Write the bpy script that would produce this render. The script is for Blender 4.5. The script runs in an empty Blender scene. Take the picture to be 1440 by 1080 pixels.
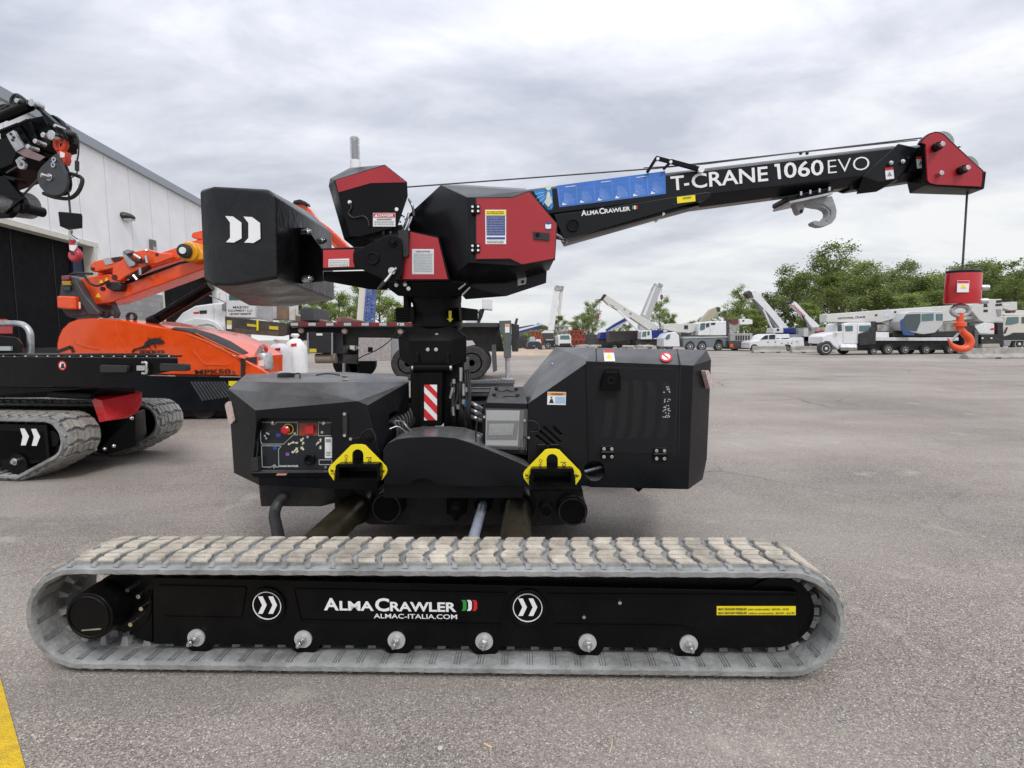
import bpy, bmesh, math, random
from mathutils import Vector, Matrix, Euler
random.seed(7)
SC = bpy.context.scene
COL = SC.collection
R = math.radians
PI = math.pi
# ---------------------------------------------------------------- camera
F = 750.0
CAMZ = 1.35
cam = bpy.data.cameras.new('camera'); camo = bpy.data.objects.new('camera', cam); COL.objects.link(camo)
cam.sensor_width = 36.0; cam.lens = F / 1440 * 36.0; cam.clip_start = 0.05; cam.clip_end = 3000
CR = Matrix.Rotation(R(85.0), 3, 'X') @ Matrix.Rotation(R(-0.6), 3, 'Z')
camo.matrix_world = Matrix.Translation((0, 0, CAMZ)) @ CR.to_4x4()
SC.camera = camo
SC.view_settings.view_transform = 'Standard'; SC.view_settings.look = 'None'
SC.view_settings.exposure = 0.0; SC.view_settings.gamma = 1.0

class Fr:
    """local frame of a thing standing at (X, Y, Z) turned by rz; p() turns a pixel of the survey photo and a real distance into a local point"""
    def __init__(s, X, Y, rz=0.0, Z=0.0):
        s.X, s.Y, s.rz, s.Z = X, Y, R(rz), Z
        s.inv = Matrix.Rotation(-s.rz, 3, 'Z')
        s.lo = s.inv @ (Vector((0, 0, CAMZ)) - Vector((X, Y, Z)))
    def p(s, px, py, d):
        ld = s.inv @ (CR @ Vector(((px - 720) / F, -(py - 540) / F, -1)))
        return s.lo + ld * (d / ld.y)
    def P(s, pts, d): return [s.p(a, b, d) for a, b in pts]
    def y(s, d): return d + s.lo.y
    def size(s, px, d): return px * d / F
def frame_at(px, d, rz=0.0):
    """frame whose origin is on the ground at distance d under pixel column px"""
    ld = CR @ Vector(((px - 720) / F, 0, -1)); t = d / ld.y
    return Fr(ld.x * t, d, rz)
def crop(ox, oy, s, pts): return [(ox + a / s, oy + b / s) for a, b in pts]

# ---------------------------------------------------------------- materials
MATS = {}
def M(name, col=(.5, .5, .5), rough=.5, metal=0., var=.12, scale=6., bump=0., bscale=80., coat=0., spec=.5, dirt=None, dscale=3., damt=.5, emit=0., alpha=1., trans=0., sky_tint=None):
    if name in MATS: return MATS[name]
    m = bpy.data.materials.new(name); m.use_nodes = True; MATS[name] = m
    nt = m.node_tree; N = nt.nodes; L = nt.links
    b = N['Principled BSDF']; tc = N.new('ShaderNodeTexCoord')
    nz = N.new('ShaderNodeTexNoise'); nz.inputs['Scale'].default_value = scale; nz.inputs['Detail'].default_value = 5
    L.new(tc.outputs['Object'], nz.inputs['Vector'])
    rp = N.new('ShaderNodeValToRGB')
    rp.color_ramp.elements[0].position = .3; rp.color_ramp.elements[1].position = .7
    rp.color_ramp.elements[0].color = (*[c * (1 - var) for c in col], 1)
    rp.color_ramp.elements[1].color = (*[min(1, c * (1 + var)) for c in col], 1)
    L.new(nz.outputs['Fac'], rp.inputs['Fac'])
    out = rp.outputs['Color']
    if dirt:
        n2 = N.new('ShaderNodeTexNoise'); n2.inputs['Scale'].default_value = dscale; n2.inputs['Detail'].default_value = 8; n2.inputs['Roughness'].default_value = .7
        L.new(tc.outputs['Object'], n2.inputs['Vector'])
        r2 = N.new('ShaderNodeValToRGB'); r2.color_ramp.elements[0].position = .45; r2.color_ramp.elements[1].position = .72
        r2.color_ramp.elements[0].color = (0, 0, 0, 1); r2.color_ramp.elements[1].color = (damt, damt, damt, 1)
        mx = N.new('ShaderNodeMixRGB'); mx.inputs[2].default_value = (*dirt, 1)
        L.new(n2.outputs['Fac'], r2.inputs['Fac']); L.new(r2.outputs['Color'], mx.inputs[0]); L.new(out, mx.inputs[1]); out = mx.outputs[0]
    if sky_tint:   # sky sheen on upward faces painted into the base colour, with dusty mottling
        ge = N.new('ShaderNodeNewGeometry'); sp = N.new('ShaderNodeSeparateXYZ'); L.new(ge.outputs['True Normal'], sp.inputs[0])
        m1 = N.new('ShaderNodeMapRange'); m1.inputs['From Min'].default_value = .35; m1.inputs['From Max'].default_value = 1.0; m1.inputs['To Max'].default_value = .8; L.new(sp.outputs[2], m1.inputs['Value'])
        n4 = N.new('ShaderNodeTexNoise'); n4.inputs['Scale'].default_value = 4; n4.inputs['Detail'].default_value = 9; n4.inputs['Roughness'].default_value = .7; L.new(tc.outputs['Object'], n4.inputs['Vector'])
        m2 = N.new('ShaderNodeMapRange'); m2.inputs['From Min'].default_value = .3; m2.inputs['From Max'].default_value = .7; m2.inputs['To Min'].default_value = .35; L.new(n4.outputs['Fac'], m2.inputs['Value'])
        mm = N.new('ShaderNodeMath'); mm.operation = 'MULTIPLY'; L.new(m1.outputs[0], mm.inputs[0]); L.new(m2.outputs[0], mm.inputs[1])
        dx = N.new('ShaderNodeMixRGB'); dx.inputs[2].default_value = (*sky_tint, 1); L.new(mm.outputs[0], dx.inputs[0]); L.new(out, dx.inputs[1]); out = dx.outputs[0]
    L.new(out, b.inputs['Base Color'])
    mr = N.new('ShaderNodeMapRange'); mr.inputs['From Min'].default_value = .3; mr.inputs['From Max'].default_value = .7; mr.inputs['To Min'].default_value = max(.04, rough - .09); mr.inputs['To Max'].default_value = min(1, rough + .1)
    L.new(nz.outputs['Fac'], mr.inputs['Value']); L.new(mr.outputs[0], b.inputs['Roughness'])
    b.inputs['Metallic'].default_value = metal; b.inputs['Coat Weight'].default_value = coat; b.inputs['Coat Roughness'].default_value = .08
    b.inputs['Specular IOR Level'].default_value = spec
    if trans: b.inputs['Transmission Weight'].default_value = trans
    if alpha < 1: b.inputs['Alpha'].default_value = alpha
    if emit:
        b.inputs['Emission Color'].default_value = (*col, 1); b.inputs['Emission Strength'].default_value = emit
    if bump:
        n3 = N.new('ShaderNodeTexNoise'); n3.inputs['Scale'].default_value = bscale; n3.inputs['Detail'].default_value = 4
        L.new(tc.outputs['Object'], n3.inputs['Vector'])
        bp = N.new('ShaderNodeBump'); bp.inputs['Strength'].default_value = bump; bp.inputs['Distance'].default_value = .01
        L.new(n3.outputs['Fac'], bp.inputs['Height']); L.new(bp.outputs[0], b.inputs['Normal'])
    return m

# ---------------------------------------------------------------- objects
def tag(o, label=None, cat=None, group=None, kind=None):
    if label: o['label'] = label
    if cat: o['category'] = cat
    if group: o['group'] = group
    if kind: o['kind'] = kind
    return o
def thing(name, fr, label, cat, group=None):
    o = bpy.data.objects.new(name, None); COL.objects.link(o)
    o.location = (fr.X, fr.Y, fr.Z); o.rotation_euler = (0, 0, fr.rz); o.empty_display_size = .2
    return tag(o, label, cat, group)
def dup(root, loc=None, rz=None, label=None, scale=None):
    def rec(o, parent):
        c = o.copy(); COL.objects.link(c); c.parent = parent
        for ch in list(o.children): rec(ch, c)
        return c
    r = rec(root, root.parent)
    if loc is not None: r.location = loc
    if rz is not None: r.rotation_euler = (0, 0, rz)
    if scale is not None: r.scale = scale
    if label: r['label'] = label
    return r

SPLIT = set('mounting_bolt flange_bolt dome_bolt pin_bolt base_bolt housing_bolt hinge_screw latch_screw panel_screw inspection_screw cover_screw axle_bolt hook_bolt hose_fitting drum_bolt wear_pad_screw pivot_bolt grease_bolt chrome_fitting bracket_bore warning_triangle curtain_seam block_base door_curtain curtain_skirt hydraulic_hose braided_hose silver_hose toggle_clip pin_lug mast_side_plate lifting_eye_bracket guide_roller winch_guard drive_wheel hose_guide_ring cable_clip stay_rod neck_hose door breaker retaining_wire eyelet bracket_hole wheel_nut fork_slot hose_nut arrow_symbol panel_symbol sheave_axle wire_clip feed_pipe lug_symbol door_trim jib_roller'.split())
class MB:
    def __init__(s): s.v = []; s.f = []; s.m = []; s.mi = 0
    def poly(s, vs, fs):
        o = len(s.v); s.v += [tuple(v) for v in vs]
        for f in fs: s.f.append([o + i for i in f]); s.m.append(s.mi)
        return s
    def box(s, x0, x1, y0, y1, z0, z1):
        return s.poly([(x0, y0, z0), (x1, y0, z0), (x1, y1, z0), (x0, y1, z0), (x0, y0, z1), (x1, y0, z1), (x1, y1, z1), (x0, y1, z1)],
                      [(0, 3, 2, 1), (4, 5, 6, 7), (0, 1, 5, 4), (1, 2, 6, 5), (2, 3, 7, 6), (3, 0, 4, 7)])
    def obox(s, c, size, rot=None):
        """box centred on c, size (x,y,z), rot a 3x3 matrix"""
        rot = rot or Matrix.Identity(3); c = Vector(c); hx, hy, hz = [a / 2 for a in size]
        vs = [c + rot @ Vector((i * hx, j * hy, k * hz)) for k in (-1, 1) for i, j in ((-1, -1), (1, -1), (1, 1), (-1, 1))]
        return s.poly(vs, [(0, 3, 2, 1), (4, 5, 6, 7), (0, 1, 5, 4), (1, 2, 6, 5), (2, 3, 7, 6), (3, 0, 4, 7)])
    def bar(s, a, b, w, t):
        """rectangular bar from a to b, w across (in y), t thick"""
        a = Vector(a); b = Vector(b); d = (b - a); l = d.length; d.normalize()
        yv = Vector((0, 1, 0)); 
        if abs(d.y) > .9: yv = Vector((1, 0, 0))
        n = d.cross(yv).normalized(); yv = n.cross(d).normalized()
        rot = Matrix((d, yv, n)).transposed()
        return s.obox((a + b) / 2, (l, w, t), rot)
    def rings(s, rings, cap0=True, cap1=True, closed=False):
        n = len(rings[0]); o = len(s.v)
        for r in rings: s.v += [tuple(p) for p in r]
        k = len(rings)
        for i in range(k if closed else k - 1):
            a = o + i * n; b = o + ((i + 1) % k) * n
            for j in range(n): s.f.append([a + j, a + (j + 1) % n, b + (j + 1) % n, b + j]); s.m.append(s.mi)
        if not closed:
            if cap0: s.f.append([o + j for j in range(n)][::-1]); s.m.append(s.mi)
            if cap1: s.f.append([o + (k - 1) * n + j for j in range(n)]); s.m.append(s.mi)
        return s
    def prism(s, xz, y0, y1): return s.rings([[(x, y0, z) for x, z in xz], [(x, y1, z) for x, z in xz]])
    def pp(s, fr, pts, d, th):
        """prism with its front outline at distance d, th deep going away"""
        q = fr.P(pts, d); return s.prism([(v.x, v.z) for v in q], fr.y(d), fr.y(d) + th)
    def hull(s, pts):
        bm = bmesh.new(); vs = [bm.verts.new(p) for p in pts]
        r = bmesh.ops.convex_hull(bm, input=vs)
        dl = [g for g in r['geom_interior'] + r['geom_unused'] if isinstance(g, bmesh.types.BMVert)]
        if dl: bmesh.ops.delete(bm, geom=list(set(dl)), context='VERTS')
        bmesh.ops.dissolve_limit(bm, angle_limit=R(2), verts=bm.verts, edges=bm.edges)
        bm.verts.index_update()
        o = len(s.v); s.v += [tuple(v.co) for v in bm.verts]
        for f in bm.faces: s.f.append([o + v.index for v in f.verts]); s.m.append(s.mi)
        bm.free(); return s
    def ph(s, fr, pts): return s.hull([fr.p(*t) for t in pts])
    def cyl(s, a, b, r0, r1=None, n=20):
        r1 = r0 if r1 is None else r1; a = Vector(a); b = Vector(b); d = (b - a).normalized()
        u = d.orthogonal().normalized(); w = d.cross(u)
        c = [(math.cos(2 * PI * i / n), math.sin(2 * PI * i / n)) for i in range(n)]
        return s.rings([[a + (u * x + w * y) * r0 for x, y in c], [b + (u * x + w * y) * r1 for x, y in c]])
    def ring(s, c, axis, r0, r1, h, n=24):
        """flat washer / tube wall: inner r0, outer r1, height h along axis"""
        c = Vector(c); d = Vector(axis).normalized(); u = d.orthogonal().normalized(); w = d.cross(u)
        prof = [(r0, 0), (r1, 0), (r1, h), (r0, h)]
        return s.rings([[c + (u * math.cos(2 * PI * i / n) + w * math.sin(2 * PI * i / n)) * r + d * z for r, z in prof] for i in range(n)], closed=True)
    def lathe(s, c, axis, prof, n=24):
        c = Vector(c); d = Vector(axis).normalized(); u = d.orthogonal().normalized(); w = d.cross(u)
        return s.rings([[c + (u * math.cos(2 * PI * i / n) + w * math.sin(2 * PI * i / n)) * max(r, 1e-4) + d * z for i in range(n)] for r, z in prof])
    def tube(s, pts, r, n=8, rr=None, closed=False):
        pts = [Vector(p) for p in pts]; k = len(pts); rg = []
        prev = None
        for i, p in enumerate(pts):
            if closed: d = (pts[(i + 1) % k] - pts[i - 1]).normalized()
            else: d = (pts[min(i + 1, k - 1)] - pts[max(i - 1, 0)]).normalized()
            u = d.orthogonal().normalized() if prev is None else (prev - d * prev.dot(d)).normalized()
            prev = u; w = d.cross(u); q = rr[i] if rr else r
            rg.append([p + (u * math.cos(2 * PI * j / n) + w * math.sin(2 * PI * j / n)) * q for j in range(n)])
        return s.rings(rg, closed=closed)
    def ball(s, c, r, n=12, sz=1.):
        return s.lathe(Vector(c), (0, 0, 1), [(r * math.sin(PI * i / n), -r * sz * math.cos(PI * i / n)) for i in range(n + 1)], n * 2)
    def pieces(s):
        """groups of touching islands, each as a mesh builder of its own"""
        par = list(range(len(s.v)))
        def find(a):
            while par[a] != a: par[a] = par[par[a]]; a = par[a]
            return a
        for f in s.f:
            for q in f[1:]: par[find(q)] = find(f[0])
        isl = {}
        for i, f in enumerate(s.f): isl.setdefault(find(f[0]), []).append(i)
        bb = []
        for k, fs in isl.items():
            vs = [s.v[i] for j in fs for i in s.f[j]]; bb.append([[min(v[a] for v in vs) - .002 for a in range(3)], [max(v[a] for v in vs) + .002 for a in range(3)], list(fs)])
        i = 0
        while i < len(bb):
            j = i + 1; hit = False
            while j < len(bb):
                if all(bb[i][0][a] <= bb[j][1][a] and bb[j][0][a] <= bb[i][1][a] for a in range(3)):
                    bb[i] = [[min(bb[i][0][a], bb[j][0][a]) for a in range(3)], [max(bb[i][1][a], bb[j][1][a]) for a in range(3)], bb[i][2] + bb[j][2]]; bb.pop(j); hit = True
                else: j += 1
            if not hit: i += 1
        out = []
        for _, _, fs in bb:
            m = MB(); ix = {}
            for j in sorted(fs):
                for q in s.f[j]:
                    if q not in ix: ix[q] = len(m.v); m.v.append(s.v[q])
                m.f.append([ix[q] for q in s.f[j]]); m.m.append(s.m[j])
            out.append(m)
        return out
    def build(s, name, mat, parent=None, bevel=0., sharp=32, seg=2, flat=False, whole=False):
        if not whole and name in SPLIT:
            ps = s.pieces()
            if len(ps) > 1: return [m.build(name, mat, parent, bevel, sharp, seg, flat, True) for m in ps][0]
        me = bpy.data.meshes.new(name); me.from_pydata(s.v, [], s.f); me.validate()
        mats = mat if isinstance(mat, (list, tuple)) else [mat]
        for m in mats: me.materials.append(m)
        if len(mats) > 1 and len(me.polygons) == len(s.m):
            for p, i in zip(me.polygons, s.m): p.material_index = i
        bm = bmesh.new(); bm.from_mesh(me); bmesh.ops.recalc_face_normals(bm, faces=bm.faces); bm.to_mesh(me); bm.free()
        if not flat:
            for p in me.polygons: p.use_smooth = True
            me.set_sharp_from_angle(angle=R(sharp))
        o = bpy.data.objects.new(name, me); COL.objects.link(o); o.parent = parent
        if bevel:
            b = o.modifiers.new('bevel', 'BEVEL'); b.width = bevel; b.segments = seg; b.limit_method = 'ANGLE'; b.angle_limit = R(28); b.harden_normals = False
            if not flat: me.set_sharp_from_angle(angle=R(180))
            b.harden_normals = True
        return o
def cut(o, mb, solver='EXACT'):
    """boolean the shape mb out of o, now"""
    me = bpy.data.meshes.new('cutter'); me.from_pydata(mb.v, [], mb.f)
    bm = bmesh.new(); bm.from_mesh(me); bmesh.ops.recalc_face_normals(bm, faces=bm.faces); bm.to_mesh(me); bm.free()
    c = bpy.data.objects.new('cutter', me); COL.objects.link(c); c.parent = o.parent
    md = o.modifiers.new('cut', 'BOOLEAN'); md.object = c; md.operation = 'DIFFERENCE'; md.solver = solver
    keep = [(m.width, m.segments) for m in o.modifiers if m.type == 'BEVEL']
    for m in [m for m in o.modifiers if m.type == 'BEVEL']: o.modifiers.remove(m)
    dg = bpy.context.evaluated_depsgraph_get(); dg.update()
    nm = bpy.data.meshes.new_from_object(o.evaluated_get(dg)); o.modifiers.clear(); o.data = nm
    bpy.data.objects.remove(c); bpy.data.meshes.remove(me)
    for p in nm.polygons: p.use_smooth = True
    nm.set_sharp_from_angle(angle=R(9))
    return o
def capsule(x0, z0, x1, z1, r, n=8):
    """2D stadium outline (x,z) around a segment"""
    a = math.atan2(z1 - z0, x1 - x0); o = []
    for i in range(n + 1):
        t = a + PI / 2 + PI * i / n; o.append((x0 + r * math.cos(t), z0 + r * math.sin(t)))
    for i in range(n + 1):
        t = a - PI / 2 + PI * i / n; o.append((x1 + r * math.cos(t), z1 + r * math.sin(t)))
    return o
def roundpoly(pts, r, n=4):
    o = []; k = len(pts)
    for i in range(k):
        p = Vector(pts[i]); a = Vector(pts[i - 1]) - p; b = Vector(pts[(i + 1) % k]) - p
        q = min(r, a.length * .45, b.length * .45); p0 = p + a.normalized() * q; p1 = p + b.normalized() * q
        for j in range(n + 1):
            t = j / n; o.append(tuple(p0 * (1 - t) ** 2 + p * 2 * t * (1 - t) + p1 * t * t))
    return o
def part(fr, parent, name, mat, pts, d, th, bevel=0., r=0.):
    if r: pts = roundpoly(pts, r)
    return MB().pp(fr, pts, d, th).build(name, mat, parent, bevel)
def decal(fr, parent, name, mat, pts, d, r=0., th=.0015):
    if r: pts = roundpoly(pts, r)
    return MB().pp(fr, pts, d - th, th * .9).build(name, mat, parent)
def hullpart(fr, parent, name, mat, pts, bevel=0.):
    return MB().ph(fr, pts).build(name, mat, parent, bevel, sharp=9)
from mathutils.bvhtree import BVHTree
def surf(fr, obj, px, py):
    """where the pixel's ray meets the mesh of obj (same local frame), and the normal there"""
    bv = BVHTree.FromPolygons([v.co[:] for v in obj.data.vertices], [p.vertices[:] for p in obj.data.polygons])
    ld = (fr.inv @ (CR @ Vector(((px - 720) / F, -(py - 540) / F, -1)))).normalized(); h = bv.ray_cast(fr.lo, ld)
    if h[0] is None: return None
    n = h[1]; n = -n if n.dot(ld) > 0 else n; return h[0], n
def skin(fr, obj, name, mat, pts, off=.003, th=.002, par=None, plane=None):
    """sticker or plate following the plane of obj under the middle of the outline"""
    cx = sum(p[0] for p in pts) / len(pts); cy = sum(p[1] for p in pts) / len(pts); c, n = plane or surf(fr, obj, cx, cy); v = []
    for px, py in pts:
        ld = fr.inv @ (CR @ Vector(((px - 720) / F, -(py - 540) / F, -1))); v.append(fr.lo + ld * ((c - fr.lo).dot(n) / ld.dot(n)))
    return MB().rings([[p + n * (off - th) for p in v], [p + n * off for p in v]]).build(name, mat, par or obj, flat=th < .004)
_tc = {}
def textmesh(s, off=0.0):
    if (s, off) in _tc: return _tc[(s, off)]
    c = bpy.data.curves.new('t', 'FONT'); c.body = s; c.size = 1; c.offset = off; c.resolution_u = 3; c.fill_mode = 'FRONT'
    o = bpy.data.objects.new('t', c); COL.objects.link(o)
    dg = bpy.context.evaluated_depsgraph_get(); dg.update()
    me = o.evaluated_get(dg).to_mesh()
    v = [tuple(x.co) for x in me.vertices]; f = [list(p.vertices) for p in me.polygons]
    o.evaluated_get(dg).to_mesh_clear(); bpy.data.objects.remove(o); bpy.data.curves.remove(c)
    _tc[(s, off)] = (v, f); return v, f
def lettering(fr, parent, name, mat, items, d, th=.003):
    """items: (string, (px,py) baseline start, (px,py) baseline end, cap height px[, bold]) ; flat letters on the plane at distance d"""
    mb = MB()
    for it in items:
        s, a, b, h = it[:4]; off = it[4] if len(it) > 4 else .0
        v, f = textmesh(s, off)
        if not v: continue
        x0 = min(p[0] for p in v); x1 = max(p[0] for p in v)
        A = fr.p(*a, d); B = fr.p(*b, d); up = fr.p(a[0], a[1] - h, d) - A
        u = B - A; up = Vector((-u.z, 0, u.x)).normalized() * up.length
        y = fr.y(d) - th
        mb.poly([(A.x + u.x * (p[0] - x0) / (x1 - x0) + up.x * p[1] / .73, y, A.z + u.z * (p[0] - x0) / (x1 - x0) + up.z * p[1] / .73) for p in v], f)
    return mb.build(name, mat, parent, flat=True)
def textlines(fr, parent, name, mat, x0, x1, ys, d, hpx=.7, seed=1):
    """rows of small dashes standing for print too small to read"""
    rnd = random.Random(seed); mb = MB()
    for yy in ys:
        x = x0
        while x < x1 - .5:
            w = rnd.uniform(.8, 3.2); e = min(x + w, x1); mb.pp(fr, [(x, yy), (e, yy), (e, yy + hpx), (x, yy + hpx)], d - .0025, .0005); x = e + rnd.uniform(.4, .8)
    return mb.build(name, mat, parent, flat=True)

def drape(fr, obj, name, mat, near, far, off=.01, n=5, par=None):
    """strip lying on the surface of obj between two pixel polylines"""
    rows = []
    bv = BVHTree.FromPolygons([v.co[:] for v in obj.data.vertices], [p.vertices[:] for p in obj.data.polygons])
    def hit(px, py):
        ld = (fr.inv @ (CR @ Vector(((px - 720) / F, -(py - 540) / F, -1)))).normalized(); h = bv.ray_cast(fr.lo, ld); return None if h[0] is None else h[0] - ld * off + Vector((0, 0, off))
    mb = MB()
    for (a, b), (c, d) in zip(zip(near[:-1], near[1:]), zip(far[:-1], far[1:])):
        for i in range(n):
            for j in range(n):
                q = []
                for u, v in ((i, j), (i + 1, j), (i + 1, j + 1), (i, j + 1)):
                    u /= n; v /= n; p0 = Vector(a).lerp(Vector(b), u); p1 = Vector(c).lerp(Vector(d), u); p = p0.lerp(p1, v); q.append(hit(p.x, p.y))
                if None not in q: mb.poly(q, [(0, 1, 2, 3)])
    return mb.build(name, mat, par or obj)
SC.view_settings.exposure = .27
# ---------------------------------------------------------------- shared materials
black = M('black_powder_coat', (.0034, .0036, .0044), .34, spec=.16, sky_tint=(.09, .09, .09), var=.1, bump=.12, bscale=260, dirt=(.018, .018, .018), dscale=5, damt=.2)
blackgloss = M('black_gloss_paint', (.0025, .0026, .003), .3, spec=.14, var=.1, bump=.06, bscale=90, dirt=(.015, .014, .013), dscale=8, damt=.25)
charcoal = M('charcoal_panel_paint', (.0058, .0064, .0082), .3, spec=.26, sky_tint=(.2, .2, .2), var=.12, scale=3, bump=.14, bscale=4, dirt=(.022, .022, .022), dscale=3, damt=.15)
castblack = M('cast_black_paint', (.006, .0062, .007), .3, spec=.34, var=.15, bump=.3, bscale=24, dirt=(.04, .04, .04), dscale=6, damt=.2)
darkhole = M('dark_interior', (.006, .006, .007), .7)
red = M('red_panel_paint', (.36, .011, .02), .36, var=.06, bump=.03, coat=.2)
redgloss = M('red_gloss_paint', (.5, .012, .018), .22, var=.06, coat=.5)
steel = M('zinc_steel', (.62, .63, .62), .28, 1., var=.15, scale=40, bump=.1)
chrome = M('polished_rod', (.7, .72, .75), .12, 1., var=.05)
galv = M('galvanised_plate', (.5, .51, .52), .42, .85, var=.2, scale=14, bump=.1, dirt=(.3, .29, .28), dscale=6)
greysteel = M('grey_painted_hook', (.3, .31, .32), .42, .3, var=.12, scale=20, bump=.3, bscale=60)
whitedecal = M('white_vinyl', (.8, .8, .8), .45, var=.02)
labelgrey = M('printed_label_grey', (.42, .45, .46), .5, var=.1, scale=50)
yellow = M('yellow_vinyl', (.88, .72, .01), .4, var=.03)
yellowdull = M('yellow_label', (.62, .5, .03), .5, var=.08)
ink = M('black_ink', (.02, .02, .022), .5)
blueink = M('blue_ink', (.03, .06, .28), .5)
bluechart = M('blue_chart_vinyl', (.045, .17, .55), .35, var=.06)
palechart = M('pale_chart_ink', (.3, .48, .85), .4)
green = M('green_vinyl', (.02, .3, .04), .5)
redink = M('red_ink', (.6, .015, .02), .4)
rubberblack = M('black_rubber', (.02, .02, .02), .65, var=.2, bump=.3, bscale=120)
rope = M('steel_rope', (.08, .08, .08), .4, .6, bump=.6, bscale=200)
trackrub = M('grey_track_rubber', (.275, .28, .272), .6, var=.22, scale=9, bump=.6, bscale=45, dirt=(.10, .095, .09), dscale=6, damt=.85)
trackpad = M('worn_track_pad', (.46, .41, .335), .75, var=.34, scale=7, bump=.6, bscale=90, dirt=(.22, .19, .15), dscale=11, damt=.75)
orangep = M('orange_gloss_paint', (.83, .085, .008), .25, var=.05, coat=.5, dirt=(.5, .05, .008), dscale=2, damt=.25)
orangehook = M('orange_hook_paint', (.8, .1, .03), .35, var=.08)
clearplastic = M('clear_plastic_lens', (.75, .75, .75), .12, var=.02, trans=.85, alpha=.75)
ledpink = M('amber_clear_marker', (.55, .42, .38), .2, var=.2, scale=60, coat=.5)
whitepaint = M('white_truck_paint', (.74, .75, .76), .3, var=.04, coat=.4, dirt=(.5, .48, .45), dscale=1.2, damt=.3)
greypaint = M('grey_carrier_paint', (.16, .19, .21), .45, var=.08, dirt=(.25, .24, .22), dscale=1, damt=.4)
bluepaint = M('blue_crane_paint', (.012, .03, .2), .35, var=.1, coat=.3)
redlattice = M('faded_red_lattice_paint', (.32, .04, .035), .6, var=.2)
tyre = M('tyre_rubber', (.028, .028, .028), .75, var=.2, bump=.3, bscale=30, dirt=(.09, .085, .08), dscale=6)
rimw = M('white_wheel_rim', (.62, .62, .62), .4, .2, var=.1)
rimalu = M('aluminium_wheel_rim', (.6, .61, .62), .3, .5, var=.1)
glass = M('dark_window_glass', (.03, .05, .055), .06, var=.1, coat=1.)
glassg = M('green_window_glass', (.06, .14, .14), .06, var=.1, coat=1.)
concrete = M('weathered_concrete', (.36, .345, .315), .85, var=.16, scale=4, bump=.6, bscale=30, dirt=(.16, .15, .13), dscale=2.2, damt=.8)
underblack = M('grimy_chassis_black', (.02, .02, .021), .55, var=.3, bump=.3, bscale=40, dirt=(.08, .07, .06), dscale=5, damt=.5)
brass = M('oily_worn_tube', (.12, .1, .06), .38, .75, var=.45, scale=9, bump=.25, dirt=(.03, .028, .022), dscale=9, damt=.9)
hose = M('ribbed_black_hose', (.018, .018, .018), .55, var=.2)
amber = M('amber_lens', (.75, .12, .02), .3, var=.1, coat=.5)
wood = M('weathered_timber', (.22, .15, .1), .8, var=.25, scale=5, bump=.4)
whitesack = M('white_woven_sack', (.78, .78, .77), .75, var=.05, scale=4, bump=.6, bscale=12)

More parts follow.
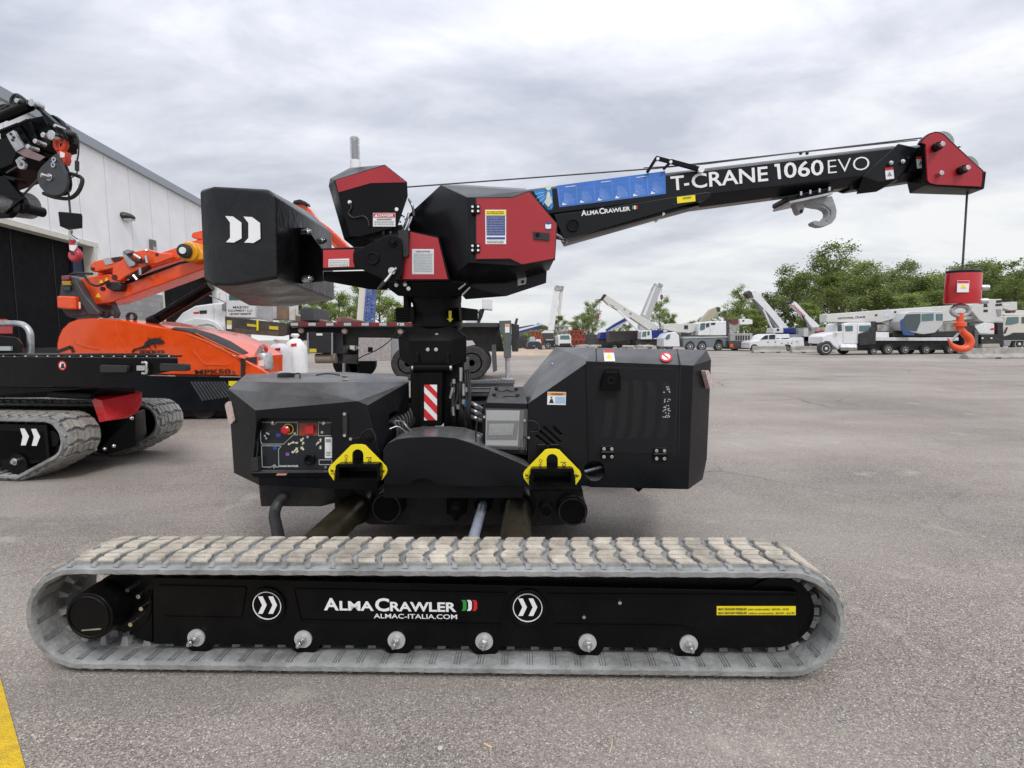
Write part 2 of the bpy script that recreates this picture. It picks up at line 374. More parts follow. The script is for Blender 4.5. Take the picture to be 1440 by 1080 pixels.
# ---------------------------------------------------------------- world: overcast sky
def world():
    w = bpy.data.worlds.new('World'); SC.world = w; w.use_nodes = True
    nt = w.node_tree; N = nt.nodes; L = nt.links
    bg = N['Background']; tc = N.new('ShaderNodeTexCoord')
    sky = N.new('ShaderNodeTexSky'); sky.sky_type = 'NISHITA'; sky.sun_disc = False
    sky.sun_elevation = SUN_EL; sky.sun_rotation = SUN_AZ; sky.air_density = 1.2; sky.dust_density = 2
    sep = N.new('ShaderNodeSeparateXYZ'); L.new(tc.outputs['Generated'], sep.inputs[0])
    def math_(op, a, b=None, clamp=False):
        n = N.new('ShaderNodeMath'); n.operation = op; n.use_clamp = clamp
        for i, v in enumerate((a, b)):
            if v is None: continue
            if isinstance(v, (int, float)): n.inputs[i].default_value = v
            else: L.new(v, n.inputs[i])
        return n.outputs[0]
    z = math_('MAXIMUM', sep.outputs[2], 0.0); den = math_('ADD', z, .24)
    cx = math_('DIVIDE', sep.outputs[0], den); cy = math_('DIVIDE', sep.outputs[1], den)
    cmb = N.new('ShaderNodeCombineXYZ'); L.new(cx, cmb.inputs[0]); L.new(cy, cmb.inputs[1])
    mp = N.new('ShaderNodeMapping'); mp.inputs['Rotation'].default_value = (0, 0, R(28)); mp.inputs['Scale'].default_value = (.7, 1.15, 1)
    L.new(cmb.outputs[0], mp.inputs['Vector'])
    def noise(scale, det, rough, dist, off=0):
        n = N.new('ShaderNodeTexNoise'); n.noise_dimensions = '4D'; n.inputs['W'].default_value = off
        n.inputs['Scale'].default_value = scale; n.inputs['Detail'].default_value = det; n.inputs['Roughness'].default_value = rough; n.inputs['Distortion'].default_value = dist
        L.new(mp.outputs[0], n.inputs['Vector']); return n.outputs['Fac']
    n1 = noise(.95, 6, .52, .7, 7.7); n2 = noise(2.8, 6, .6, .5, 2.6)
    s = math_('ADD', math_('MULTIPLY', n1, .68), math_('MULTIPLY', n2, .32))
    rp = N.new('ShaderNodeValToRGB'); e = rp.color_ramp.elements
    e[0].position = .42; e[0].color = (.36, .385, .46, 1); e[1].position = .59; e[1].color = (.75, .755, .775, 1)
    m = e.new(.5); m.color = (.53, .545, .615, 1)
    L.new(s, rp.inputs['Fac'])
    # brighter, slightly greenish-white band low over the horizon
    hz = math_('POWER', math_('SUBTRACT', 1.0, z, True), 4.5)
    mx = N.new('ShaderNodeMixRGB'); mx.inputs[2].default_value = (.78, .80, .78, 1)
    L.new(math_('MULTIPLY', hz, .66), mx.inputs[0]); L.new(rp.outputs[0], mx.inputs[1])
    # a thin share of the clear sky above the cloud
    sk = N.new('ShaderNodeMixRGB'); sk.inputs[0].default_value = .06
    sc_ = N.new('ShaderNodeMixRGB'); sc_.blend_type = 'MULTIPLY'; sc_.inputs[0].default_value = 1; sc_.inputs[2].default_value = (.1, .1, .1, 1)
    L.new(sky.outputs[0], sc_.inputs[1]); L.new(mx.outputs[0], sk.inputs[1]); L.new(sc_.outputs[0], sk.inputs[2])
    # overcast skies are brighter towards the zenith
    zb = math_('ADD', 1.0, math_('MULTIPLY', math_('POWER', z, 2.0), 1.5))
    vm = N.new('ShaderNodeVectorMath'); vm.operation = 'SCALE'; L.new(sk.outputs[0], vm.inputs[0]); L.new(zb, vm.inputs['Scale'])
    L.new(vm.outputs[0], bg.inputs['Color']); bg.inputs['Strength'].default_value = 1.0
SUN_EL = R(50); SUN_AZ = R(155)
world()
sun = bpy.data.lights.new('sun', 'SUN'); sun.energy = 1.3; sun.angle = R(14); sun.color = (1, .97, .93)
suno = bpy.data.objects.new('sun', sun); COL.objects.link(suno)
sd = Vector((math.sin(SUN_AZ) * math.cos(SUN_EL), math.cos(SUN_AZ) * math.cos(SUN_EL), math.sin(SUN_EL)))
suno.rotation_euler = sd.to_track_quat('Z', 'Y').to_euler(); suno.location = (0, 0, 30)

# ---------------------------------------------------------------- ground
def asphalt():
    m = bpy.data.materials.new('asphalt'); m.use_nodes = True; nt = m.node_tree; N = nt.nodes; L = nt.links; b = N['Principled BSDF']
    tc = N.new('ShaderNodeTexCoord')
    def noise(scale, det=4, rough=.6, mp=None):
        n = N.new('ShaderNodeTexNoise'); n.inputs['Scale'].default_value = scale; n.inputs['Detail'].default_value = det; n.inputs['Roughness'].default_value = rough
        L.new(mp or tc.outputs['Object'], n.inputs['Vector']); return n.outputs['Fac']
    def ramp(src, p0, c0, p1, c1):
        r = N.new('ShaderNodeValToRGB'); r.color_ramp.elements[0].position = p0; r.color_ramp.elements[1].position = p1
        r.color_ramp.elements[0].color = (*c0, 1); r.color_ramp.elements[1].color = (*c1, 1); L.new(src, r.inputs['Fac']); return r.outputs[0]
    def mix(f, a, c, mode='MIX'):
        x = N.new('ShaderNodeMixRGB'); x.blend_type = mode
        for i, v in enumerate((f, a, c)):
            if isinstance(v, (int, float)): x.inputs[i].default_value = v
            elif isinstance(v, tuple): x.inputs[i].default_value = (*v, 1)
            else: L.new(v, x.inputs[i])
        return x.outputs[0]
    vo = N.new('ShaderNodeTexVoronoi'); vo.inputs['Scale'].default_value = 205; L.new(tc.outputs['Object'], vo.inputs['Vector'])
    vo.inputs['Randomness'].default_value = 1
    cs = N.new('ShaderNodeSeparateColor'); L.new(vo.outputs['Color'], cs.inputs[0])
    stone = ramp(cs.outputs[0], .0, (.11, .094, .080), 1., (.385, .34, .295))
    bright = ramp(cs.outputs[1], .90, (0, 0, 0), .97, (.9, .9, .9))
    c = mix(bright, stone, (.64, .59, .53))
    fine = ramp(noise(420, 3, .7), .3, (.55, .55, .55), .7, (1.35, 1.35, 1.35)); c = mix(.8, c, fine, 'MULTIPLY')
    big = ramp(noise(.35, 6, .6), .35, (.80, .80, .81), .68, (1.2, 1.18, 1.14)); c = mix(1., c, big, 'MULTIPLY')
    mp = N.new('ShaderNodeMapping'); mp.inputs['Scale'].default_value = (.3, .9, 1); mp.inputs['Rotation'].default_value = (0, 0, R(62)); L.new(tc.outputs['Object'], mp.inputs['Vector'])
    streak = ramp(noise(.9, 8, .65, mp.outputs[0]), .45, (0, 0, 0), .7, (.55, .55, .55)); c = mix(streak, c, (.36, .325, .29))
    st = ramp(noise(1.7, 9, .7), .62, (0, 0, 0), .72, (.5, .5, .5)); c = mix(st, c, (.13, .12, .115))
    pale = ramp(noise(1.9, 6, .6), .61, (0, 0, 0), .72, (.45, .45, .45)); c = mix(pale, c, (.5, .45, .38))
    # hairline cracks in a few areas, tyre rub marks
    wn = N.new('ShaderNodeTexNoise'); wn.inputs['Scale'].default_value = 1.3; wn.inputs['Detail'].default_value = 4; L.new(tc.outputs['Object'], wn.inputs['Vector'])
    wv = N.new('ShaderNodeMixRGB'); wv.inputs[0].default_value = .22; L.new(tc.outputs['Object'], wv.inputs[1]); L.new(wn.outputs['Color'], wv.inputs[2])
    ck = N.new('ShaderNodeTexVoronoi'); ck.feature = 'DISTANCE_TO_EDGE'; ck.inputs['Scale'].default_value = .42; L.new(wv.outputs[0], ck.inputs['Vector'])
    ckm = ramp(ck.outputs['Distance'], .0, (1, 1, 1), .006, (0, 0, 0)); cmask = ramp(noise(.22, 3, .5), .5, (0, 0, 0), .6, (.8, .8, .8)); c = mix(mix(1., ckm, cmask, 'MULTIPLY'), c, (.07, .062, .055))
    mp2 = N.new('ShaderNodeMapping'); mp2.inputs['Scale'].default_value = (.06, 1.3, 1); mp2.inputs['Rotation'].default_value = (0, 0, R(48)); L.new(tc.outputs['Object'], mp2.inputs['Vector'])
    tm = ramp(noise(1.1, 4, .6, mp2.outputs[0]), .58, (0, 0, 0), .66, (.3, .3, .3)); c = mix(tm, c, (.16, .145, .13))
    wp = ramp(noise(.16, 5, .6), .5, (0, 0, 0), .68, (.5, .5, .5)); c = mix(wp, c, (.43, .395, .35))
    L.new(c, b.inputs['Base Color']); b.inputs['Roughness'].default_value = .82; b.inputs['Specular IOR Level'].default_value = .35
    bp = N.new('ShaderNodeBump'); bp.inputs['Strength'].default_value = .55; bp.inputs['Distance'].default_value = .004
    L.new(vo.outputs['Distance'], bp.inputs['Height']); bp.invert = True
    L.new(bp.outputs[0], b.inputs['Normal']); return m
MATS['asphalt'] = asphalt()
gm = MB()
gm.poly([(-900, -60, 0), (900, -60, 0), (900, 1500, 0), (-900, 1500, 0)], [(0, 1, 2, 3)])
tag(gm.build('ground', MATS['asphalt'], flat=True), 'grey brown worn asphalt yard surface', 'ground', kind='structure')
W0 = Fr(0, 0)
def gpt(px, py):
    d = CR @ Vector(((px - 720) / F, -(py - 540) / F, -1)); t = -CAMZ / d.z; return Vector((d.x * t, d.y * t, 0))
# yellow painted line at the lower left
a, b2 = gpt(-2, 945), gpt(38, 1090)
dr = (b2 - a).normalized(); nrm = Vector((-dr.y, dr.x, 0)); nrm = nrm if nrm.x < 0 else -nrm
mb = MB(); s0 = a - dr * 2.0; s1 = b2 + dr * 1.2
mb.poly([s0 + Vector((0, 0, .004)), s1 + Vector((0, 0, .004)), s1 + nrm * .12 + Vector((0, 0, .004)), s0 + nrm * .12 + Vector((0, 0, .004))], [(0, 1, 2, 3)])
ypaint = M('yellow_road_paint', (.72, .47, .01), .6, var=.1, scale=30, bump=.9, bscale=160, dirt=(.4, .27, .03), dscale=14, damt=.6)
tag(mb.build('road_marking', ypaint, flat=True), 'yellow painted parking line at the lower left corner', 'road marking', kind='structure')
# dirt strip far behind
dirtm = M('sandy_dirt', (.42, .33, .24), .95, var=.25, scale=.5, bump=1., bscale=4, dirt=(.25, .2, .15), dscale=.8)
mb = MB(); q = [gpt(600, 500), gpt(800, 500), gpt(900, 492), gpt(560, 492)]
mb.poly([v + Vector((0, 0, .006)) for v in q], [(0, 1, 2, 3)])
rr = random.Random(3)
for i in range(26):
    p = gpt(rr.uniform(640, 790), rr.uniform(493, 499)); r0 = rr.uniform(.5, 1.4); h = rr.uniform(.1, .3)
    mb.lathe((p.x, p.y, 0), (0, 0, 1), [(r0 * 1.3, 0), (r0, h * .5), (r0 * .5, h * .9), (0.01, h)], 10)
tag(mb.build('dirt', dirtm), 'strip of bare sandy dirt crossing the yard', 'dirt', kind='structure')
# ---------------------------------------------------------------- rubber tracks
def hull2d(pts):
    pts = sorted(set((round(a, 5), round(b, 5)) for a, b in pts))
    def half(p):
        h = []
        for q in p:
            while len(h) > 1 and (h[-1][0] - h[-2][0]) * (q[1] - h[-2][1]) - (h[-1][1] - h[-2][1]) * (q[0] - h[-2][0]) <= 0: h.pop()
            h.append(q)
        return h[:-1]
    return half(pts) + half(pts[::-1])
class Loop:
    """closed convex belt path round a list of circles (x, z, r)"""
    def __init__(s, circles):
        pts = []
        for x, z, r in circles: pts += [(x + r * math.cos(2 * PI * i / 72), z + r * math.sin(2 * PI * i / 72)) for i in range(72)]
        s.h = [Vector(p) for p in hull2d(pts)]; s.n = len(s.h)
        s.c = [0.]
        for i in range(s.n): s.c.append(s.c[-1] + (s.h[(i + 1) % s.n] - s.h[i]).length)
        s.L = s.c[-1]
    def at(s, t):
        t %= s.L; lo, hi = 0, s.n
        while hi - lo > 1:
            m = (lo + hi) // 2
            if s.c[m] <= t: lo = m
            else: hi = m
        a, b = s.h[lo], s.h[(lo + 1) % s.n]; return a + (b - a) * ((t - s.c[lo]) / max(1e-9, s.c[lo + 1] - s.c[lo]))
    def pn(s, t):
        p = s.at(t); d = (s.at(t + .012) - s.at(t - .012)).normalized(); return p, Vector((d.y, -d.x))
trackline = M('moulding_line_dark', (.07, .075, .075), .7)
def rubber_track(parent, circles, y0, y1, pitch, lug=.02, thick=.035, name='rubber_track', label=None, coarse=1., detail=True, pad=None):
    lp = Loop([(x, z, r - lug) for x, z, r in circles]); n = round(lp.L / pitch); pt = lp.L / n
    mb = MB(); sub = 3; k = n * sub; w = y1 - y0; rg = []
    for i in range(k):
        p, nn = lp.pn(i * pt / sub)
        wob = .0015 * math.sin(i * 2.1)
        def P(y, h): q = p + nn * (h + wob); return (q.x, y, q.y)
        rg.append([P(y0, -.006), P(y0 + .02, 0), P(y0 + w * .5, .002), P(y1 - .02, 0), P(y1, -.006), P(y1, -thick * .8), P(y1 - w * .1, -thick), P(y1 - w * .33, -thick), P(y1 - w * .5, -thick * .6), P(y0 + w * .33, -thick), P(y0 + w * .1, -thick), P(y0 + .012, -thick * .9), P(y0, -thick * .7)])
    mb.rings(rg, closed=True)
    # thin moulding ribs on the inner face, guide horns
    def blk(t0, t1, ya, yb, h0, h1, sh=0., inset=.0, mi=0, bend=0.):
        mb.mi = mi; pts0 = []; pts1 = []
        ym = (ya + yb) / 2; tl = t1 - t0
        out = [(t0, ya), (t1, ya), (t1 + bend, ym), (t1 + sh, yb), (t0 + sh, yb), (t0 + bend, ym)]
        ct = sum(a for a, _ in out) / 6
        for tt, y in out:
            p, nn = lp.pn(tt); q = p + nn * h0; pts0.append((q.x, y, q.y))
            ti = ct + (tt - ct) * (1 - inset); yi = ym + (y - ym) * (1 - inset)
            p, nn = lp.pn(ti); q = p + nn * h1; pts1.append((q.x, yi, q.y))
        mb.rings([pts0, pts1], cap0=False)
        mb.mi = 0
    rj = random.Random(17)
    for i in range(n):
        t = i * pt; e = pt
        lg = lug; rows = [(.10, .215, .0, .10), (.222, .335, .10, .24), (.345, .50, .24, .02), (.51, .655, .02, .2), (.665, .79, .2, .1), (.797, .92, .1, .0)]
        for (a, b, s0, s1) in rows:
            # block walls in clean rubber, worn cap on top; every lug worn a little differently
            t = i * pt + rj.uniform(-.025, .025) * e; lg = lug * rj.uniform(.86, 1.0); a += rj.uniform(-.006, .004); b += rj.uniform(-.004, .006)
            blk(t + s0 * e, t + (s0 + .76) * e, y0 + w * a, y0 + w * b, -.001, lg * .72, (s1 - s0) * e, .04, 0, (s1 - s0) * e * .5 + .05 * e)
            blk(t + (s0 + .03) * e, t + (s0 + .735) * e, y0 + w * (a + .008), y0 + w * (b - .008), lg * .7, lg, (s1 - s0) * e, .06, 1, (s1 - s0) * e * .5 + .05 * e)
        if detail:
            p, nn = lp.pn(t + .86 * e)
            for vv in (.345, .66): mb.lathe((p.x + nn.x * .001, y0 + w * vv, p.y + nn.y * .001), (nn.x, 0, nn.y), [(.011, 0), (.010, lg * .6), (.006, lg * .85), (.001, lg * .9)], 8)
        # pale bridging toes at both edges and between the rows
        blk(t + .66 * e, t + .9 * e, y0 + w * .035, y0 + w * .16, 0, lg * .55, .12 * e, .25)
        blk(t + .66 * e, t + .9 * e, y0 + w * .86, y0 + w * .97, 0, lg * .5, -.1 * e, .25)
        blk(t + .78 * e, t + .98 * e, y0 + w * .28, y0 + w * .40, 0, lg * .7, .05 * e, .35)
        blk(t + .78 * e, t + .98 * e, y0 + w * .6, y0 + w * .74, 0, lg * .7, .05 * e, .35)
        blk(t + .25 * e, t + .62 * e, y0 + w * .36, y0 + w * .46, -thick * .9, -thick - .035, 0, .45)
        blk(t + .25 * e, t + .62 * e, y0 + w * .56, y0 + w * .66, -thick * .9, -thick - .035, 0, .45)
        for q in (.1, .2, .32):
            blk(t + q * e, t + (q + .012) * e, y0 + .014, y0 + w * .3, -thick * .95, -thick - .0012, .0, 0., 2)
    o = mb.build(name, [trackrub, pad or trackpad, trackline], parent, sharp=28)
    if label: o['label'] = label
    return o, lp

# ---------------------------------------------------------------- the black tracked mini crane
K = Fr(-.3, 3.5, -2.)
crane = thing('crawler_crane', K, 'black and red tracked mini crane with folded telescopic boom, the largest machine in front', 'crane')
D0, D1 = 2.0, 2.325           # near track faces
xl = K.p(35, 872, D0).x - .02; xr = K.p(1191, 880, D0).x + .02
TR = .2345
circ = [(xl + TR, TR, TR), (xr - TR, TR, TR)]
y0 = K.y(D0); y1 = K.y(D1)
rubber_track(crane, circ, y0, y1, .098, label='near grey rubber track with worn beige pads')
yf = K.y(4.75)
rubber_track(crane, circ, yf, yf + .33, .098, label='far side rubber track mostly hidden')
DF = D0 + .075                # frame side plane
def frame_mesh(d, th):
    mb = MB(); return mb.pp(K, [(214, 812), (1122, 832), (1122, 903), (1098, 911), (990, 912), (216, 906)], d, th)
fo = frame_mesh(DF, .2).build('track_frame', blackgloss, crane, .004)
fo2 = MB().box(xl + .4, xr - .2, yf + .07, yf + .27, .09, .34).build('track_frame', blackgloss, crane)
# raised welded border plates
mb = MB()
def strip(pts, d, w, th):
    q = K.P(pts, d)
    for a, b in zip(q[:-1], q[1:]):
        a2 = Vector((a.x, K.y(d) + th * .5, a.z)); b2 = Vector((b.x, K.y(d) + th * .5, b.z)); mb.bar(a2, b2, th, w)
strip([(222, 824), (345, 827), (338, 870), (230, 868)], DF - .006, .006, .01)
strip([(412, 829), (712, 835), (704, 879), (422, 873), (412, 829)], DF - .006, .006, .01)
strip([(770, 836), (1118, 838)], DF - .006, .005, .01); strip([(770, 836), (782, 879), (955, 881), (975, 886), (990, 911)], DF - .006, .006, .01)
mb.build('weld_seam', blackgloss, fo)
for (cx, cy) in ((376, 851), (742, 854)):
    c = K.p(cx, cy, DF); yy = c.y
    MB().ring((c.x, yy - .012, c.z), (0, 1, 0), .064, .078, .012, 40).build('round_boss', blackgloss, fo, .002)
    MB().ring((c.x, yy - .005, c.z), (0, 1, 0), .0565, .060, .003, 40).build('white_ring', whitedecal, fo)
    def chev(cx, cy, s, d, nm='chevron_mark', par=fo, fr=K, mat=whitedecal, k=1.0):
        mb = MB()
        for o in (-.52, .42):
            pts = [(-.40, -.9), (.10, -.9), (.55, 0), (.10, .9), (-.40, .9), (.05, 0)]
            mb.pp(fr, [(cx + (o * 1.15 + a * .95) * s * k, cy + b * s) for a, b in pts], d - .004, .002)
        return mb.build(nm, mat, par)
    chev(cx, cy, 13.5, DF - .001)
lettering(K, fo, 'lettering', whitedecal, [('A', (456, 857), (477, 857.3), 17, .028), ('LMA', (478, 857.3), (526, 858), 13, .03), ('C', (528, 858.3), (548, 858.5), 18, .03), ('RAWLER', (549, 858.5), (642, 859.5), 13, .03),
    ('ALMAC-ITALIA.COM', (526, 868.7), (643, 870), 6.6, .012)], DF)
for x, m_ in ((649, green), (656.5, whitedecal), (664, redink)):
    mb = MB(); mb.pp(K, [(x, 844), (x + 5, 844), (x + 7, 847), (x + 7, 856), (x + 5, 859), (x, 859), (x + 2, 856), (x + 2, 847)], DF - .003, .002); mb.build('flag_mark', m_, fo)
decal(K, fo, 'ground_pressure_label', yellow, [(1008, 852.5), (1119, 852.5), (1119, 865), (1008, 865)], DF)
lettering(K, fo, 'label_print', ink, [('MAX GROUND PRESSURE', (1010, 857.6), (1050, 857.6), 3.1, .03), ('(with counterweight) : 200 KPa - 29 PSI', (1052, 857.6), (1109, 857.6), 2.7, .02),
    ('MAX GROUND PRESSURE', (1010, 863), (1050, 863), 3.1, .03), ('(without counterweight) : 250 KPa - 36.2 PSI', (1052, 863), (1117, 863), 2.7, .02)], DF - .002)
mb = MB()
for (x, y) in ((871, 846), (821, 866)): c = K.p(x, y, DF); mb.cyl((c.x, c.y - .012, c.z), (c.x, c.y, c.z), .007, n=10)
mb.build('inspection_screw', steel, fo)
strip_mb = MB(); mb = strip_mb; strip([(818, 866), (820, 848), (826, 843), (870, 843)], DF - .002, .003, .004); mb.build('inspection_cover_edge', blackgloss, fo)
# bottom rollers with bolts
for x in (277, 427, 558, 681, 826, 968):
    yy = 896 + (x - 277) * .0125
    c = K.p(x, yy, DF)
    MB().cyl((c.x + .01, y0 + .09, .105), (c.x + .01, y1 - .05, .105), .052, n=28).build('track_roller', blackgloss, crane, .004)
    MB().cyl((c.x + .003, c.y + .004, c.z - .006), (c.x + .003, c.y + .16, c.z - .006), .068, n=36).build('roller_flange', blackgloss, crane, .003)
    b = MB(); b.cyl((c.x, c.y - .008, c.z), (c.x, c.y + .002, c.z), .036, n=28); b.build('washer', M('plain_washer', (.5, .51, .49), .4, .3, var=.1), fo)
    b = MB(); b.cyl((c.x, c.y - .028, c.z), (c.x, c.y - .008, c.z), .018, n=6); b.cyl((c.x, c.y - .05, c.z), (c.x, c.y - .028, c.z), .012, n=14); b.cyl((c.x, c.y - .062, c.z), (c.x, c.y - .05, c.z), .007, n=10); b.build('axle_bolt', steel, fo, .0015)
# drive motor and sprocket at the left end
c = K.p(124, 868, D0 - .0)
cz = TR - .0; mx = xl + TR + .01
m_ = MB(); m_.cyl((c.x, y0 + .004, c.z), (c.x, y0 + .12, c.z + .0), .098, .105, 40); m_.cyl((c.x + .05, y0 + .115, cz + .01), (c.x + .05, y0 + .28, cz + .01), .13, n=40)
mo = m_.build('drive_motor', blackgloss, crane, .006)
MB().ring((c.x, y0 - .001, c.z), (0, 1, 0), .082, .086, .006, 40).build('motor_cap_groove', black, mo)
MB().bar((c.x - .03, y0, c.z - .055), (c.x + .05, y0, c.z - .048), .006, .004).build('motor_cap_mark', galv, mo)
mb = MB()
sx = c.x + .08
for i in range(22):
    a = 2 * PI * i / 22; mb.bar((sx + .11 * math.cos(a), y0 + .165, cz + .11 * math.sin(a)), (sx + .15 * math.cos(a), y0 + .165, cz + .15 * math.sin(a)), .04, .022)
mb.build('drive_sprocket', blackgloss, crane)
mb = MB()
for px, py in ((184, 827), (199, 836), (203, 853), (188, 875)):
    q = K.p(px, py, DF + .02); mb.cyl((q.x, q.y - .02, q.z), (q.x, q.y + .02, q.z), .009, n=10)
mb.build('flange_bolt', steel, mo)
mb = MB(); mb.pp(K, [(150, 812), (214, 814), (214, 905), (190, 897), (176, 880), (160, 840)], DF + .045, .1); mb.build('motor_bracket', blackgloss, crane, .004)
# idler at the right end
ix = xr - TR
mb = MB(); mb.cyl((ix, y0 + .10, TR), (ix, y1 - .10, TR), .145, n=40); mb.cyl((ix, y0 + .085, TR), (ix, y0 + .10, TR), .06, n=24)
mb.build('idler_wheel', blackgloss, crane, .004)
mb = MB()
for i in range(-4, 5):
    a = i * .36; mb.bar((ix + .10 * math.cos(a), y0 + .125, TR + .10 * math.sin(a)), (ix + .166 * math.cos(a), y0 + .125, TR + .166 * math.sin(a)), .04, .030)
mb.build('track_horn_row', trackrub, crane)
MB().box(xl + .32, xr - .28, y0 + .11, y1 - .04, .31, .372).build('carrier_rail', blackgloss, crane)

# --- undercarriage: extension tubes, chassis
tz = .30
def along(px, py, d): return K.p(px, py, d)
for (px, r, m, nm) in ((505, .083, brass, 'extension_tube'), (728, .083, brass, 'extension_tube')):
    a = K.p(px, 709, 3.3)
    MB().cyl((a.x, K.y(2.30), a.z), (a.x, K.y(3.6), a.z), r, n=40).build(nm, m, crane)
    MB().ring((a.x, K.y(3.22), a.z), (0, 1, 0), r + .002, r + .026, .12, 40).build('tube_collar', charcoal, crane, .004)
a = K.p(681, 703, 3.3)
MB().cyl((a.x, K.y(2.3), a.z - .0), (a.x, K.y(3.3), a.z), .028, n=24).build('cylinder_rod', M('pale_blue_rod', (.5, .55, .64), .3, .4), crane)
MB().cyl((a.x, K.y(3.2), a.z), (a.x, K.y(3.5), a.z), .055, n=24).build('rod_gland', blackgloss, crane, .004)
ch = MB(); ch.pp(K, [(470, 690), (820, 690), (824, 736), (775, 740), (520, 738), (500, 730), (470, 715)], 3.32, .9); ch.build('chassis', underblack, crane, .008)
for px, py, r in ((544, 714, .098), (805, 719, .094), (768, 718, .04)):
    c = K.p(px, py, 3.22); MB().cyl((c.x, K.y(3.22), c.z), (c.x, K.y(4.4), c.z), r, n=36).build('cross_tube', charcoal, crane, .004)
    MB().ring((c.x, K.y(3.208), c.z), (0, 1, 0), r * .84, r * .92, .014, 36).build('tube_end_ring', M('scuffed_tube_edge', (.06, .062, .066), .4, .3, var=.5, scale=40), crane)
mb = MB(); c = K.p(641, 712, 3.2)
mb.box(c.x - .06, c.x + .06, c.y, c.y + .1, c.z - .05, c.z + .06); mb.box(c.x - .09, c.x + .09, c.y + .01, c.y + .03, c.z + .06, c.z + .085); mb.cyl((c.x, c.y, c.z - .09), (c.x, c.y, c.z - .05), .018); mb.ball((c.x, c.y + .02, c.z - .02), .055, 8)
mb.build('swivel_joint', black, crane, .004)
# tray under the control housing and the ribbed hose
hullpart(K, crane, 'belly_tray', underblack, [(364, 676, 3.0), (470, 678, 3.0), (472, 700, 3.05), (452, 712, 3.05), (367, 712, 3.05), (364, 684, 3.6), (540, 690, 3.6), (452, 712, 3.5), (367, 712, 3.5)], .006)
pts = [K.p(405, 690, 3.1), K.p(398, 700, 3.02), K.p(389, 712, 2.95), K.p(386, 726, 2.85), K.p(389, 741, 2.72), K.p(392, 758, 2.55), K.p(394, 775, 2.48)]
def spline(pts, n=8):
    o = []; P = [Vector(p) for p in pts]; P = [P[0] * 2 - P[1]] + P + [P[-1] * 2 - P[-2]]
    for i in range(1, len(P) - 2):
        for j in range(n):
            t = j / n; a, b, c, d = P[i - 1:i + 3]
            o.append(.5 * ((2 * b) + (c - a) * t + (2 * a - 5 * b + 4 * c - d) * t * t + (3 * b - a - 3 * c + d) * t ** 3))
    o.append(P[-2]); return o
sp = spline(pts, 14)
MB().tube(sp, .03, 12, rr=[.031 if i % 2 else .026 for i in range(len(sp))]).build('hydraulic_hose', hose, crane, sharp=60)

# --- left control housing
HL = hullpart(K, crane, 'control_housing', charcoal, [
    (359, 577, 2.95), (475, 578, 2.95), (503, 564, 2.95), (517, 570, 2.955), (534, 640, 2.96), (530, 690, 2.96), (364, 682, 2.95), (329, 665, 3.08), (321, 547, 3.08),
    (336, 536, 3.16), (399, 538, 3.14), (510, 561.5, 3.0), (575, 537, 3.28), (577, 640, 3.28), (346, 526, 3.7), (485, 523, 3.95), (573, 530, 3.95), (345, 640, 3.7), (573, 640, 3.95)], 0)
cb = MB(); cb.prism(roundpoly([(v.x, v.z) for v in K.P([(362, 588), (466, 588), (468, 665), (350.5, 665)], 2.95)], .03), K.y(2.80), K.y(3.02)); 
cut(HL, cb)
# hole in the right cheek
cb = MB(); cb.hull([K.p(549, 582, 3.05), K.p(570, 569, 3.3), K.p(590, 600, 3.35), K.p(547, 605, 3.0), K.p(530, 590, 3.5), K.p(550, 575, 3.6), K.p(560, 608, 3.5)])
cut(HL, cb)
PD = 3.015
part(K, HL, 'control_panel', M('panel_black', (.012, .014, .018), .35, var=.05), [(364, 591), (466, 591), (466, 661), (366, 661)], PD, .01, .002)
mb = MB(); mbg = MB()
def pl(mbx, pts, w, d=PD - .001):
    q = K.P(pts, d)
    for a, b in zip(q[:-1], q[1:]): mbx.bar(a, b, .002, w)
def cr4(pts): return crop(340, 570, 9, pts)
pl(mb, cr4([(240, 215), (360, 215), (385, 245), (415, 245), (440, 215), (705, 215), (705, 375), (650, 375), (530, 490), (260, 490), (240, 460), (240, 215)]), .0035)
pl(mb, cr4([(250, 520), (275, 510), (500, 515), (465, 560), (470, 780), (440, 780), (415, 750), (370, 782), (260, 780), (250, 520)]), .0035)
pl(mb, cr4([(970, 215), (1000, 215), (1030, 250), (1065, 220), (1135, 220)]), .0035); pl(mb, cr4([(970, 215), (970, 385), (1135, 385)]), .0035)
pl(mb, cr4([(980, 690), (1140, 690), (1140, 750), (980, 750), (980, 690)]), .004)
mb.build('panel_outline', labelgrey, HL)
decal(K, HL, 'switch_field', M('field_orange', (.3, .05, .02), .4), cr4([(722, 225), (950, 225), (950, 385), (722, 385)]), PD, r=.0)
decal(K, HL, 'red_switch_cover', redgloss, cr4([(800, 255), (905, 255), (905, 360), (800, 360)]), PD - .012, th=.012)
c = K.p(*cr4([(590, 300)])[0], PD); c2 = K.p(*cr4([(545, 320)])[0], PD - .03)
mb = MB(); mb.ring((c.x, c.y - .003, c.z), (0, 1, 0), .026, .032, .003, 32); mb.build('switch_ring', yellowdull, HL)
mb = MB(); mb.cyl((c.x, c.y - .035, c.z), (c.x, c.y, c.z), .012); mb.build('switch_stem', black, HL)
mb = MB(); mb.lathe((c.x, c.y - .03, c.z), (0, -1, 0), [(.015, -.002), (.024, .0), (.026, .012), (.018, .018), (0.001, .019)], 24); mb.build('emergency_stop_button', redgloss, HL)
mb = MB()
for px, py in cr4([(395, 218), (1040, 222), (675, 355), (838, 398), (240, 500), (415, 780), (1065, 780), (1020, 340)]):
    q = K.p(px, py, PD); mb.cyl((q.x, q.y - .006, q.z), (q.x, q.y, q.z), .008, n=10)
mb.build('panel_screw', steel, HL)
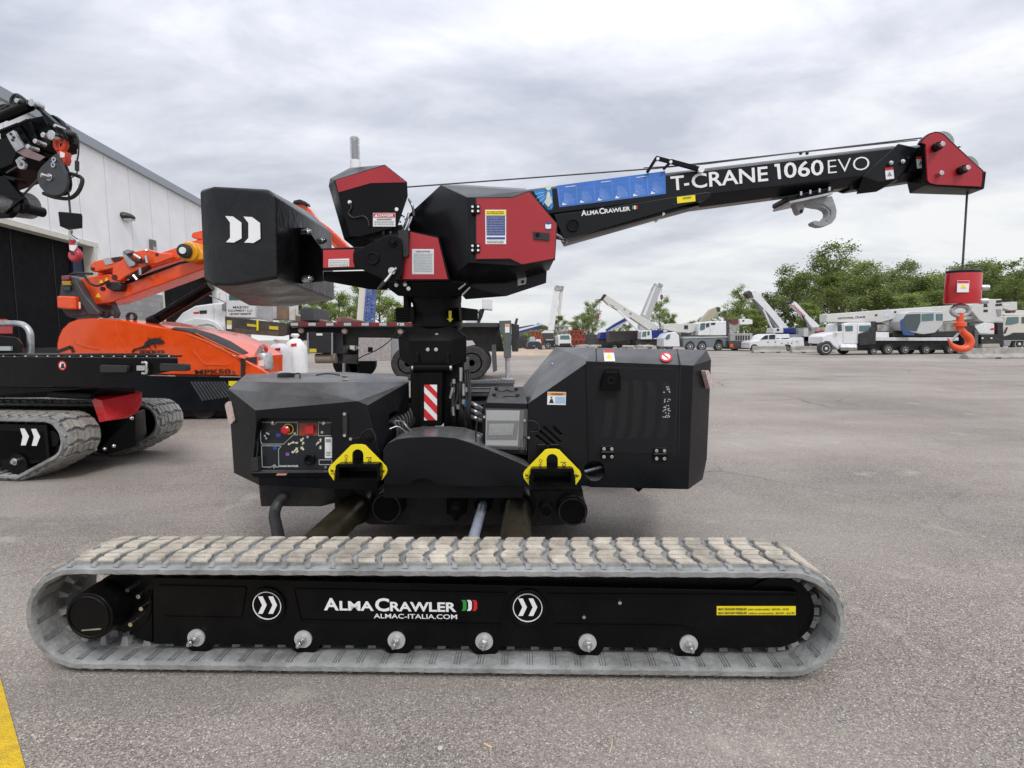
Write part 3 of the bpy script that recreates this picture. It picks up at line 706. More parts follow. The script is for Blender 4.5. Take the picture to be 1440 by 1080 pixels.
for col_, boxes in ((blueink, [(435, 355, 490, 400), (395, 525, 445, 562)]), (M('violet_symbol', (.25, .08, .35), .5), [(555, 600, 600, 640)])):
    mb = MB()
    for x0_, y0_, x1_, y1_ in boxes: mb.pp(K, cr4([(x0_, y0_), (x1_, y0_), (x1_, y1_), (x0_, y1_)]), PD - .003, .002)
    mb.build('panel_symbol', col_, HL)
cream = M('cream_panel_ink', (.62, .6, .45), .5)
mb = MB()
for (x, y, a, s) in [(600, 490, 200, 22), (645, 470, 20, 24), (692, 475, 0, 22), (760, 435, 225, 30), (775, 480, 60, 22), (765, 545, 135, 30), (690, 555, 40, 28), (650, 590, 200, 26), (700, 585, 45, 22), (995, 440, 90, 24), (965, 475, 40, 22), (995, 535, 270, 24), (945, 500, 60, 10)]:
    r_ = R(a); pts = [(-1, -.35), (.1, -.35), (.1, -.8), (1, 0), (.1, .8), (.1, .35), (-1, .35)]
    mb.pp(K, cr4([(x + s * (u * math.cos(r_) - v * math.sin(r_)), y - s * (u * math.sin(r_) + v * math.cos(r_))) for u, v in pts]), PD - .003, .002)
mb.build('arrow_symbol', cream, HL)
decal(K, HL, 'certificate_label', whitedecal, cr4([(1052, 405), (1142, 405), (1142, 668), (1052, 668)]), PD - .002)
mb = MB(); rr = random.Random(5)
for i in range(5): mb.pp(K, cr4([(1062, 428 + i * 9), (1062 + rr.uniform(40, 72), 428 + i * 9), (1130, 431 + i * 9), (1062, 431 + i * 9)]), PD - .005, .001)
for i in range(3): mb.pp(K, cr4([(1066, 590 + i * 20), (1120, 590 + i * 20), (1120, 596 + i * 20), (1066, 596 + i * 20)]), PD - .005, .001)
mb.build('label_print', ink, HL)
c = K.p(*cr4([(870, 680)])[0], PD); mb = MB(); mb.ring((c.x, c.y - .02, c.z), (0, 1, 0), .02, .032, .02, 28); mb.cyl((c.x, c.y - .008, c.z), (c.x, c.y, c.z), .02); mb.build('round_socket', black, HL, .002)
mb = MB(); 
for x, y in ((350, 340), (372, 352), (340, 405), (325, 375)): q = K.p(*cr4([(x, y)])[0], PD); mb.cyl((q.x, q.y - .03, q.z), (q.x, q.y, q.z), .006, n=8)
mb.build('key_ring', steel, HL)
mb = MB(); mb.tube(spline([K.p(*q, PD - .02) for q in cr4([(185, 400), (200, 500), (195, 600), (180, 700)])]), .006, 8); a_ = K.p(*cr4([(182, 740)])[0], PD - .03)
mb.box(a_.x - .02, a_.x + .02, a_.y - .02, a_.y + .02, a_.z - .04, a_.z + .04); mb.build('cable_plug', rubberblack, HL, .002)
lettering(K, HL, 'lettering', whitedecal, [('ALMACRAWLER', cr4([(478, 778)])[0], cr4([(720, 778)])[0], 2.6, .02)], PD)
part(K, HL, 'panel_lip', black, [(352, 665), (470, 664), (470, 671), (356, 671)], 2.945, .05, .003)
decal(K, HL, 'warning_strip', M('salmon_strip', (.6, .25, .2), .5), [(390, 665.8), (404, 665.8), (402, 668.5), (388, 668.5)], 2.945)
# side marker lamp, handle, retaining wires
_ml = roundpoly([(319, 568), (325.5, 563), (331.5, 592), (325.5, 598)], 3)
skin(K, HL, 'marker_lamp', ledpink, _ml, .014, .012, plane=surf(K, HL, 330, 585))
mb = MB(); mb.pp(K, [(481, 582), (488, 582), (488, 611), (482, 611)], 2.935, .016); ho = mb.build('door_latch', rubberblack, HL, .003)
mb = MB()
for px, py in ((485, 582), (485, 612), (493.5, 617)): q = K.p(px, py, 2.935); mb.cyl((q.x, q.y - .008, q.z), (q.x, q.y + .016, q.z), .009, n=12)
mb.build('latch_screw', steel, HL)
wire = M('thin_black_wire', (.015, .015, .015), .5)
MB().tube(spline([K.p(*q, 2.94) for q in [(494, 617), (505, 615), (512, 607), (521, 603), (527, 610), (529, 620)]]), .0028, 6).build('retaining_wire', wire, HL)
mb = MB(); q = K.p(519, 617, 2.94); mb.box(q.x - .014, q.x + .014, q.y, q.y + .02, q.z - .008, q.z + .008); mb.cyl((q.x, q.y, q.z - .02), (q.x, q.y, q.z + .02), .004); mb.build('wing_nut', black, HL)
hp = K.P([(514.5, 568), (532, 635)], 2.953); MB().bar(hp[0], hp[1], .006, .004).build('panel_gap', darkhole, HL)
# items on top: black plug with cable, arc slot, tape marks
ztop = K.p(399, 538, 3.14).z
def onz(px, py, z):
    ld = K.inv @ (CR @ Vector(((px - 720) / F, -(py - 540) / F, -1))); t = (z - K.lo.z) / ld.z; return K.lo + ld * t
def polyat(vs, name, mat, par, flat=True): return MB().poly(vs, [tuple(range(len(vs)))]).build(name, mat, par, flat=flat)
c = onz(402, 525, ztop + .03)
mb = MB(); mb.lathe((c.x, c.y, ztop + .0), (0, 0, 1), [(.05, 0), (.056, .01), (.05, .028), (.03, .034), (.001, .035)], 20); mb.tube(spline([(c.x + .04, c.y, ztop + .02), (c.x + .1, c.y - .02, ztop + .03), (c.x + .14, c.y - .1, ztop + .006)]), .005, 8)
MBo = mb.build('remote_antenna_puck', rubberblack, HL)
_tp = surf(K, HL, 500, 532)
mb = MB()
def onpl(px, py, off=.003):
    c_, n_ = _tp; ld = K.inv @ (CR @ Vector(((px - 720) / F, -(py - 540) / F, -1))); return K.lo + ld * ((c_ - K.lo).dot(n_) / ld.dot(n_)) + n_ * off
arc = [(444 + 34 * t / 10, 527.2 - 2.2 * math.sin(PI * t / 10)) for t in range(11)]
for (a0, b0), (a1, b1) in zip(arc[:-1], arc[1:]): mb.poly([onpl(a0, b0), onpl(a1, b1), onpl(a1, b1 + 1.1), onpl(a0, b0 + 1.1)], [(0, 1, 2, 3)])
mb.build('filler_slot', darkhole, HL, flat=True)
for py in (528.2, 533.2): MB().poly([onpl(481, py), onpl(488, py + .3), onpl(489, py + 1.8), onpl(482, py + 1.5)], [(0, 1, 2, 3)]).build('tape_mark', M('pale_tape', (.5, .47, .35), .6), HL, flat=True)
# --- right engine housing
HR = hullpart(K, crane, 'engine_housing', charcoal, [
    (824, 508, 2.93), (975, 514, 2.93), (968, 688, 2.93), (829, 685, 2.93), (838, 489, 3.12), (952, 491.5, 3.12), (993.5, 492, 3.12), (1000, 506, 3.08), (994, 645, 3.08), (988, 674, 3.08), (989, 640, 3.08),
    (824, 495, 3.95), (975, 494, 3.95), (975, 640, 3.95), (824, 640, 3.95)], 0)
HB = hullpart(K, crane, 'sloping_side_cover', charcoal, [(830, 507, 2.94), (830, 684, 2.94), (742.5, 567.5, 2.94), (742.5, 672, 2.94), (781, 488, 3.9), (838, 489, 3.3), (735.5, 543, 3.9), (735, 650, 3.9), (830, 640, 3.9), (830, 492, 3.9)], 0)
# perforated service door
part(K, HR, 'door_gap', darkhole, [(834.5, 515), (953.5, 518), (949.5, 641), (831.5, 636)], 2.929, .002)
DR = part(K, HR, 'service_door', M('service_door_paint', (.0095, .010, .0115), .42, spec=.22, var=.05, bump=.05, bscale=300), [(836, 516.5), (952, 519.5), (948.2, 639.3), (833, 634.5)], 2.924, .006)
mb = MB(); rows = [(855, 553, 867), (876, 536, 0), (896, 534, 0), (916.5, 536, 0), (937, 538, 0)]
S = 3.723
for k, (xt, yt) in enumerate(((265, 310), (360, 250), (428, 245), (500, 250), (577, 255))):
    # column leans right, runs down, returns left
    xb = [258, 333, 407, 480, 557][k]; xm = [290, 365, 437, 512, 587][k]
    yb = 545; n = 26; yy = yt
    y_ = yt; r = 0
    while y_ < yb:
        if y_ < yt + 45: cx_ = xt + (xm - xt) * (y_ - yt) / 45
        elif y_ > yb - 65: cx_ = xm - 12 + (xb - xm + 12) * (y_ - yb + 65) / 65
        else: cx_ = xm - 12 * (y_ - yt - 45) / (yb - yt - 110)
        for j in (-1.5, -.5, .5, 1.5) if r % 2 else (-1, 0, 1):
            q = K.p(780 + (cx_ + j * 12) / S, 470 + y_ / S, 2.924)
            s_ = .0062; mb.poly([(q.x + s_, q.y - .0008, q.z), (q.x, q.y - .0008, q.z + s_), (q.x - s_, q.y - .0008, q.z), (q.x, q.y - .0008, q.z - s_)], [(0, 1, 2, 3)])
        y_ += 8.5; r += 1
po = mb.build('vent_perforation', darkhole, HR, flat=True)
mb = MB(); rr = random.Random(2)
for i in range(42):
    q = K.p(780 + (rr.uniform(568, 604)) / S, 470 + rr.choice([rr.uniform(275, 305), rr.uniform(338, 438), rr.uniform(338, 438)]) / S, 2.922)
    s_ = .004; mb.poly([(q.x + s_, q.y - .0003, q.z), (q.x, q.y - .0003, q.z + s_), (q.x - s_, q.y - .0003, q.z), (q.x, q.y - .0003, q.z - s_)], [(0, 1, 2, 3)])
mb.build('daylit_perforation', labelgrey, HR, flat=True)
for cx_ in (854.3, 928.2):
    mb = MB(); cy_ = 636.5 + (cx_ - 854) * .035
    mb.pp(K, [(cx_ - 9, cy_ - 9), (cx_ + 9, cy_ - 9), (cx_ + 9, cy_ - 1), (cx_ - 9, cy_ - 1)], 2.914, .01); mb.pp(K, [(cx_ - 9, cy_ + 1), (cx_ + 9, cy_ + 1), (cx_ + 9, cy_ + 9), (cx_ - 9, cy_ + 9)], 2.914, .014)
    q0 = K.p(cx_ - 9, cy_, 2.912); q1 = K.p(cx_ + 9, cy_, 2.912); mb.cyl(q0, q1, .007, n=10)
    hg = mb.build('hinge', black, HR, .001)
    mb = MB()
    for dx in (-5, 6):
        for dy in (-5.3, 5.8): q = K.p(cx_ + dx, cy_ + dy, 2.914); mb.cyl((q.x, q.y - .005, q.z), (q.x, q.y, q.z), .0095, n=14)
    mb.build('hinge_screw', steel, HR, .001)
# door grab latch box
hullpart(K, HR, 'door_handle', blackgloss, [(851, 519, 2.924), (869, 519, 2.924), (873, 530, 2.924), (871, 548, 2.924), (845, 548, 2.924), (844, 535, 2.924), (851, 523, 2.87), (868, 523, 2.87), (873, 549, 2.88), (844, 549, 2.88)], .003)
c = K.p(859, 535, 2.868); MB().ring((c.x, c.y - .002, c.z), (0, 1, 0), .012, .022, .008).build('handle_keyhole', black, HR)
decal(K, HR, 'panel_seam', darkhole, [(837.5, 490), (838.8, 490), (839.8, 511), (838.5, 511)], 2.93)
# stickers on the sloping chamfer
_pl = surf(K, HR, 895, 501)
def chdecal(name, mat, pts, off=.003, par=HR): return skin(K, HR, name, mat, pts, off, .002, plane=_pl)
chdecal('white_warning_label', whitedecal, [(848.5, 493), (862.5, 493), (865, 508.5), (850, 508.5)])
chdecal('label_header', redink, [(848.8, 493.2), (862.7, 493.2), (863.4, 496.6), (849.3, 496.6)], .004)
chdecal('label_symbol', yellow, [(856, 498), (861, 505), (852, 505)], .004)
chdecal('prohibition_mark', redink, [(936.5 + 8.5 * math.cos(t * PI / 12), 502.5 + 6.6 * math.sin(t * PI / 12)) for t in range(24)])
chdecal('prohibition_mark_inner', whitedecal, [(936.5 + 6 * math.cos(t * PI / 12), 502.5 + 4.4 * math.sin(t * PI / 12)) for t in range(24)], .004)
chdecal('prohibition_bar', redink, [(932, 500), (933.5, 499), (941, 505), (939.5, 506)], .0055)
chdecal('chamfer_seam', darkhole, [(951.3, 490.5), (952.5, 490.5), (957.5, 513.5), (956, 513.5)], .001)
part(K, HR, 'body_seam', darkhole, [(956, 514), (957.3, 514), (955, 640), (953.8, 640)], 2.928, .001)
_ml = roundpoly([(985, 521), (990, 520), (997, 541), (992, 547)], 2)
skin(K, HR, 'marker_lamp', ledpink, _ml, .028, .026, plane=surf(K, HR, 989, 545))
c = K.p(836, 662, 2.93)
cb = MB().cyl((c.x, K.y(2.85), c.z), (c.x, K.y(3.05), c.z), .058, n=32); cut(HR, cb)
cb = MB().cyl((c.x, K.y(2.85), c.z), (c.x, K.y(3.05), c.z), .058, n=32); cut(HB, cb)
mb = MB(); mb.cyl((c.x - .05, K.y(3.0), c.z - .02), (c.x + .05, K.y(3.02), c.z + .0), .012, n=12); mb.build('exhaust_pipe', galv, HR)
hullpart(K, HR, 'jacking_point', black, [(890, 686, 3.0), (905, 686, 3.0), (898, 692, 3.0), (890, 686, 3.1), (905, 686, 3.1), (898, 692, 3.1)])
# louvres and labels on the side cover
mb = MB()
for i, (a_, b_) in enumerate(((crop(540, 430, 3.272, [(705, 600), (755, 640)])), crop(540, 430, 3.272, [(715, 575), (783, 634)]), crop(540, 430, 3.272, [(738, 560), (812, 627)]), crop(540, 430, 3.272, [(783, 560), (815, 592)]))):
    p0 = K.p(*a_, 2.94); p1 = K.p(*b_, 2.94); mb.prism(capsule(p0.x, p0.z, p1.x, p1.z, .0085), K.y(2.9), K.y(3.0))
cut(HB, mb)
part(K, HB, 'louvre_liner', darkhole, [(750, 595), (800, 595), (800, 632), (750, 632)], 2.985, .004)
decal(K, HB, 'warning_label', whitedecal, [(770, 551), (796, 551.5), (795.5, 569.5), (769.5, 569)], 2.94)
decal(K, HB, 'label_header', M('orange_header', (.75, .3, .03), .5), [(770.5, 551.7), (795.5, 552), (795.5, 555.8), (770.5, 555.5)], 2.938)
lettering(K, HB, 'label_print', ink, [('WARNING', (775, 555), (792, 555.2), 2.4, .02)], 2.936)
mb = MB(); mb.pp(K, [(772, 567), (774, 561), (777, 561), (779, 567)], 2.938, .001); q = K.p(775.5, 559, 2.938); mb.cyl((q.x, q.y, q.z), (q.x, q.y + .001, q.z), .005, n=12); mb.build('label_figure', ink, HB)
textlines(K, HB, 'label_blue_print', M('label_blue', (.2, .45, .75), .5), 781, 795, [558, 560.5, 563, 565.5], 2.937, 1.2, 4)
p_ = K.p(776.5, 512, 3.45); MB().ball((p_.x, p_.y, p_.z), .008, 6).build('cover_screw', steel, HB)
mb = MB(); 
for px in (762, 780): q = K.p(px, 629, 2.92); mb.box(q.x - .025, q.x + .025, q.y, q.y + .03, q.z - .014, q.z + .014)
mb.build('lifting_eye_bracket', black, HB, .002)
# electrical box with clear cover
EB = hullpart(K, crane, 'electrical_box', charcoal, [(684, 566, 2.95), (742, 567.5, 2.95), (691, 543.5, 3.12), (735.5, 543.5, 3.12), (677, 578, 2.95), (680, 636, 2.95), (742, 640, 2.95), (691, 560, 3.3), (740, 560, 3.3), (680, 630, 3.3), (742, 630, 3.3)], .004)
fr_ = part(K, EB, 'cover_frame', M('clear_grey_cover', (.05, .05, .052), .15, coat=1.), [(682, 574), (742, 575.5), (741, 633), (683, 631)], 2.93, .02, .005, .02)
wn = part(K, EB, 'junction_box_window', M('pale_grey_plastic', (.34, .35, .34), .35, var=.04), [(684, 577), (731, 577.5), (728, 627), (682.5, 626)], 2.925, .012, .004, .01)
part(K, EB, 'window_recess', M('mid_grey_plastic', (.12, .125, .125), .3, var=.04), [(685, 591), (730, 591.5), (727, 619), (683.5, 619)], 2.923, .004, .002)
part(K, EB, 'breaker_strip', M('light_grey_plastic', (.26, .27, .26), .3), [(688, 596), (723, 596), (721, 612), (687, 612)], 2.921, .004, .002)
mb = MB(); mb.pp(K, [(690, 601), (702, 601), (701, 609), (689.5, 609)], 2.919, .003); mb.pp(K, [(711, 600), (721, 600), (720, 608), (711, 608)], 2.919, .003); mb.build('breaker', greysteel, EB)
part(K, EB, 'clear_cover', M('clear_acrylic', (.9, .9, .9), .03, var=.01, alpha=.05, coat=1.), [(683, 576), (737, 577), (735, 629), (683, 628)], 2.912, .003)
mb = MB(); mb.tube(spline([K.p(*q, 2.92) for q in [(739, 592), (750, 592), (758, 598), (757, 606), (745, 607)]]), .003, 6); mb.tube(spline([K.p(*q, 2.92) for q in [(733, 622), (737, 614), (741, 622), (737, 634), (731, 634), (733, 622)]]), .003, 6)
mb.tube(spline([K.p(*q, 2.92) for q in [(683, 586), (675, 583), (671, 592), (669, 615), (671, 628)]]), .004, 6)
mb.build('retaining_wire', wire, EB)
mb = MB()
for px, py in ((673, 612), (743.5, 615), (738, 591), (681, 586)): q = K.p(px, py, 2.92); mb.cyl((q.x, q.y - .01, q.z), (q.x, q.y + .02, q.z), .007, n=10)
mb.build('cover_screw', steel, EB)
mb = MB(); zt = None
for px, py, d in ((698, 548, 3.08), (726, 549, 3.08), (695, 557, 3.02), (728, 558, 3.02)):
    q = K.p(px, py, d); mb.ball((q.x, q.y, q.z + .004), .009, 6); mb.bar((q.x - .012, q.y, q.z + .012), (q.x + .012, q.y, q.z + .012), .006, .005)
mb.tube(spline([K.p(698, 548, 3.08), K.p(706, 551, 3.06), K.p(713, 548.5, 3.07), K.p(720, 551, 3.06), K.p(726, 549, 3.08)]), .0025, 6); mb.tube(spline([K.p(695, 557, 3.01), K.p(704, 560, 3.0), K.p(712, 557, 3.01), K.p(728, 558, 3.01)]), .0025, 6)
mb.build('toggle_clip', black, EB)
# --- arched centre beam
arch = crop(540, 430, 3.272, [(-5, 665), (20, 630), (60, 612), (105, 605), (180, 601), (260, 601), (330, 607), (400, 628), (470, 655), (560, 692), (620, 718), (672, 746), (668, 834), (560, 834), (245, 830), (228, 812), (205, 800), (170, 796), (145, 803), (115, 826), (0, 826)])
AB = MB().pp(K, arch, 2.86, .34).build('centre_beam', charcoal, crane, .006)
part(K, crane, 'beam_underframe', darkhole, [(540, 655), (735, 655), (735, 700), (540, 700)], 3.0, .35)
# --- yellow lifting lugs with fork pockets
def lug(cx, cy, w):
    d = 2.85
    outer = [(cx - 8, cy), (cx + 8, cy), (cx + w, cy + 35), (cx + w, cy + 40), (cx + w - 8, cy + 50), (cx + w - 12, cy + 36), (cx + w - 15, cy + 30), (cx - w + 15, cy + 30), (cx - w + 12, cy + 36), (cx - w + 8, cy + 50), (cx - w, cy + 40), (cx - w, cy + 35)]
    # split by the slot: build as polygon with a slot opening at the bottom edge
    slot = [(cx + 8, cy + 30), (cx + 8, cy + 14)] + [(cx + 8 * math.cos(PI * k / 8), cy + 14 - 8 * math.sin(PI * k / 8)) for k in range(1, 8)] + [(cx - 8, cy + 14), (cx - 8, cy + 30)]
    o = [(cx - 10, cy + .5), (cx - 5, cy - .8), (cx + 5, cy - .8), (cx + 10, cy + .5)] + [(cx + w - 2, cy + 30), (cx + w, cy + 35), (cx + w - 1, cy + 40), (cx + w - 8, cy + 50), (cx + w - 9, cy + 36), (cx + w - 14, cy + 30)] + slot + [(cx - w + 14, cy + 30), (cx - w + 9, cy + 36), (cx - w + 8, cy + 50), (cx - w + 1, cy + 40), (cx - w, cy + 35), (cx - w + 2, cy + 30)]
    L_ = MB().pp(K, o, d, .016).build('lifting_lug', yellow, crane, .0015)
    L_['label'] = 'yellow lifting lug plate above a fork pocket'
    mb = MB(); pk = K.P([(cx - w + 10, cy + 26.5), (cx + w - 10, cy + 26.5), (cx + w - 10, cy + 51.5), (cx - w + 10, cy + 51.5)], 2.80)
    xs = (pk[0].x, pk[1].x); zs = (pk[3].z, pk[0].z); t = .018; ya, yb = K.y(2.80), K.y(3.5)
    outl = roundpoly([(xs[0], zs[0]), (xs[1], zs[0]), (xs[1], zs[1]), (xs[0], zs[1])], .02); inl = roundpoly([(xs[0] + t, zs[0] + t), (xs[1] - t, zs[0] + t), (xs[1] - t, zs[1] - t), (xs[0] + t, zs[1] - t)], .008)
    rg = [[(x, ya, z) for x, z in outl], [(x, yb, z) for x, z in outl], [(x, yb, z) for x, z in inl], [(x, ya, z) for x, z in inl]]
    mb.rings(rg, closed=True); mb.build('fork_pocket', blackgloss, crane)
    MB().poly([(x, yb - .05, z) for x, z in inl], [tuple(range(len(inl)))]).build('pocket_end', darkhole, crane)
    part(K, crane, 'lug_backing', black, [(cx - 10, cy + 3), (cx + 10, cy + 3), (cx + 10, cy + 30), (cx - 10, cy + 30)], 2.95, .02)
    # printed symbols
    mb = MB(); 
    for (x, y, s) in ((cx - 16, cy + 18, 1.), (cx + 17, cy + 21, 1.), (cx - w + 6, cy + 37, .9), (cx + w - 6, cy + 37, .9)):
        q = K.p(x, y, d - .0015)
        if x < cx - 10 and x > cx - 25:
            mb.ring((q.x, q.y, q.z + .009), (0, 1, 0), .007, .009, .001, 16); mb.bar((q.x, q.y, q.z), (q.x, q.y, q.z - .012), .001, .002); mb.ring((q.x - .003, q.y, q.z - .014), (0, 1, 0), .005, .0072, .001, 12)
        elif abs(x - cx) < 20:
            mb.ring((q.x, q.y, q.z), (0, 1, 0), .006, .009, .001, 12); mb.bar((q.x - .02, q.y, q.z + .014), (q.x + .012, q.y, q.z + .014), .001, .003); mb.bar((q.x - .012, q.y, q.z - .003), (q.x + .006, q.y, q.z - .009), .001, .003)
        else:
            sg = 1 if x < cx else -1
            mb.bar((q.x - .012, q.y, q.z - .013), (q.x + .012, q.y, q.z - .009 * sg - .004), .001, .0025); mb.bar((q.x - .01, q.y, q.z + .01), (q.x + .006, q.y, q.z - .006), .001, .003); mb.ring((q.x, q.y, q.z + .003), (0, 1, 0), .003, .006, .001, 10); mb.bar((q.x - .008, q.y, q.z - .004), (q.x - .008, q.y, q.z + .014), .001, .002)
    mb.build('lug_symbol', ink, L_)
lug(503, 626, 41.5); lug(776.5, 632.5, 41)
# --- mast column
BX = MB().ph(K, [(560, 474, 3.34), (575, 479, 3.27), (635, 479, 3.27), (656, 473, 3.34), (575, 460, 3.36), (635, 459, 3.36), (562, 505, 3.34), (576, 514, 3.27), (636, 515, 3.27), (656, 509, 3.34), (560, 474, 3.8), (656, 473, 3.8), (562, 505, 3.8), (656, 509, 3.8), (575, 462, 3.8), (635, 461, 3.8)]).build('mast_head', black, crane, .004)
mb = MB()
for px, py in ((602, 491.5), (613.5, 491.5), (614.5, 471)): q = K.p(px, py, 3.27 if py > 480 else 3.32); mb.cyl((q.x, q.y - .012, q.z), (q.x, q.y + .01, q.z), .012, n=14)
mb.build('dome_bolt', steel, BX, .002)
mb = MB(); mb.pp(K, [(577, 505), (593, 505), (592, 612), (577, 612)], 3.3, .35); mb.pp(K, [(624, 505), (652, 505), (654, 560), (651, 612), (624, 612)], 3.34, .3); mb.build('mast_side_plate', black, crane, .004)
mb = MB(); mb.pp(K, [(584, 497), (588, 497), (590, 520), (582, 520)], 3.24, .06); mb.pp(K, [(627, 497), (631, 497), (633, 520), (625, 520)], 3.24, .06); mb.build('pin_lug', black, crane, .004)
p0 = K.p(582, 517.5, 3.24); p1 = K.p(633, 517.5, 3.24); MB().cyl(p0, p1, .030, n=28).build('cylinder_pin', blackgloss, crane, .003)
mb = MB(); mb.cyl(p0 - Vector((.012, 0, 0)), p0 + Vector((.002, 0, 0)), .02, n=14); mb.cyl(p1 - Vector((.002, 0, 0)), p1 + Vector((.012, 0, 0)), .02, n=14); mb.build('pin_bolt', steel, crane, .002)
mb = MB(); mb.pp(K, roundpoly([(589.5, 524), (622, 524), (621, 599), (590.5, 599)], 2), 3.22, .13); CY = mb.build('lift_cylinder', blackgloss, crane, .012, seg=3)
q = K.p(607, 590, 3.28); MB().cyl((q.x, q.y, q.z), (q.x, q.y, q.z - .2), .022, n=20).build('cylinder_rod', chrome, crane)
decal(K, CY, 'striped_marker', whitedecal, [(596.5, 541), (614.5, 541), (614.5, 591), (596.5, 591)], 3.22)
mb = MB()
for pts in ([(596.5, 541), (604, 541), (614.5, 552), (614.5, 561), (596.5, 543)], [(596.5, 552), (614.5, 571), (614.5, 583), (596.5, 564)], [(596.5, 574), (613, 591), (601, 591), (596.5, 586)]): mb.pp(K, pts, 3.217, .001)
mb.build('red_stripe', redink, CY)
# hoses and fittings right of the cylinder
mb = MB(); rr = random.Random(11)
for i in range(9):
    x = 634 + i * 3.2; mb.tube(spline([K.p(x + rr.uniform(-2, 2), 520, 3.38), K.p(x + rr.uniform(-4, 4), 555, 3.32), K.p(x + rr.uniform(-4, 6), 585, 3.3), K.p(x + rr.uniform(2, 8), 615, 3.4)]), .009, 8)
mb.build('hydraulic_hose_bundle', hose, crane)
mb = MB()
for px, py in ((638, 536), (637, 548), (637, 577), (648, 520), (644, 572), (652, 565), (655, 548)):
    q = K.p(px, py, 3.28); mb.cyl((q.x, q.y, q.z - .014), (q.x, q.y, q.z + .014), .012, n=8)
for a_, b_ in (((637, 545), (633, 560)), ((648, 518), (648, 536)), ((652, 540), (652, 556)), ((637, 572), (638, 584))): mb.cyl(K.p(*a_, 3.26), K.p(*b_, 3.26), .010, n=10)
mb.build('hose_fitting', galv, crane)
MB().ph(K, [(650, 565, 3.3), (658, 563, 3.3), (658, 572, 3.3), (650, 572, 3.3), (650, 565, 3.36), (658, 572, 3.36)]).build('blue_coupling', M('blue_anodised', (.02, .1, .3), .3, .5), crane)
mb = MB()
for k in range(3): mb.tube(spline([K.p(658, 566 + k * 9, 3.6), K.p(668, 570 + k * 9, 3.55), K.p(680, 577 + k * 8, 3.6)]), .016, 10)
mb.build('silver_hose', M('silver_sleeve', (.5, .5, .52), .35, .6, scale=60), crane)
mb = MB()
for k in range(8):
    a = K.p(549 + k * 3.4, 611 - k * 3.6, 3.1 + k * .03)
    mb.tube([a + Vector((.045 * math.cos(t), .02 * math.sin(t), .075 * math.sin(t))) for t in [j * 2 * PI / 14 for j in range(14)]], .011, 8, closed=True)
mb.build('corrugated_duct', hose, crane)
mb = MB(); mb.tube(spline([K.p(556, 592, 3.0), K.p(566, 593, 3.05), K.p(572, 600, 3.05), K.p(578, 606, 3.08)]), .006, 8); mb.tube(spline([K.p(548, 603, 3.0), K.p(560, 600, 3.02), K.p(574, 610, 3.05)]), .004, 8); mb.build('wire_clip', galv, crane)
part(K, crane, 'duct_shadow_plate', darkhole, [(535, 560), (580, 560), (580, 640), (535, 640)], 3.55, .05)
# gratings between mast and box
gr = galv
for (x0_, x1_, ya_, yb_, d_) in ((655, 722, 534, 541, 4.15), (654, 690, 542, 553, 3.9)):
    mb = MB(); a = K.p(x0_, yb_, d_ - .25); b = K.p(x1_, yb_, d_ - .25); 
    mb.box(a.x, b.x, a.y, a.y + .32, a.z - .02, a.z)
    n = 14
    for i in range(n): x = a.x + (b.x - a.x) * (i + .5) / n; mb.box(x - .007, x + .007, a.y, a.y + .32, a.z + .0005, a.z + .008)
    for j in range(4): mb.box(a.x, b.x, a.y + .08 * j, a.y + .08 * j + .012, a.z + .001, a.z + .011)
    mb.build('grating_step', M('step_grating', (.2, .2, .2), .5, .5, bump=.3), crane)
part(K, crane, 'rear_deck', underblack, [(655, 553), (690, 553), (690, 640), (655, 640)], 3.9, .2)
part(K, crane, 'rear_bracket', galv, [(657, 564), (690, 564), (690, 569), (657, 569)], 3.85, .05)
# slew neck
q = K.p(614, 417, 3.5); q2 = K.p(614, 460, 3.5)
rN = .162
MB().lathe((q.x, q.y, 0), (0, 0, 1), [(rN * .92, q2.z - .02), (rN * 1.02, q2.z), (rN * 1.03, q2.z + .05), (rN * .97, q2.z + .08), (rN * .95, q.z - .06), (rN, q.z - .03), (rN, q.z + .03)], 48).build('slew_neck', black, crane, .002)
pts = [(631, 437), (635, 437), (635, 448), (637.5, 448), (633, 453), (628.5, 448), (631, 448)]
decal(K, crane, 'slew_arrow', yellow, pts, 3.5 - rN + .025, th=.01)
mb = MB(); mb.pp(K, [(556, 433), (582, 431), (583, 452), (557, 453)], 3.4, .14)
for k in range(5): a = K.p(555, 436 + k * 3.6, 3.38); mb.box(a.x - .005, a.x + .09, a.y, a.y + .18, a.z - .004, a.z + .004)
q = K.p(573, 430, 3.45); mb.cyl((q.x, q.y, q.z - .02), (q.x, q.y, q.z + .09), .025, n=16); mb.cyl((q.x + .02, q.y, q.z + .02), (q.x + .02, q.y, q.z + .12), .012, n=12)
mb.build('slew_motor', black, crane, .002)
MB().ph(K, [(648, 432, 3.3), (672, 435, 3.3), (672, 451, 3.3), (649, 451, 3.3), (648, 432, 3.5), (672, 435, 3.5), (672, 451, 3.5), (649, 451, 3.5)]).build('valve_block', black, crane, .003)
mb = MB(); mb.tube(spline([K.p(647, 395, 3.2), K.p(646, 420, 3.22), K.p(648, 450, 3.25)]), .009, 8); mb.tube(spline([K.p(672, 438, 3.3), K.p(676, 445, 3.3), K.p(672, 452, 3.3)]), .004); mb.build('neck_hose', hose, crane)
mb = MB(); mb.cyl(K.p(645, 407, 3.1), K.p(655, 399, 3.1), .006); mb.cyl(K.p(650, 415, 3.1), K.p(661, 404, 3.1), .006); mb.build('stay_rod', galv, crane)
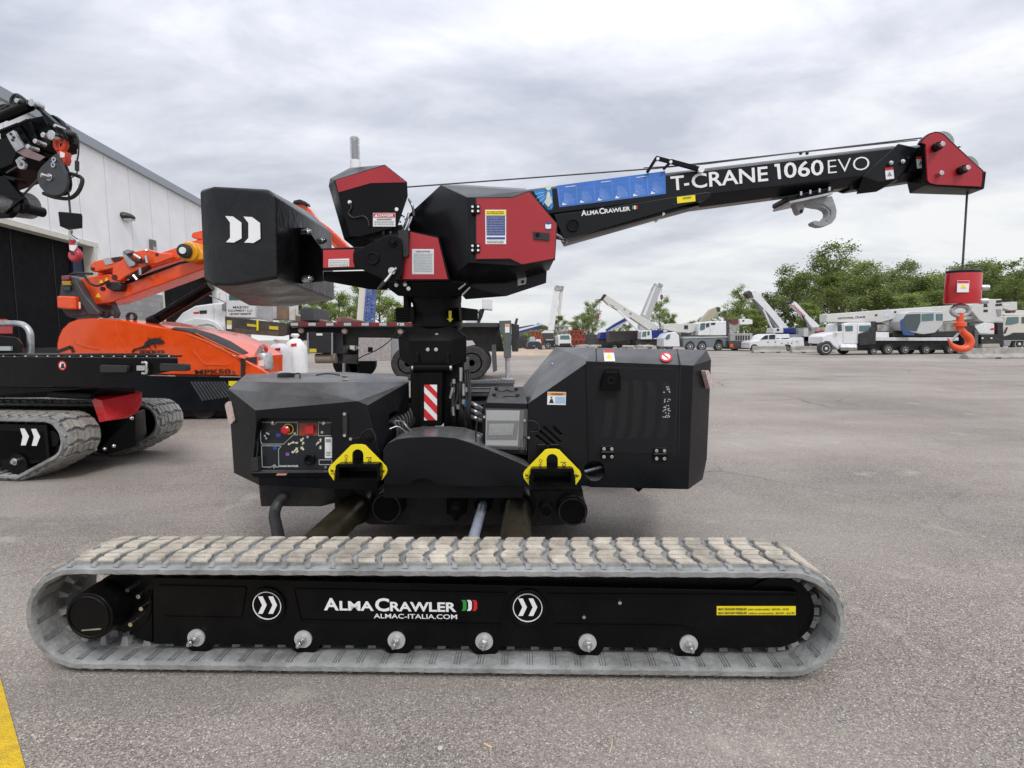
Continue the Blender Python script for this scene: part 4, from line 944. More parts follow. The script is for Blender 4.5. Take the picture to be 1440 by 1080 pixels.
# thin cable hanging from the neck to the control housing
MB().tube(spline([K.p(562, 455, 3.2), K.p(550, 477, 3.2), K.p(530, 492, 3.2), K.p(510, 501, 3.25), K.p(502, 508, 3.3), K.p(505, 523, 3.4)]), .0035, 6).build('sensor_cable', wire, crane)
MB().cyl(K.p(483.5, 511, 3.7), K.p(483.5, 523, 3.7), .01).build('lamp_stub', galv, crane)

# --- superstructure base
BS = hullpart(K, crane, 'turret_base', black, [(545, 392, 3.1), (660, 398, 3.1), (650, 416, 3.15), (600, 420, 3.15), (560, 416, 3.15), (545, 405, 3.12), (545, 330, 3.25), (660, 330, 3.25), (545, 392, 3.8), (660, 398, 3.8), (560, 416, 3.8), (650, 416, 3.8), (545, 330, 3.8), (660, 330, 3.8)], .004)
mb = MB()
for px, py in ((558, 401), (570, 400), (575, 406)): q = K.p(px, py, 3.1); mb.cyl((q.x, q.y - .012, q.z), (q.x, q.y + .01, q.z), .012, n=10)
mb.build('base_bolt', steel, BS)
# main faceted boom housing
MH = hullpart(K, crane, 'boom_housing', charcoal, crop(560, 200, 4, []) and [] or [
    (657.5, 277.5, 2.95), (720, 278, 2.93), (744, 268, 2.96), (783, 314, 2.97), (780, 364, 2.97), (735, 374, 2.93), (717, 366, 2.93), (660, 369, 2.95),
    (620, 260, 3.12), (646, 259.5, 3.3), (739, 265, 3.16), (575.5, 301, 3.22), (575.5, 330, 3.22), (620, 330, 3.10), (632, 392, 3.10), (632, 399, 3.14), (712.5, 397, 3.12), (772, 380, 3.12),
    (620, 268, 3.85), (741, 270, 3.85), (782, 318, 3.85), (772, 378, 3.85), (632, 396, 3.85), (576, 305, 3.85), (576, 330, 3.85)], .003)
hullpart(K, crane, 'lower_skirt', charcoal, [(632, 396, 3.16), (655, 421, 3.2), (712, 416.5, 3.15), (768, 398, 3.17), (769, 380, 3.17), (715, 390, 3.15), (640, 396, 3.16), (655, 421, 3.7), (712, 416.5, 3.7), (768, 398, 3.7), (769, 380, 3.7), (640, 396, 3.7)], .003)
decal(K, crane, 'grey_rubber_catch', labelgrey, [(728, 392), (740.5, 390), (739.5, 399.5), (728, 402)], 3.14, th=.006)
decal(K, crane, 'catch_slot', darkhole, [(733, 394.5), (737, 394), (737, 398), (733, 398.5)], 3.132)
door_pts = [(670, 279), (720, 278.5), (744, 270), (782.5, 315), (779.5, 363.5), (734, 371.5), (717.5, 363.5), (670, 364)]
part(K, MH, 'door_seal', rubberblack, [(668.5, 277.5), (720, 277), (744, 268.5), (783.7, 314.5), (780.7, 365), (734, 373), (717, 365.3), (668.5, 365.5)], 2.925, .03, 0, .03)
DO = part(K, MH, 'red_door', red, door_pts, 2.918, .012, .003, .03); DO['label'] = 'red door panel on the boom housing'
for cy_ in (294, 349):
    mb = MB(); mb.pp(K, roundpoly([(662, cy_ - 6.5), (675, cy_ - 6.5), (675, cy_ + 6.5), (662, cy_ + 6.5)], 1), 2.91, .03); hg = mb.build('door_hinge', black, MH, .002)
    mb = MB()
    for dx in (664.5, 672.5):
        for dy in (-3.2, 3): q = K.p(dx, cy_ + dy, 2.91); mb.cyl((q.x, q.y - .005, q.z), (q.x, q.y, q.z), .0065, n=12)
    mb.build('hinge_screw', whitedecal, hg)
decal(K, MH, 'instruction_label', whitedecal, crop(560, 200, 4, [(489, 380), (607, 380), (607, 573), (491, 573)]), 2.917)
decal(K, MH, 'label_header', yellow, crop(560, 200, 4, [(493, 384), (604, 384), (604, 410), (494, 410)]), 2.915)
decal(K, MH, 'label_body', blueink, crop(560, 200, 4, [(496, 414), (601, 414), (601, 523), (497, 523)]), 2.915)
textlines(K, MH, 'label_print', labelgrey, 684.5, 709.5, [305 + 2.35 * i for i in range(11)], 2.914, .7, 8)
textlines(K, MH, 'label_print', ink, 685, 709, [297.3, 299.6], 2.914, .8, 9)
decal(K, MH, 'label_footer', blueink, crop(560, 200, 4, [(498, 534), (600, 534), (600, 545), (498, 545)]), 2.915)
textlines(K, MH, 'label_print', ink, 685, 709, [338.7, 340.6], 2.914, .7, 10)
decal(K, MH, 'manual_symbol', blueink, [(771 + 5 * math.cos(t * PI / 10), 318 + 6.2 * math.sin(t * PI / 10)) for t in range(20)], 2.917)
decal(K, MH, 'manual_book', whitedecal, [(767, 315), (771, 316), (775, 315), (775, 321), (771, 322), (767, 321)], 2.915)
part(K, MH, 'door_handle', rubberblack, crop(560, 200, 4, [(758, 502), (851, 512), (851, 552), (762, 544)]), 2.91, .012, .003, .01)
q = K.p(756, 330, 2.91); MB().cyl((q.x, q.y - .004, q.z), (q.x, q.y, q.z), .011).build('door_lock', black, MH, .001)
decal(K, MH, 'panel_fold', charcoal, [(657.6, 279), (658.4, 279), (660.4, 368), (659.6, 368)], 2.949)
# left red panel with data plate
LP = part(K, crane, 'side_panel', black, [(574, 324), (617, 332), (633, 394.5), (563, 395)], 3.04, .3, .006, .02)
part(K, LP, 'red_side_panel', red, [(577, 326), (615.5, 334.5), (629.5, 392.5), (565, 392.5), (566.5, 361.5), (574, 360.5)], 3.03, .02, .003, .02)
decal(K, LP, 'data_plate', M('data_plate_grey', (.6, .63, .64), .4, var=.06, scale=60), [(580, 351), (609.5, 351), (609.5, 385), (580, 385)], 3.03)
decal(K, LP, 'data_plate_border', whitedecal, [(579.5, 350.3), (610, 350.3), (610, 385.6), (579.5, 385.6)], 3.0312)
lettering(K, LP, 'label_print', ink, [('ALMACRAWLER', (585, 354.5), (605, 354.5), 1.8, .02)], 3.028)
textlines(K, LP, 'label_print', greysteel, 582, 608, [357 + 2.2 * i for i in range(12)], 3.0285, .6, 12)
part(K, crane, 'rubber_buffer', rubberblack, [(560, 324), (572, 323), (574, 326), (574, 358), (571, 361.5), (566, 361), (562, 345)], 3.0, .12, .006, .015)
# pivot arm plate (teardrop) with pins and grease lever
tp = crop(270, 180, 3.6, [(818, 648), (826, 625), (905, 583), (975, 548), (1005, 539), (1035, 542), (1056, 558), (1063, 590), (1066, 690), (1062, 745), (1045, 770), (1010, 778), (985, 772), (835, 705), (820, 680)])
PP = MB().pp(K, roundpoly(tp, 3), 2.98, .05).build('pivot_plate', black, crane, .004)
MB().pp(K, roundpoly(tp, 3), 3.6, .05).build('pivot_plate', black, crane)
q = K.p(524.7, 363.5, 2.98); mb = MB(); mb.ring((q.x, q.y - .012, q.z), (0, 1, 0), .026, .035, .014, 32); mb.cyl((q.x, q.y - .006, q.z), (q.x, q.y + .01, q.z), .028, n=32)
q = K.p(552.5, 341, 2.98); mb.ring((q.x, q.y - .012, q.z), (0, 1, 0), .019, .026, .014, 28); mb.cyl((q.x, q.y - .02, q.z), (q.x, q.y + .01, q.z), .014, n=20)
mb.build('pivot_pin', black, PP, .002)
q = K.p(552, 381.5, 2.97); mb = MB(); mb.cyl((q.x, q.y - .018, q.z), (q.x, q.y + .01, q.z), .02, n=20); mb.cyl((q.x, q.y - .03, q.z), (q.x, q.y - .018, q.z), .011, n=6); mb.cyl(K.p(552, 381.5, 2.95), K.p(558, 377, 2.95), .008)
mb.cyl(K.p(551, 384, 2.95), K.p(539, 399, 2.93), .008, n=12); lv = mb.build('locking_lever', steel, PP)
MB().cyl(K.p(541, 396.5, 2.93), K.p(531.5, 407, 2.92), .0125, .008, 12).build('lever_grip', rubberblack, PP)
# arm to the counterweight
AM = hullpart(K, crane, 'counterweight_arm', black, [(452, 349, 3.04), (520, 347, 3.04), (520, 379, 3.04), (454, 381, 3.04), (452, 349, 3.45), (520, 347, 3.45), (520, 379, 3.45), (454, 381, 3.45)], .005)
hullpart(K, crane, 'arm_gusset', black, [(455, 382, 3.1), (545, 380, 3.1), (545, 408, 3.2), (520, 407, 3.2), (455, 395, 3.2), (455, 382, 3.6), (545, 408, 3.6), (455, 395, 3.6), (545, 380, 3.6)], .004)
part(K, AM, 'red_arm_panel', redgloss, [(454.5, 351.5), (498.5, 350.5), (496.5, 357), (496.5, 368), (499, 375.5), (454.5, 376.5)], 3.035, .01, .002, .006)
decal(K, AM, 'arm_label', whitedecal, [(462, 364.5), (491, 363.5), (491, 374.5), (462, 375.5)], 3.034)
textlines(K, AM, 'label_print', greysteel, 463, 490, [366, 368.4, 370.8, 373], 3.033, .7, 3)
# counterweight block
CW = hullpart(K, crane, 'counterweight', castblack, [(281.5, 268, 3.0), (300.5, 261.5, 2.95), (377, 265.5, 2.92), (387, 275, 2.9), (389, 391.5, 2.9), (328, 402, 2.92), (300, 401.5, 2.95), (287.5, 394, 3.0),
    (346, 302, 3.95), (438, 300, 3.95), (466, 326, 3.92), (471, 422, 3.92), (405, 432, 3.9), (350, 430, 3.98), (340, 415, 3.98), (283, 268, 3.1)], .018)
CW.modifiers[0].segments = 4
for pts in ([(172, 447), (210, 449), (253, 480), (254, 560), (215, 581), (176, 579), (197, 556), (196, 480)], [(264, 450), (307, 452), (347, 482), (349, 562), (314, 583), (268, 581), (289, 558), (289, 482)]):
    skin(K, CW, 'chevron_mark', whitedecal, crop(270, 180, 3.6, pts), .006, .003, plane=surf(K, CW, 340, 325))
BR_ = hullpart(K, crane, 'mounting_bracket', black, [(419, 320, 3.26), (431, 320, 3.2), (452, 348, 3.08), (455, 396, 3.1), (434, 398, 3.2), (420, 399, 3.26), (432, 322, 3.5), (452, 348, 3.5), (455, 396, 3.5), (434, 398, 3.5), (419, 320, 3.5), (420, 399, 3.5)], .006)
mb = MB()
for px, py, d_ in ((430, 327, 3.16), (431.5, 392.5, 3.14), (450.5, 339.5, 3.45)):
    q = K.p(px, py, d_); mb.cyl((q.x - .02, q.y, q.z), (q.x + .03, q.y - .02, q.z), .02, n=6); mb.cyl((q.x + .02, q.y - .012, q.z), (q.x + .045, q.y - .03, q.z), .012, n=12)
mb.build('mounting_bolt', steel, BR_, .002)
# winch housing
WH = hullpart(K, crane, 'winch_housing', black, [(470.5, 253, 3.12), (541.5, 231.5, 3.12), (572.5, 256, 3.12), (573.5, 276, 3.12), (559, 319, 3.12), (520, 320, 3.12), (506, 333, 3.12), (492, 333, 3.12),
    (462, 261, 3.24), (464, 251, 3.3), (492, 236, 3.35), (484, 337, 3.24), (498, 246, 3.8), (545, 240, 3.8), (572, 260, 3.8), (570, 280, 3.8), (500, 330, 3.8)], .003)
part(K, WH, 'red_winch_stripe', red, [(471.5, 253.5), (541.5, 232.5), (570.5, 256.5), (521.5, 257.5), (476, 270.5)], 3.117, .006, .001)
mb = MB()
for px, py in ((492, 284.5), (558, 294.5)): q = K.p(px, py, 3.12); mb.cyl((q.x, q.y - .006, q.z), (q.x, q.y, q.z), .0105, n=16)
mb.build('housing_bolt', whitedecal, WH)
decal(K, WH, 'danger_label', whitedecal, [(524.5, 299.5), (556, 299.5), (556, 318.5), (524.5, 318.5)], 3.12)
decal(K, WH, 'danger_header', redink, [(525, 300), (555.5, 300), (555.5, 305.5), (525, 305.5)], 3.118)
lettering(K, WH, 'danger_lettering', whitedecal, [('DANGER', (532.5, 304.8), (553.5, 304.8), 3.8, .03)], 3.116)
mb = MB(); mb.pp(K, [(529, 300.8), (531.7, 304.9), (526.3, 304.9)], 3.115, .001); mb.build('danger_triangle', whitedecal, WH)
textlines(K, WH, 'label_print', ink, 530, 551, [307.6], 3.117, 1.2, 16)
textlines(K, WH, 'label_print', ink, 526.5, 554, [311, 313, 315.2], 3.117, .5, 6)
MB().tube(spline([K.p(*q_, 3.11) for q_ in [(492, 285), (494, 292), (490, 300), (497, 306), (510, 304), (517, 309), (519, 318)]]), .0045, 8).build('housing_cable', wire, WH)
# winch frame below
hullpart(K, crane, 'winch_frame', underblack, [(484, 337, 3.25), (506, 333, 3.2), (520, 320, 3.2), (565, 316, 3.2), (566, 350, 3.2), (500, 350, 3.25), (484, 337, 3.7), (566, 316, 3.7), (566, 350, 3.7), (500, 350, 3.7)], .003)
MB().cyl(K.p(530, 328, 3.4), K.p(560, 328, 3.4), .045, n=24).build('winch_drum', rope, crane)
mb = MB()
for a_, b_, c_ in (((575, 300), (571, 312), (566, 324)), ((579, 305), (574, 318), (568, 330)), ((541, 318), (539, 326), (541, 335)), ((549, 318), (549, 326), (551, 333)), ((575, 280), (580, 290), (582, 303))): mb.tube(spline([K.p(*a_, 3.2), K.p(*b_, 3.18), K.p(*c_, 3.2)]), .008, 8)
mb.build('braided_hose', M('braided_hose', (.3, .3, .32), .35, .6, var=.4, scale=90), crane)
mb = MB(); rr = random.Random(4)
for i in range(10): q = K.p(rr.uniform(562, 577), rr.uniform(300, 330), 3.17); mb.ball(q, .006, 5)
mb.build('hose_nut', steel, crane)
# beacon
q = K.p(500, 236, 3.5); q1 = K.p(499, 193, 3.5); rB = .03
BE = MB().cyl((q.x, q.y, q.z - .02), (q.x, q.y, q.z + .045), rB + .003, n=28).build('beacon', whitedecal, crane, .002); BE['label'] = 'clear strobe beacon tube'
mb = MB(); mb.lathe((q.x, q.y, q.z + .045), (0, 0, 1), [(rB, 0), (rB + .001, q1.z - q.z - .055), (rB - .006, q1.z - q.z - .045), (.001, q1.z - q.z - .044)], 28); mb.build('beacon_lens', M('clear_lens', (.85, .87, .88), .08, var=.02, trans=.6, alpha=.55, coat=1.), BE)
mb = MB(); 
for i in range(13):
    for j in range(8): a = j * PI / 4 + i * .4; c_ = Vector((q.x + .017 * math.cos(a), q.y + .017 * math.sin(a), q.z + .06 + i * .0105)); mb.obox(c_, (.007, .007, .007))
mb.cyl((q.x, q.y, q.z + .04), (q.x, q.y, q1.z - .02), .013, n=16); mb.build('beacon_led_core', M('led_core', (.3, .3, .31), .35, .6, var=.5, scale=150), BE)

# --- telescopic boom
BD = 3.30; BW = .26
def boomseg(pts_top0, pts_top1, bot0, bot1, under0, under1, d, w, name, mat=charcoal, bev=.008):
    """tapered boom box: vertical sides, V shaped underside"""
    a = K.p(*pts_top0, d); b = K.p(*pts_top1, d); c = K.p(*bot0, d); e = K.p(*bot1, d); f = K.p(*under0, d + w * .32); g = K.p(*under1, d + w * .32)
    ya = K.y(d); yb = ya + w; yc = (ya + yb) / 2
    i = .03
    r0 = [(a.x, ya + i, a.z), (a.x, ya, a.z - .02), (c.x, ya, c.z), (f.x, ya + w * .32, f.z), (f.x, yb - w * .32, f.z), (c.x, yb, c.z), (a.x, yb, a.z - .02), (a.x, yb - i, a.z)]
    r1 = [(b.x, ya + i, b.z), (b.x, ya, b.z - .02), (e.x, ya, e.z), (g.x, ya + w * .32, g.z), (g.x, yb - w * .32, g.z), (e.x, yb, e.z), (b.x, yb, b.z - .02), (b.x, yb - i, b.z)]
    return MB().rings([r0, r1]).build(name, mat, crane, bev)
BM = boomseg((735, 265), (1263, 202), (735, 305), (1213, 248), (735, 325), (1206, 262), BD, BW, 'boom'); BM['label'] = 'dark grey main boom section with load charts and white lettering'
# boom end chamfer collar then inner section
boomseg((1245, 206), (1300, 201), (1195, 252), (1300, 240), (1195, 268), (1300, 252), BD + .02, BW - .04, 'inner_boom')
hullpart(K, crane, 'boom_collar', charcoal, [(1263, 202, BD - .004), (1213, 248, BD - .004), (1237, 256, BD - .004), (1262, 252, BD - .004), (1272, 240, BD - .004), (1290, 208, BD - .004), (1263, 202, BD + .27), (1213, 248, BD + .27), (1272, 240, BD + .27), (1290, 208, BD + .27), (1204, 273, BD + .06), (1232, 270, BD + .04), (1262, 254, BD + .03), (1204, 273, BD + .2), (1262, 254, BD + .24)], .004)
# gusset plate (lower side plate)
GP = MB().pp(K, roundpoly([(779, 302), (860, 291), (935, 279), (994, 270), (1001, 271), (1000, 276), (990, 281.5), (950, 292), (930, 298), (860, 318), (797, 336), (792, 334), (785, 318)], 3), BD - .03, .03).build('boom_root_plate', charcoal, crane, .004)
mb = MB(); mb.pp(K, [(779, 302), (990, 281.5), (930, 298), (797, 336)], BD - .02, BW + .02); mb.build('boom_root', charcoal, crane)
hullpart(K, crane, 'boom_root_underside', charcoal, [(797, 337, BD - .0), (930, 302, BD), (982, 289, BD), (800, 341, BD + .05), (985, 292, BD + .06), (797, 337, BD + .2), (982, 289, BD + .2), (860, 300, BD), (860, 300, BD + .2)], .003)
q = K.p(805.5, 317, BD - .03); mb = MB(); mb.ring((q.x, q.y - .014, q.z), (0, 1, 0), .028, .038, .016, 32); mb.cyl((q.x, q.y - .008, q.z), (q.x, q.y + .01, q.z), .03, n=32); mb.build('boom_pivot_pin', black, GP, .002)
MB().cyl(K.p(783, 330, 3.4), K.p(800, 335, 3.4), .028, n=20).build('lift_cylinder_eye', chrome, crane)
# load charts
ch_pts = crop(560, 200, 4, [(888, 243), (1500, 157), (1500, 292), (908, 366)])
decal(K, BM, 'load_chart', bluechart, [(782.5, 261), (935.5, 240.5), (936.5, 272.5), (786.5, 291.5)], BD)
mb = MB(); rr = random.Random(9)
def cp(u, v): # along chart 0..1, down 0..1
    x = 784 + u * 151; yt = 261 + (240.5 - 261) * u; yb = 291.3 + (272.5 - 291.3) * u; return (x + v * 2, yt + (yb - yt) * v)
for k in range(6):
    u0 = .01 + k * .165
    c0 = cp(u0 + .02, .9)
    for j in range(9):
        a = R(8 + j * 10); r1_ = 15 - (k % 3); r0_ = 4
        p0 = K.p(c0[0] + 3 + r0_ * math.cos(a), c0[1] - r0_ * math.sin(a), BD - .0022); p1 = K.p(c0[0] + 3 + r1_ * math.cos(a), c0[1] - r1_ * math.sin(a) * 1.15, BD - .0022); mb.bar(p0, p1, .0006, .0014)
    for r_ in (6, 9, 12, 14.5):
        q0 = [K.p(c0[0] + 3 + r_ * math.cos(R(a)), c0[1] - r_ * math.sin(R(a)) * 1.15, BD - .0022) for a in range(5, 95, 12)]
        for a, b in zip(q0[:-1], q0[1:]): mb.bar(a, b, .0006, .0012)
    q0 = K.p(*cp(u0 - .003, .05), BD - .002); q1_ = K.p(*cp(u0 - .003, .95), BD - .002); mb.bar(q0, q1_, .0006, .0012)
    for t_ in (.25, .5, .75): mb.bar(K.p(*cp(u0, t_), BD - .002), K.p(*cp(u0 + .15, t_), BD - .002), .0004, .0007)
mb.build('chart_curves', palechart, BM)
mb = MB()
for k in range(6):
    c0 = cp(.01 + k * .165 + .02, .93); mb.pp(K, [(c0[0], c0[1]), (c0[0] + 6, c0[1] - .7), (c0[0] + 6, c0[1] - 2.4), (c0[0] + 3, c0[1] - 2.2), (c0[0] + 3, c0[1] - 4), (c0[0] + 1, c0[1] - 3.6)], BD - .0035, .001)
    if k % 2 == 0: c1 = cp(.02 + k * .165, .05); mb.pp(K, [(c1[0] + 8, c1[1] + .5), (c1[0] + 22, c1[1] - 1.3), (c1[0] + 22, c1[1] - .4), (c1[0] + 8, c1[1] + 1.4)], BD - .0035, .001)
mb.build('chart_figures', whitedecal, BM)
fan = M('fan_blue', (.01, .25, .7), .35)
decal(K, BM, 'angle_chart', fan, [(750, 268.5), (776, 265.5), (778, 290), (776, 294.5), (770, 295), (760, 283)], BD)
mb = MB()
for j in range(6): a = R(180 + j * 15 + 12); mb.bar(K.p(776 + 8 * math.cos(a), 268 - 8 * math.sin(a), BD - .002), K.p(776 + 24 * math.cos(a), 268 - 24 * math.sin(a), BD - .002), .0006, .002)
mb.build('angle_chart_rays', whitedecal, BM)
mb = MB(); q = K.p(771, 264.5, BD - .012); mb.cyl((q.x, q.y - .012, q.z), (q.x, q.y, q.z), .016, n=24); mb.pp(K, [(769.5, 268), (772.5, 268), (774.5, 279), (777, 284), (771, 291.5), (765, 284.5), (768, 279)], BD - .016, .004); mb.build('angle_pointer', M('ivory_pointer', (.62, .7, .62), .35), BM, .001)
# lettering on the boom
def boomtext(items): lettering(K, BM, 'lettering', whitedecal, items, BD)
C5 = lambda x, y: (880 + x / 4, 170 + y / 4)
boomtext([('T', C5(255, 392), C5(330, 384), 20.5, .014), ('-', C5(330, 384), C5(358, 380), 20.5, .014), ('CRANE', C5(372, 380), C5(800, 336), 21, .014), ('060', C5(890, 322), C5(1112, 302), 22, .014), ('EVO', C5(1137, 298), C5(1370, 274), 20.5, -.012)])
mb = MB(); mb.pp(K, [C5(*q_) for q_ in ((836, 243), (866, 240), (874, 326), (857, 328), (850, 257), (837, 258))], BD - .003, .001); mb.build('lettering', whitedecal, BM)
lettering(K, GP, 'lettering', whitedecal, [('A', (817.5, 303.6), (825.3, 302.8), 7.8, .03), ('LMA', (825.8, 302.6), (842, 300.8), 5.8, .03), ('C', (842.8, 301), (850, 300.3), 8, .03), ('RAWLER', (850.3, 300), (886.5, 296), 5.8, .03)], BD - .03)
for x, m_ in ((889, green), (891.6, whitedecal), (894.2, redink)): mb = MB(); mb.pp(K, [(x, 289.3), (x + 2.4, 289), (x + 2.4, 294), (x, 294.3)], BD - .033, .002); mb.build('flag_mark', m_, GP)
decal(K, GP, 'yellow_label', yellow, [(952, 277), (977.5, 274), (978, 283), (952.5, 286)], BD - .03)
lettering(K, GP, 'label_print', ink, [('WARNING', (960, 279.7), (972, 278.3), 2, .03)], BD - .033)
mb = MB(); q = K.p(947.5, 287.5, BD - .03); mb.cyl((q.x, q.y - .004, q.z), (q.x, q.y, q.z), .008); mb.build('plate_hole_plug', darkhole, GP)
q = K.p(933, 301, BD); MB().cyl((q.x, q.y - .006, q.z), (q.x, q.y + .2, q.z), .008).build('stop_pin', steel, GP)
# rope guide bracket on top
mb = MB(); 
def c5(x, y, d=BD - .02): return K.p(*C5(x, y), d)
for a_, b_, w_ in (((120, 290), (172, 208), .018), ((168, 208), (258, 232), .022), ((252, 232), (212, 272), .016), ((250, 228), (425, 275), .026)): mb.bar(c5(*a_), c5(*b_), .02, w_)
RG = mb.build('rope_guide', black, crane, .002)
mb = MB()
for x, y, r_ in ((180, 213, .009), (253, 231, .009), (425, 273, .018)): q = c5(x, y, BD - .035); mb.cyl((q.x, q.y - .004, q.z), (q.x, q.y + .02, q.z), r_, n=18)
mb.build('guide_roller', whitedecal, RG)
# rope
MB().tube([K.p(573, 263, 3.42), K.p(745, 250.2, 3.42), K.p(920, 237, 3.42), K.p(1125, 214, 3.42), K.p(1296, 194, 3.42)], .0045, 8).build('winch_rope', rope, crane)
MB().tube([K.p(905, 236, 3.40), K.p(990, 231, 3.40), K.p(1110, 216, 3.40), K.p(1290, 197, 3.40)], .003, 8).build('anti_two_block_cable', wire, crane)
mb = MB()
for x in (1126, 1135): q = K.p(x, 215.5, 3.4); mb.ball(q, .01, 6)
mb.build('cable_clip', rubberblack, crane)
# boom collar bolts and labels
mb = MB()
for px, py in ((1250, 230.5), (1266.5, 228.5)): q = K.p(px, py, BD); mb.cyl((q.x, q.y - .022, q.z), (q.x, q.y, q.z), .012, n=12); mb.cyl((q.x, q.y - .03, q.z), (q.x, q.y - .02, q.z), .008, n=12)
mb.build('wear_pad_screw', steel, BM, .001)
q = K.p(1276.5, 222, BD); MB().cyl((q.x, q.y - .0065, q.z), (q.x, q.y - .001, q.z), .009).build('collar_hole', darkhole, BM)
for x0_, y0_ in ((1244.5, 236), (1288.5, 220.5)):
    dd = BD - .006 if x0_ < 1260 else BD - .008
    decal(K, BM, 'crush_warning_label', whitedecal, [(x0_, y0_), (x0_ + 11.5, y0_ - 1), (x0_ + 13, y0_ + 15), (x0_ + 1.5, y0_ + 16.5)], dd)
    decal(K, BM, 'label_header', redink, [(x0_, y0_), (x0_ + 11.5, y0_ - 1), (x0_ + 11.9, y0_ + 2.3), (x0_ + .3, y0_ + 3.3)], dd - .002)
    decal(K, BM, 'label_triangle', greysteel, [(x0_ + 6.5, y0_ + 5), (x0_ + 10, y0_ + 11), (x0_ + 3.4, y0_ + 11.5)], dd - .002)
hullpart(K, crane, 'boom_tip_plate', charcoal, [(1295, 203, BD - .006), (1276, 242, BD - .006), (1302, 240, BD - .006), (1302, 203, BD - .006), (1295, 203, BD + .03), (1276, 242, BD + .03), (1302, 240, BD + .03), (1302, 203, BD + .03)])
# boom head
C6 = lambda pts: crop(1200, 160, 6, pts)
hd = C6([(565, 245), (590, 205), (640, 165), (690, 150), (730, 152), (770, 172), (885, 285), (1098, 480), (1105, 560), (1090, 632), (1060, 636), (700, 612), (632, 596), (612, 560), (602, 260)])
HD = MB().pp(K, hd, BD - .09, .03).build('boom_head', black, crane, .003)
MB().pp(K, hd, BD + .28, .03).build('boom_head_rear_plate', black, crane)
part(K, HD, 'red_head_plate', red, C6([(580, 245), (605, 205), (650, 172), (690, 160), (728, 162), (762, 182), (878, 292), (1088, 484), (1088, 550), (1078, 614), (700, 596), (645, 582), (628, 555), (612, 255)]), BD - .098, .01, .002, .01)
mb = MB()
for x, y, s in ((690, 285, 1), (900, 480, 1)):
    q = K.p(*C6([(x, y)])[0], BD - .098); mb.cyl((q.x, q.y - .03, q.z), (q.x, q.y, q.z), .024, n=24)
mb.build('sheave_axle', black, HD, .002)
mb = MB()
for x, y in ((690, 285), (900, 480), (715, 512)):
    q = K.p(*C6([(x, y)])[0], BD - .098); dd = .03 if y != 512 else 0; mb.cyl((q.x, q.y - dd - .03, q.z), (q.x, q.y - dd + .001, q.z), .013, n=16)
q = K.p(*C6([(885, 283)])[0], BD - .05); mb.cyl((q.x, q.y - .02, q.z), (q.x, q.y + .02, q.z), .006, n=8)
mb.build('axle_bolt', steel, HD, .002)
hullpart(K, crane, 'head_lower_guard', black, [(1275, 255, BD + .1), (1279, 272, BD + .12), (1360, 274.5, BD + .1), (1384, 266, BD - .06), (1387, 241, BD - .06), (1384, 241, BD + .25), (1305, 258, BD - .06), (1305, 240, BD + .05), (1275, 255, BD + .3), (1360, 274, BD + .28), (1279, 272, BD + .3)], .006)
for x, y in ((1316, 206), (1350, 240)): q = K.p(x, y, BD + .1); MB().cyl((q.x, q.y - .05, q.z), (q.x, q.y + .05, q.z), .07, n=32).build('sheave', greysteel, crane)
# fixed hook under the boom
mb = MB(); mb.pp(K, [(1107, 276), (1172, 263), (1172, 268), (1112, 285), (1107, 281)], BD + .02, .2); mb.build('hook_plate', black, crane, .003)
mb = MB(); mb.pp(K, [(1110, 283), (1171, 270), (1171, 273), (1111, 286)], BD + .0, .22); mb.build('hook_mount_plate', galv, crane)
mb = MB()
for x in (1126, 1139, 1152, 1166): q = K.p(x, 274 - (x - 1126) * .16, BD + .0); mb.cyl((q.x, q.y, q.z - .004), (q.x, q.y, q.z + .018), .008, n=8)
mb.build('hook_bolt', steel, crane)
hkp = [(950, 460), (1060, 442), (1160, 422), (1178, 470), (1187, 505), (1182, 545), (1160, 575), (1130, 590), (1095, 594), (1058, 583), (1052, 570), (1062, 560), (1090, 565), (1115, 556), (1136, 535), (1140, 515), (1130, 498), (1105, 486), (1070, 482), (1012, 470), (1002, 500), (994, 520), (984, 523), (972, 515)]
MB().pp(K, roundpoly([C5(x, y) for x, y in hkp], 1.2), BD + .06, .06).build('cast_hook', greysteel, crane, .012, seg=3)
hp = [(1010, 473), (1060, 468), (1120, 470), (1155, 500), (1155, 530), (1128, 560)]
MB().tube([K.p(*C5(x, y), BD + .058) for x, y in hp], .005, 8).build('hook_rib', greysteel, crane)
q = K.p(*C5(988, 508), BD + .058); MB().cyl((q.x, q.y - .002, q.z), (q.x, q.y + .01, q.z), .01).build('hook_eye', darkhole, crane)
# hoist rope down to the hook weight
ra = K.p(1360, 272, BD + .06); rb = K.p(1356.5, 386, BD + .06)
MB().cyl((ra.x, ra.y, ra.z + .02), (ra.x, ra.y, rb.z), .0058, n=8).build('hoist_rope', rope, crane)

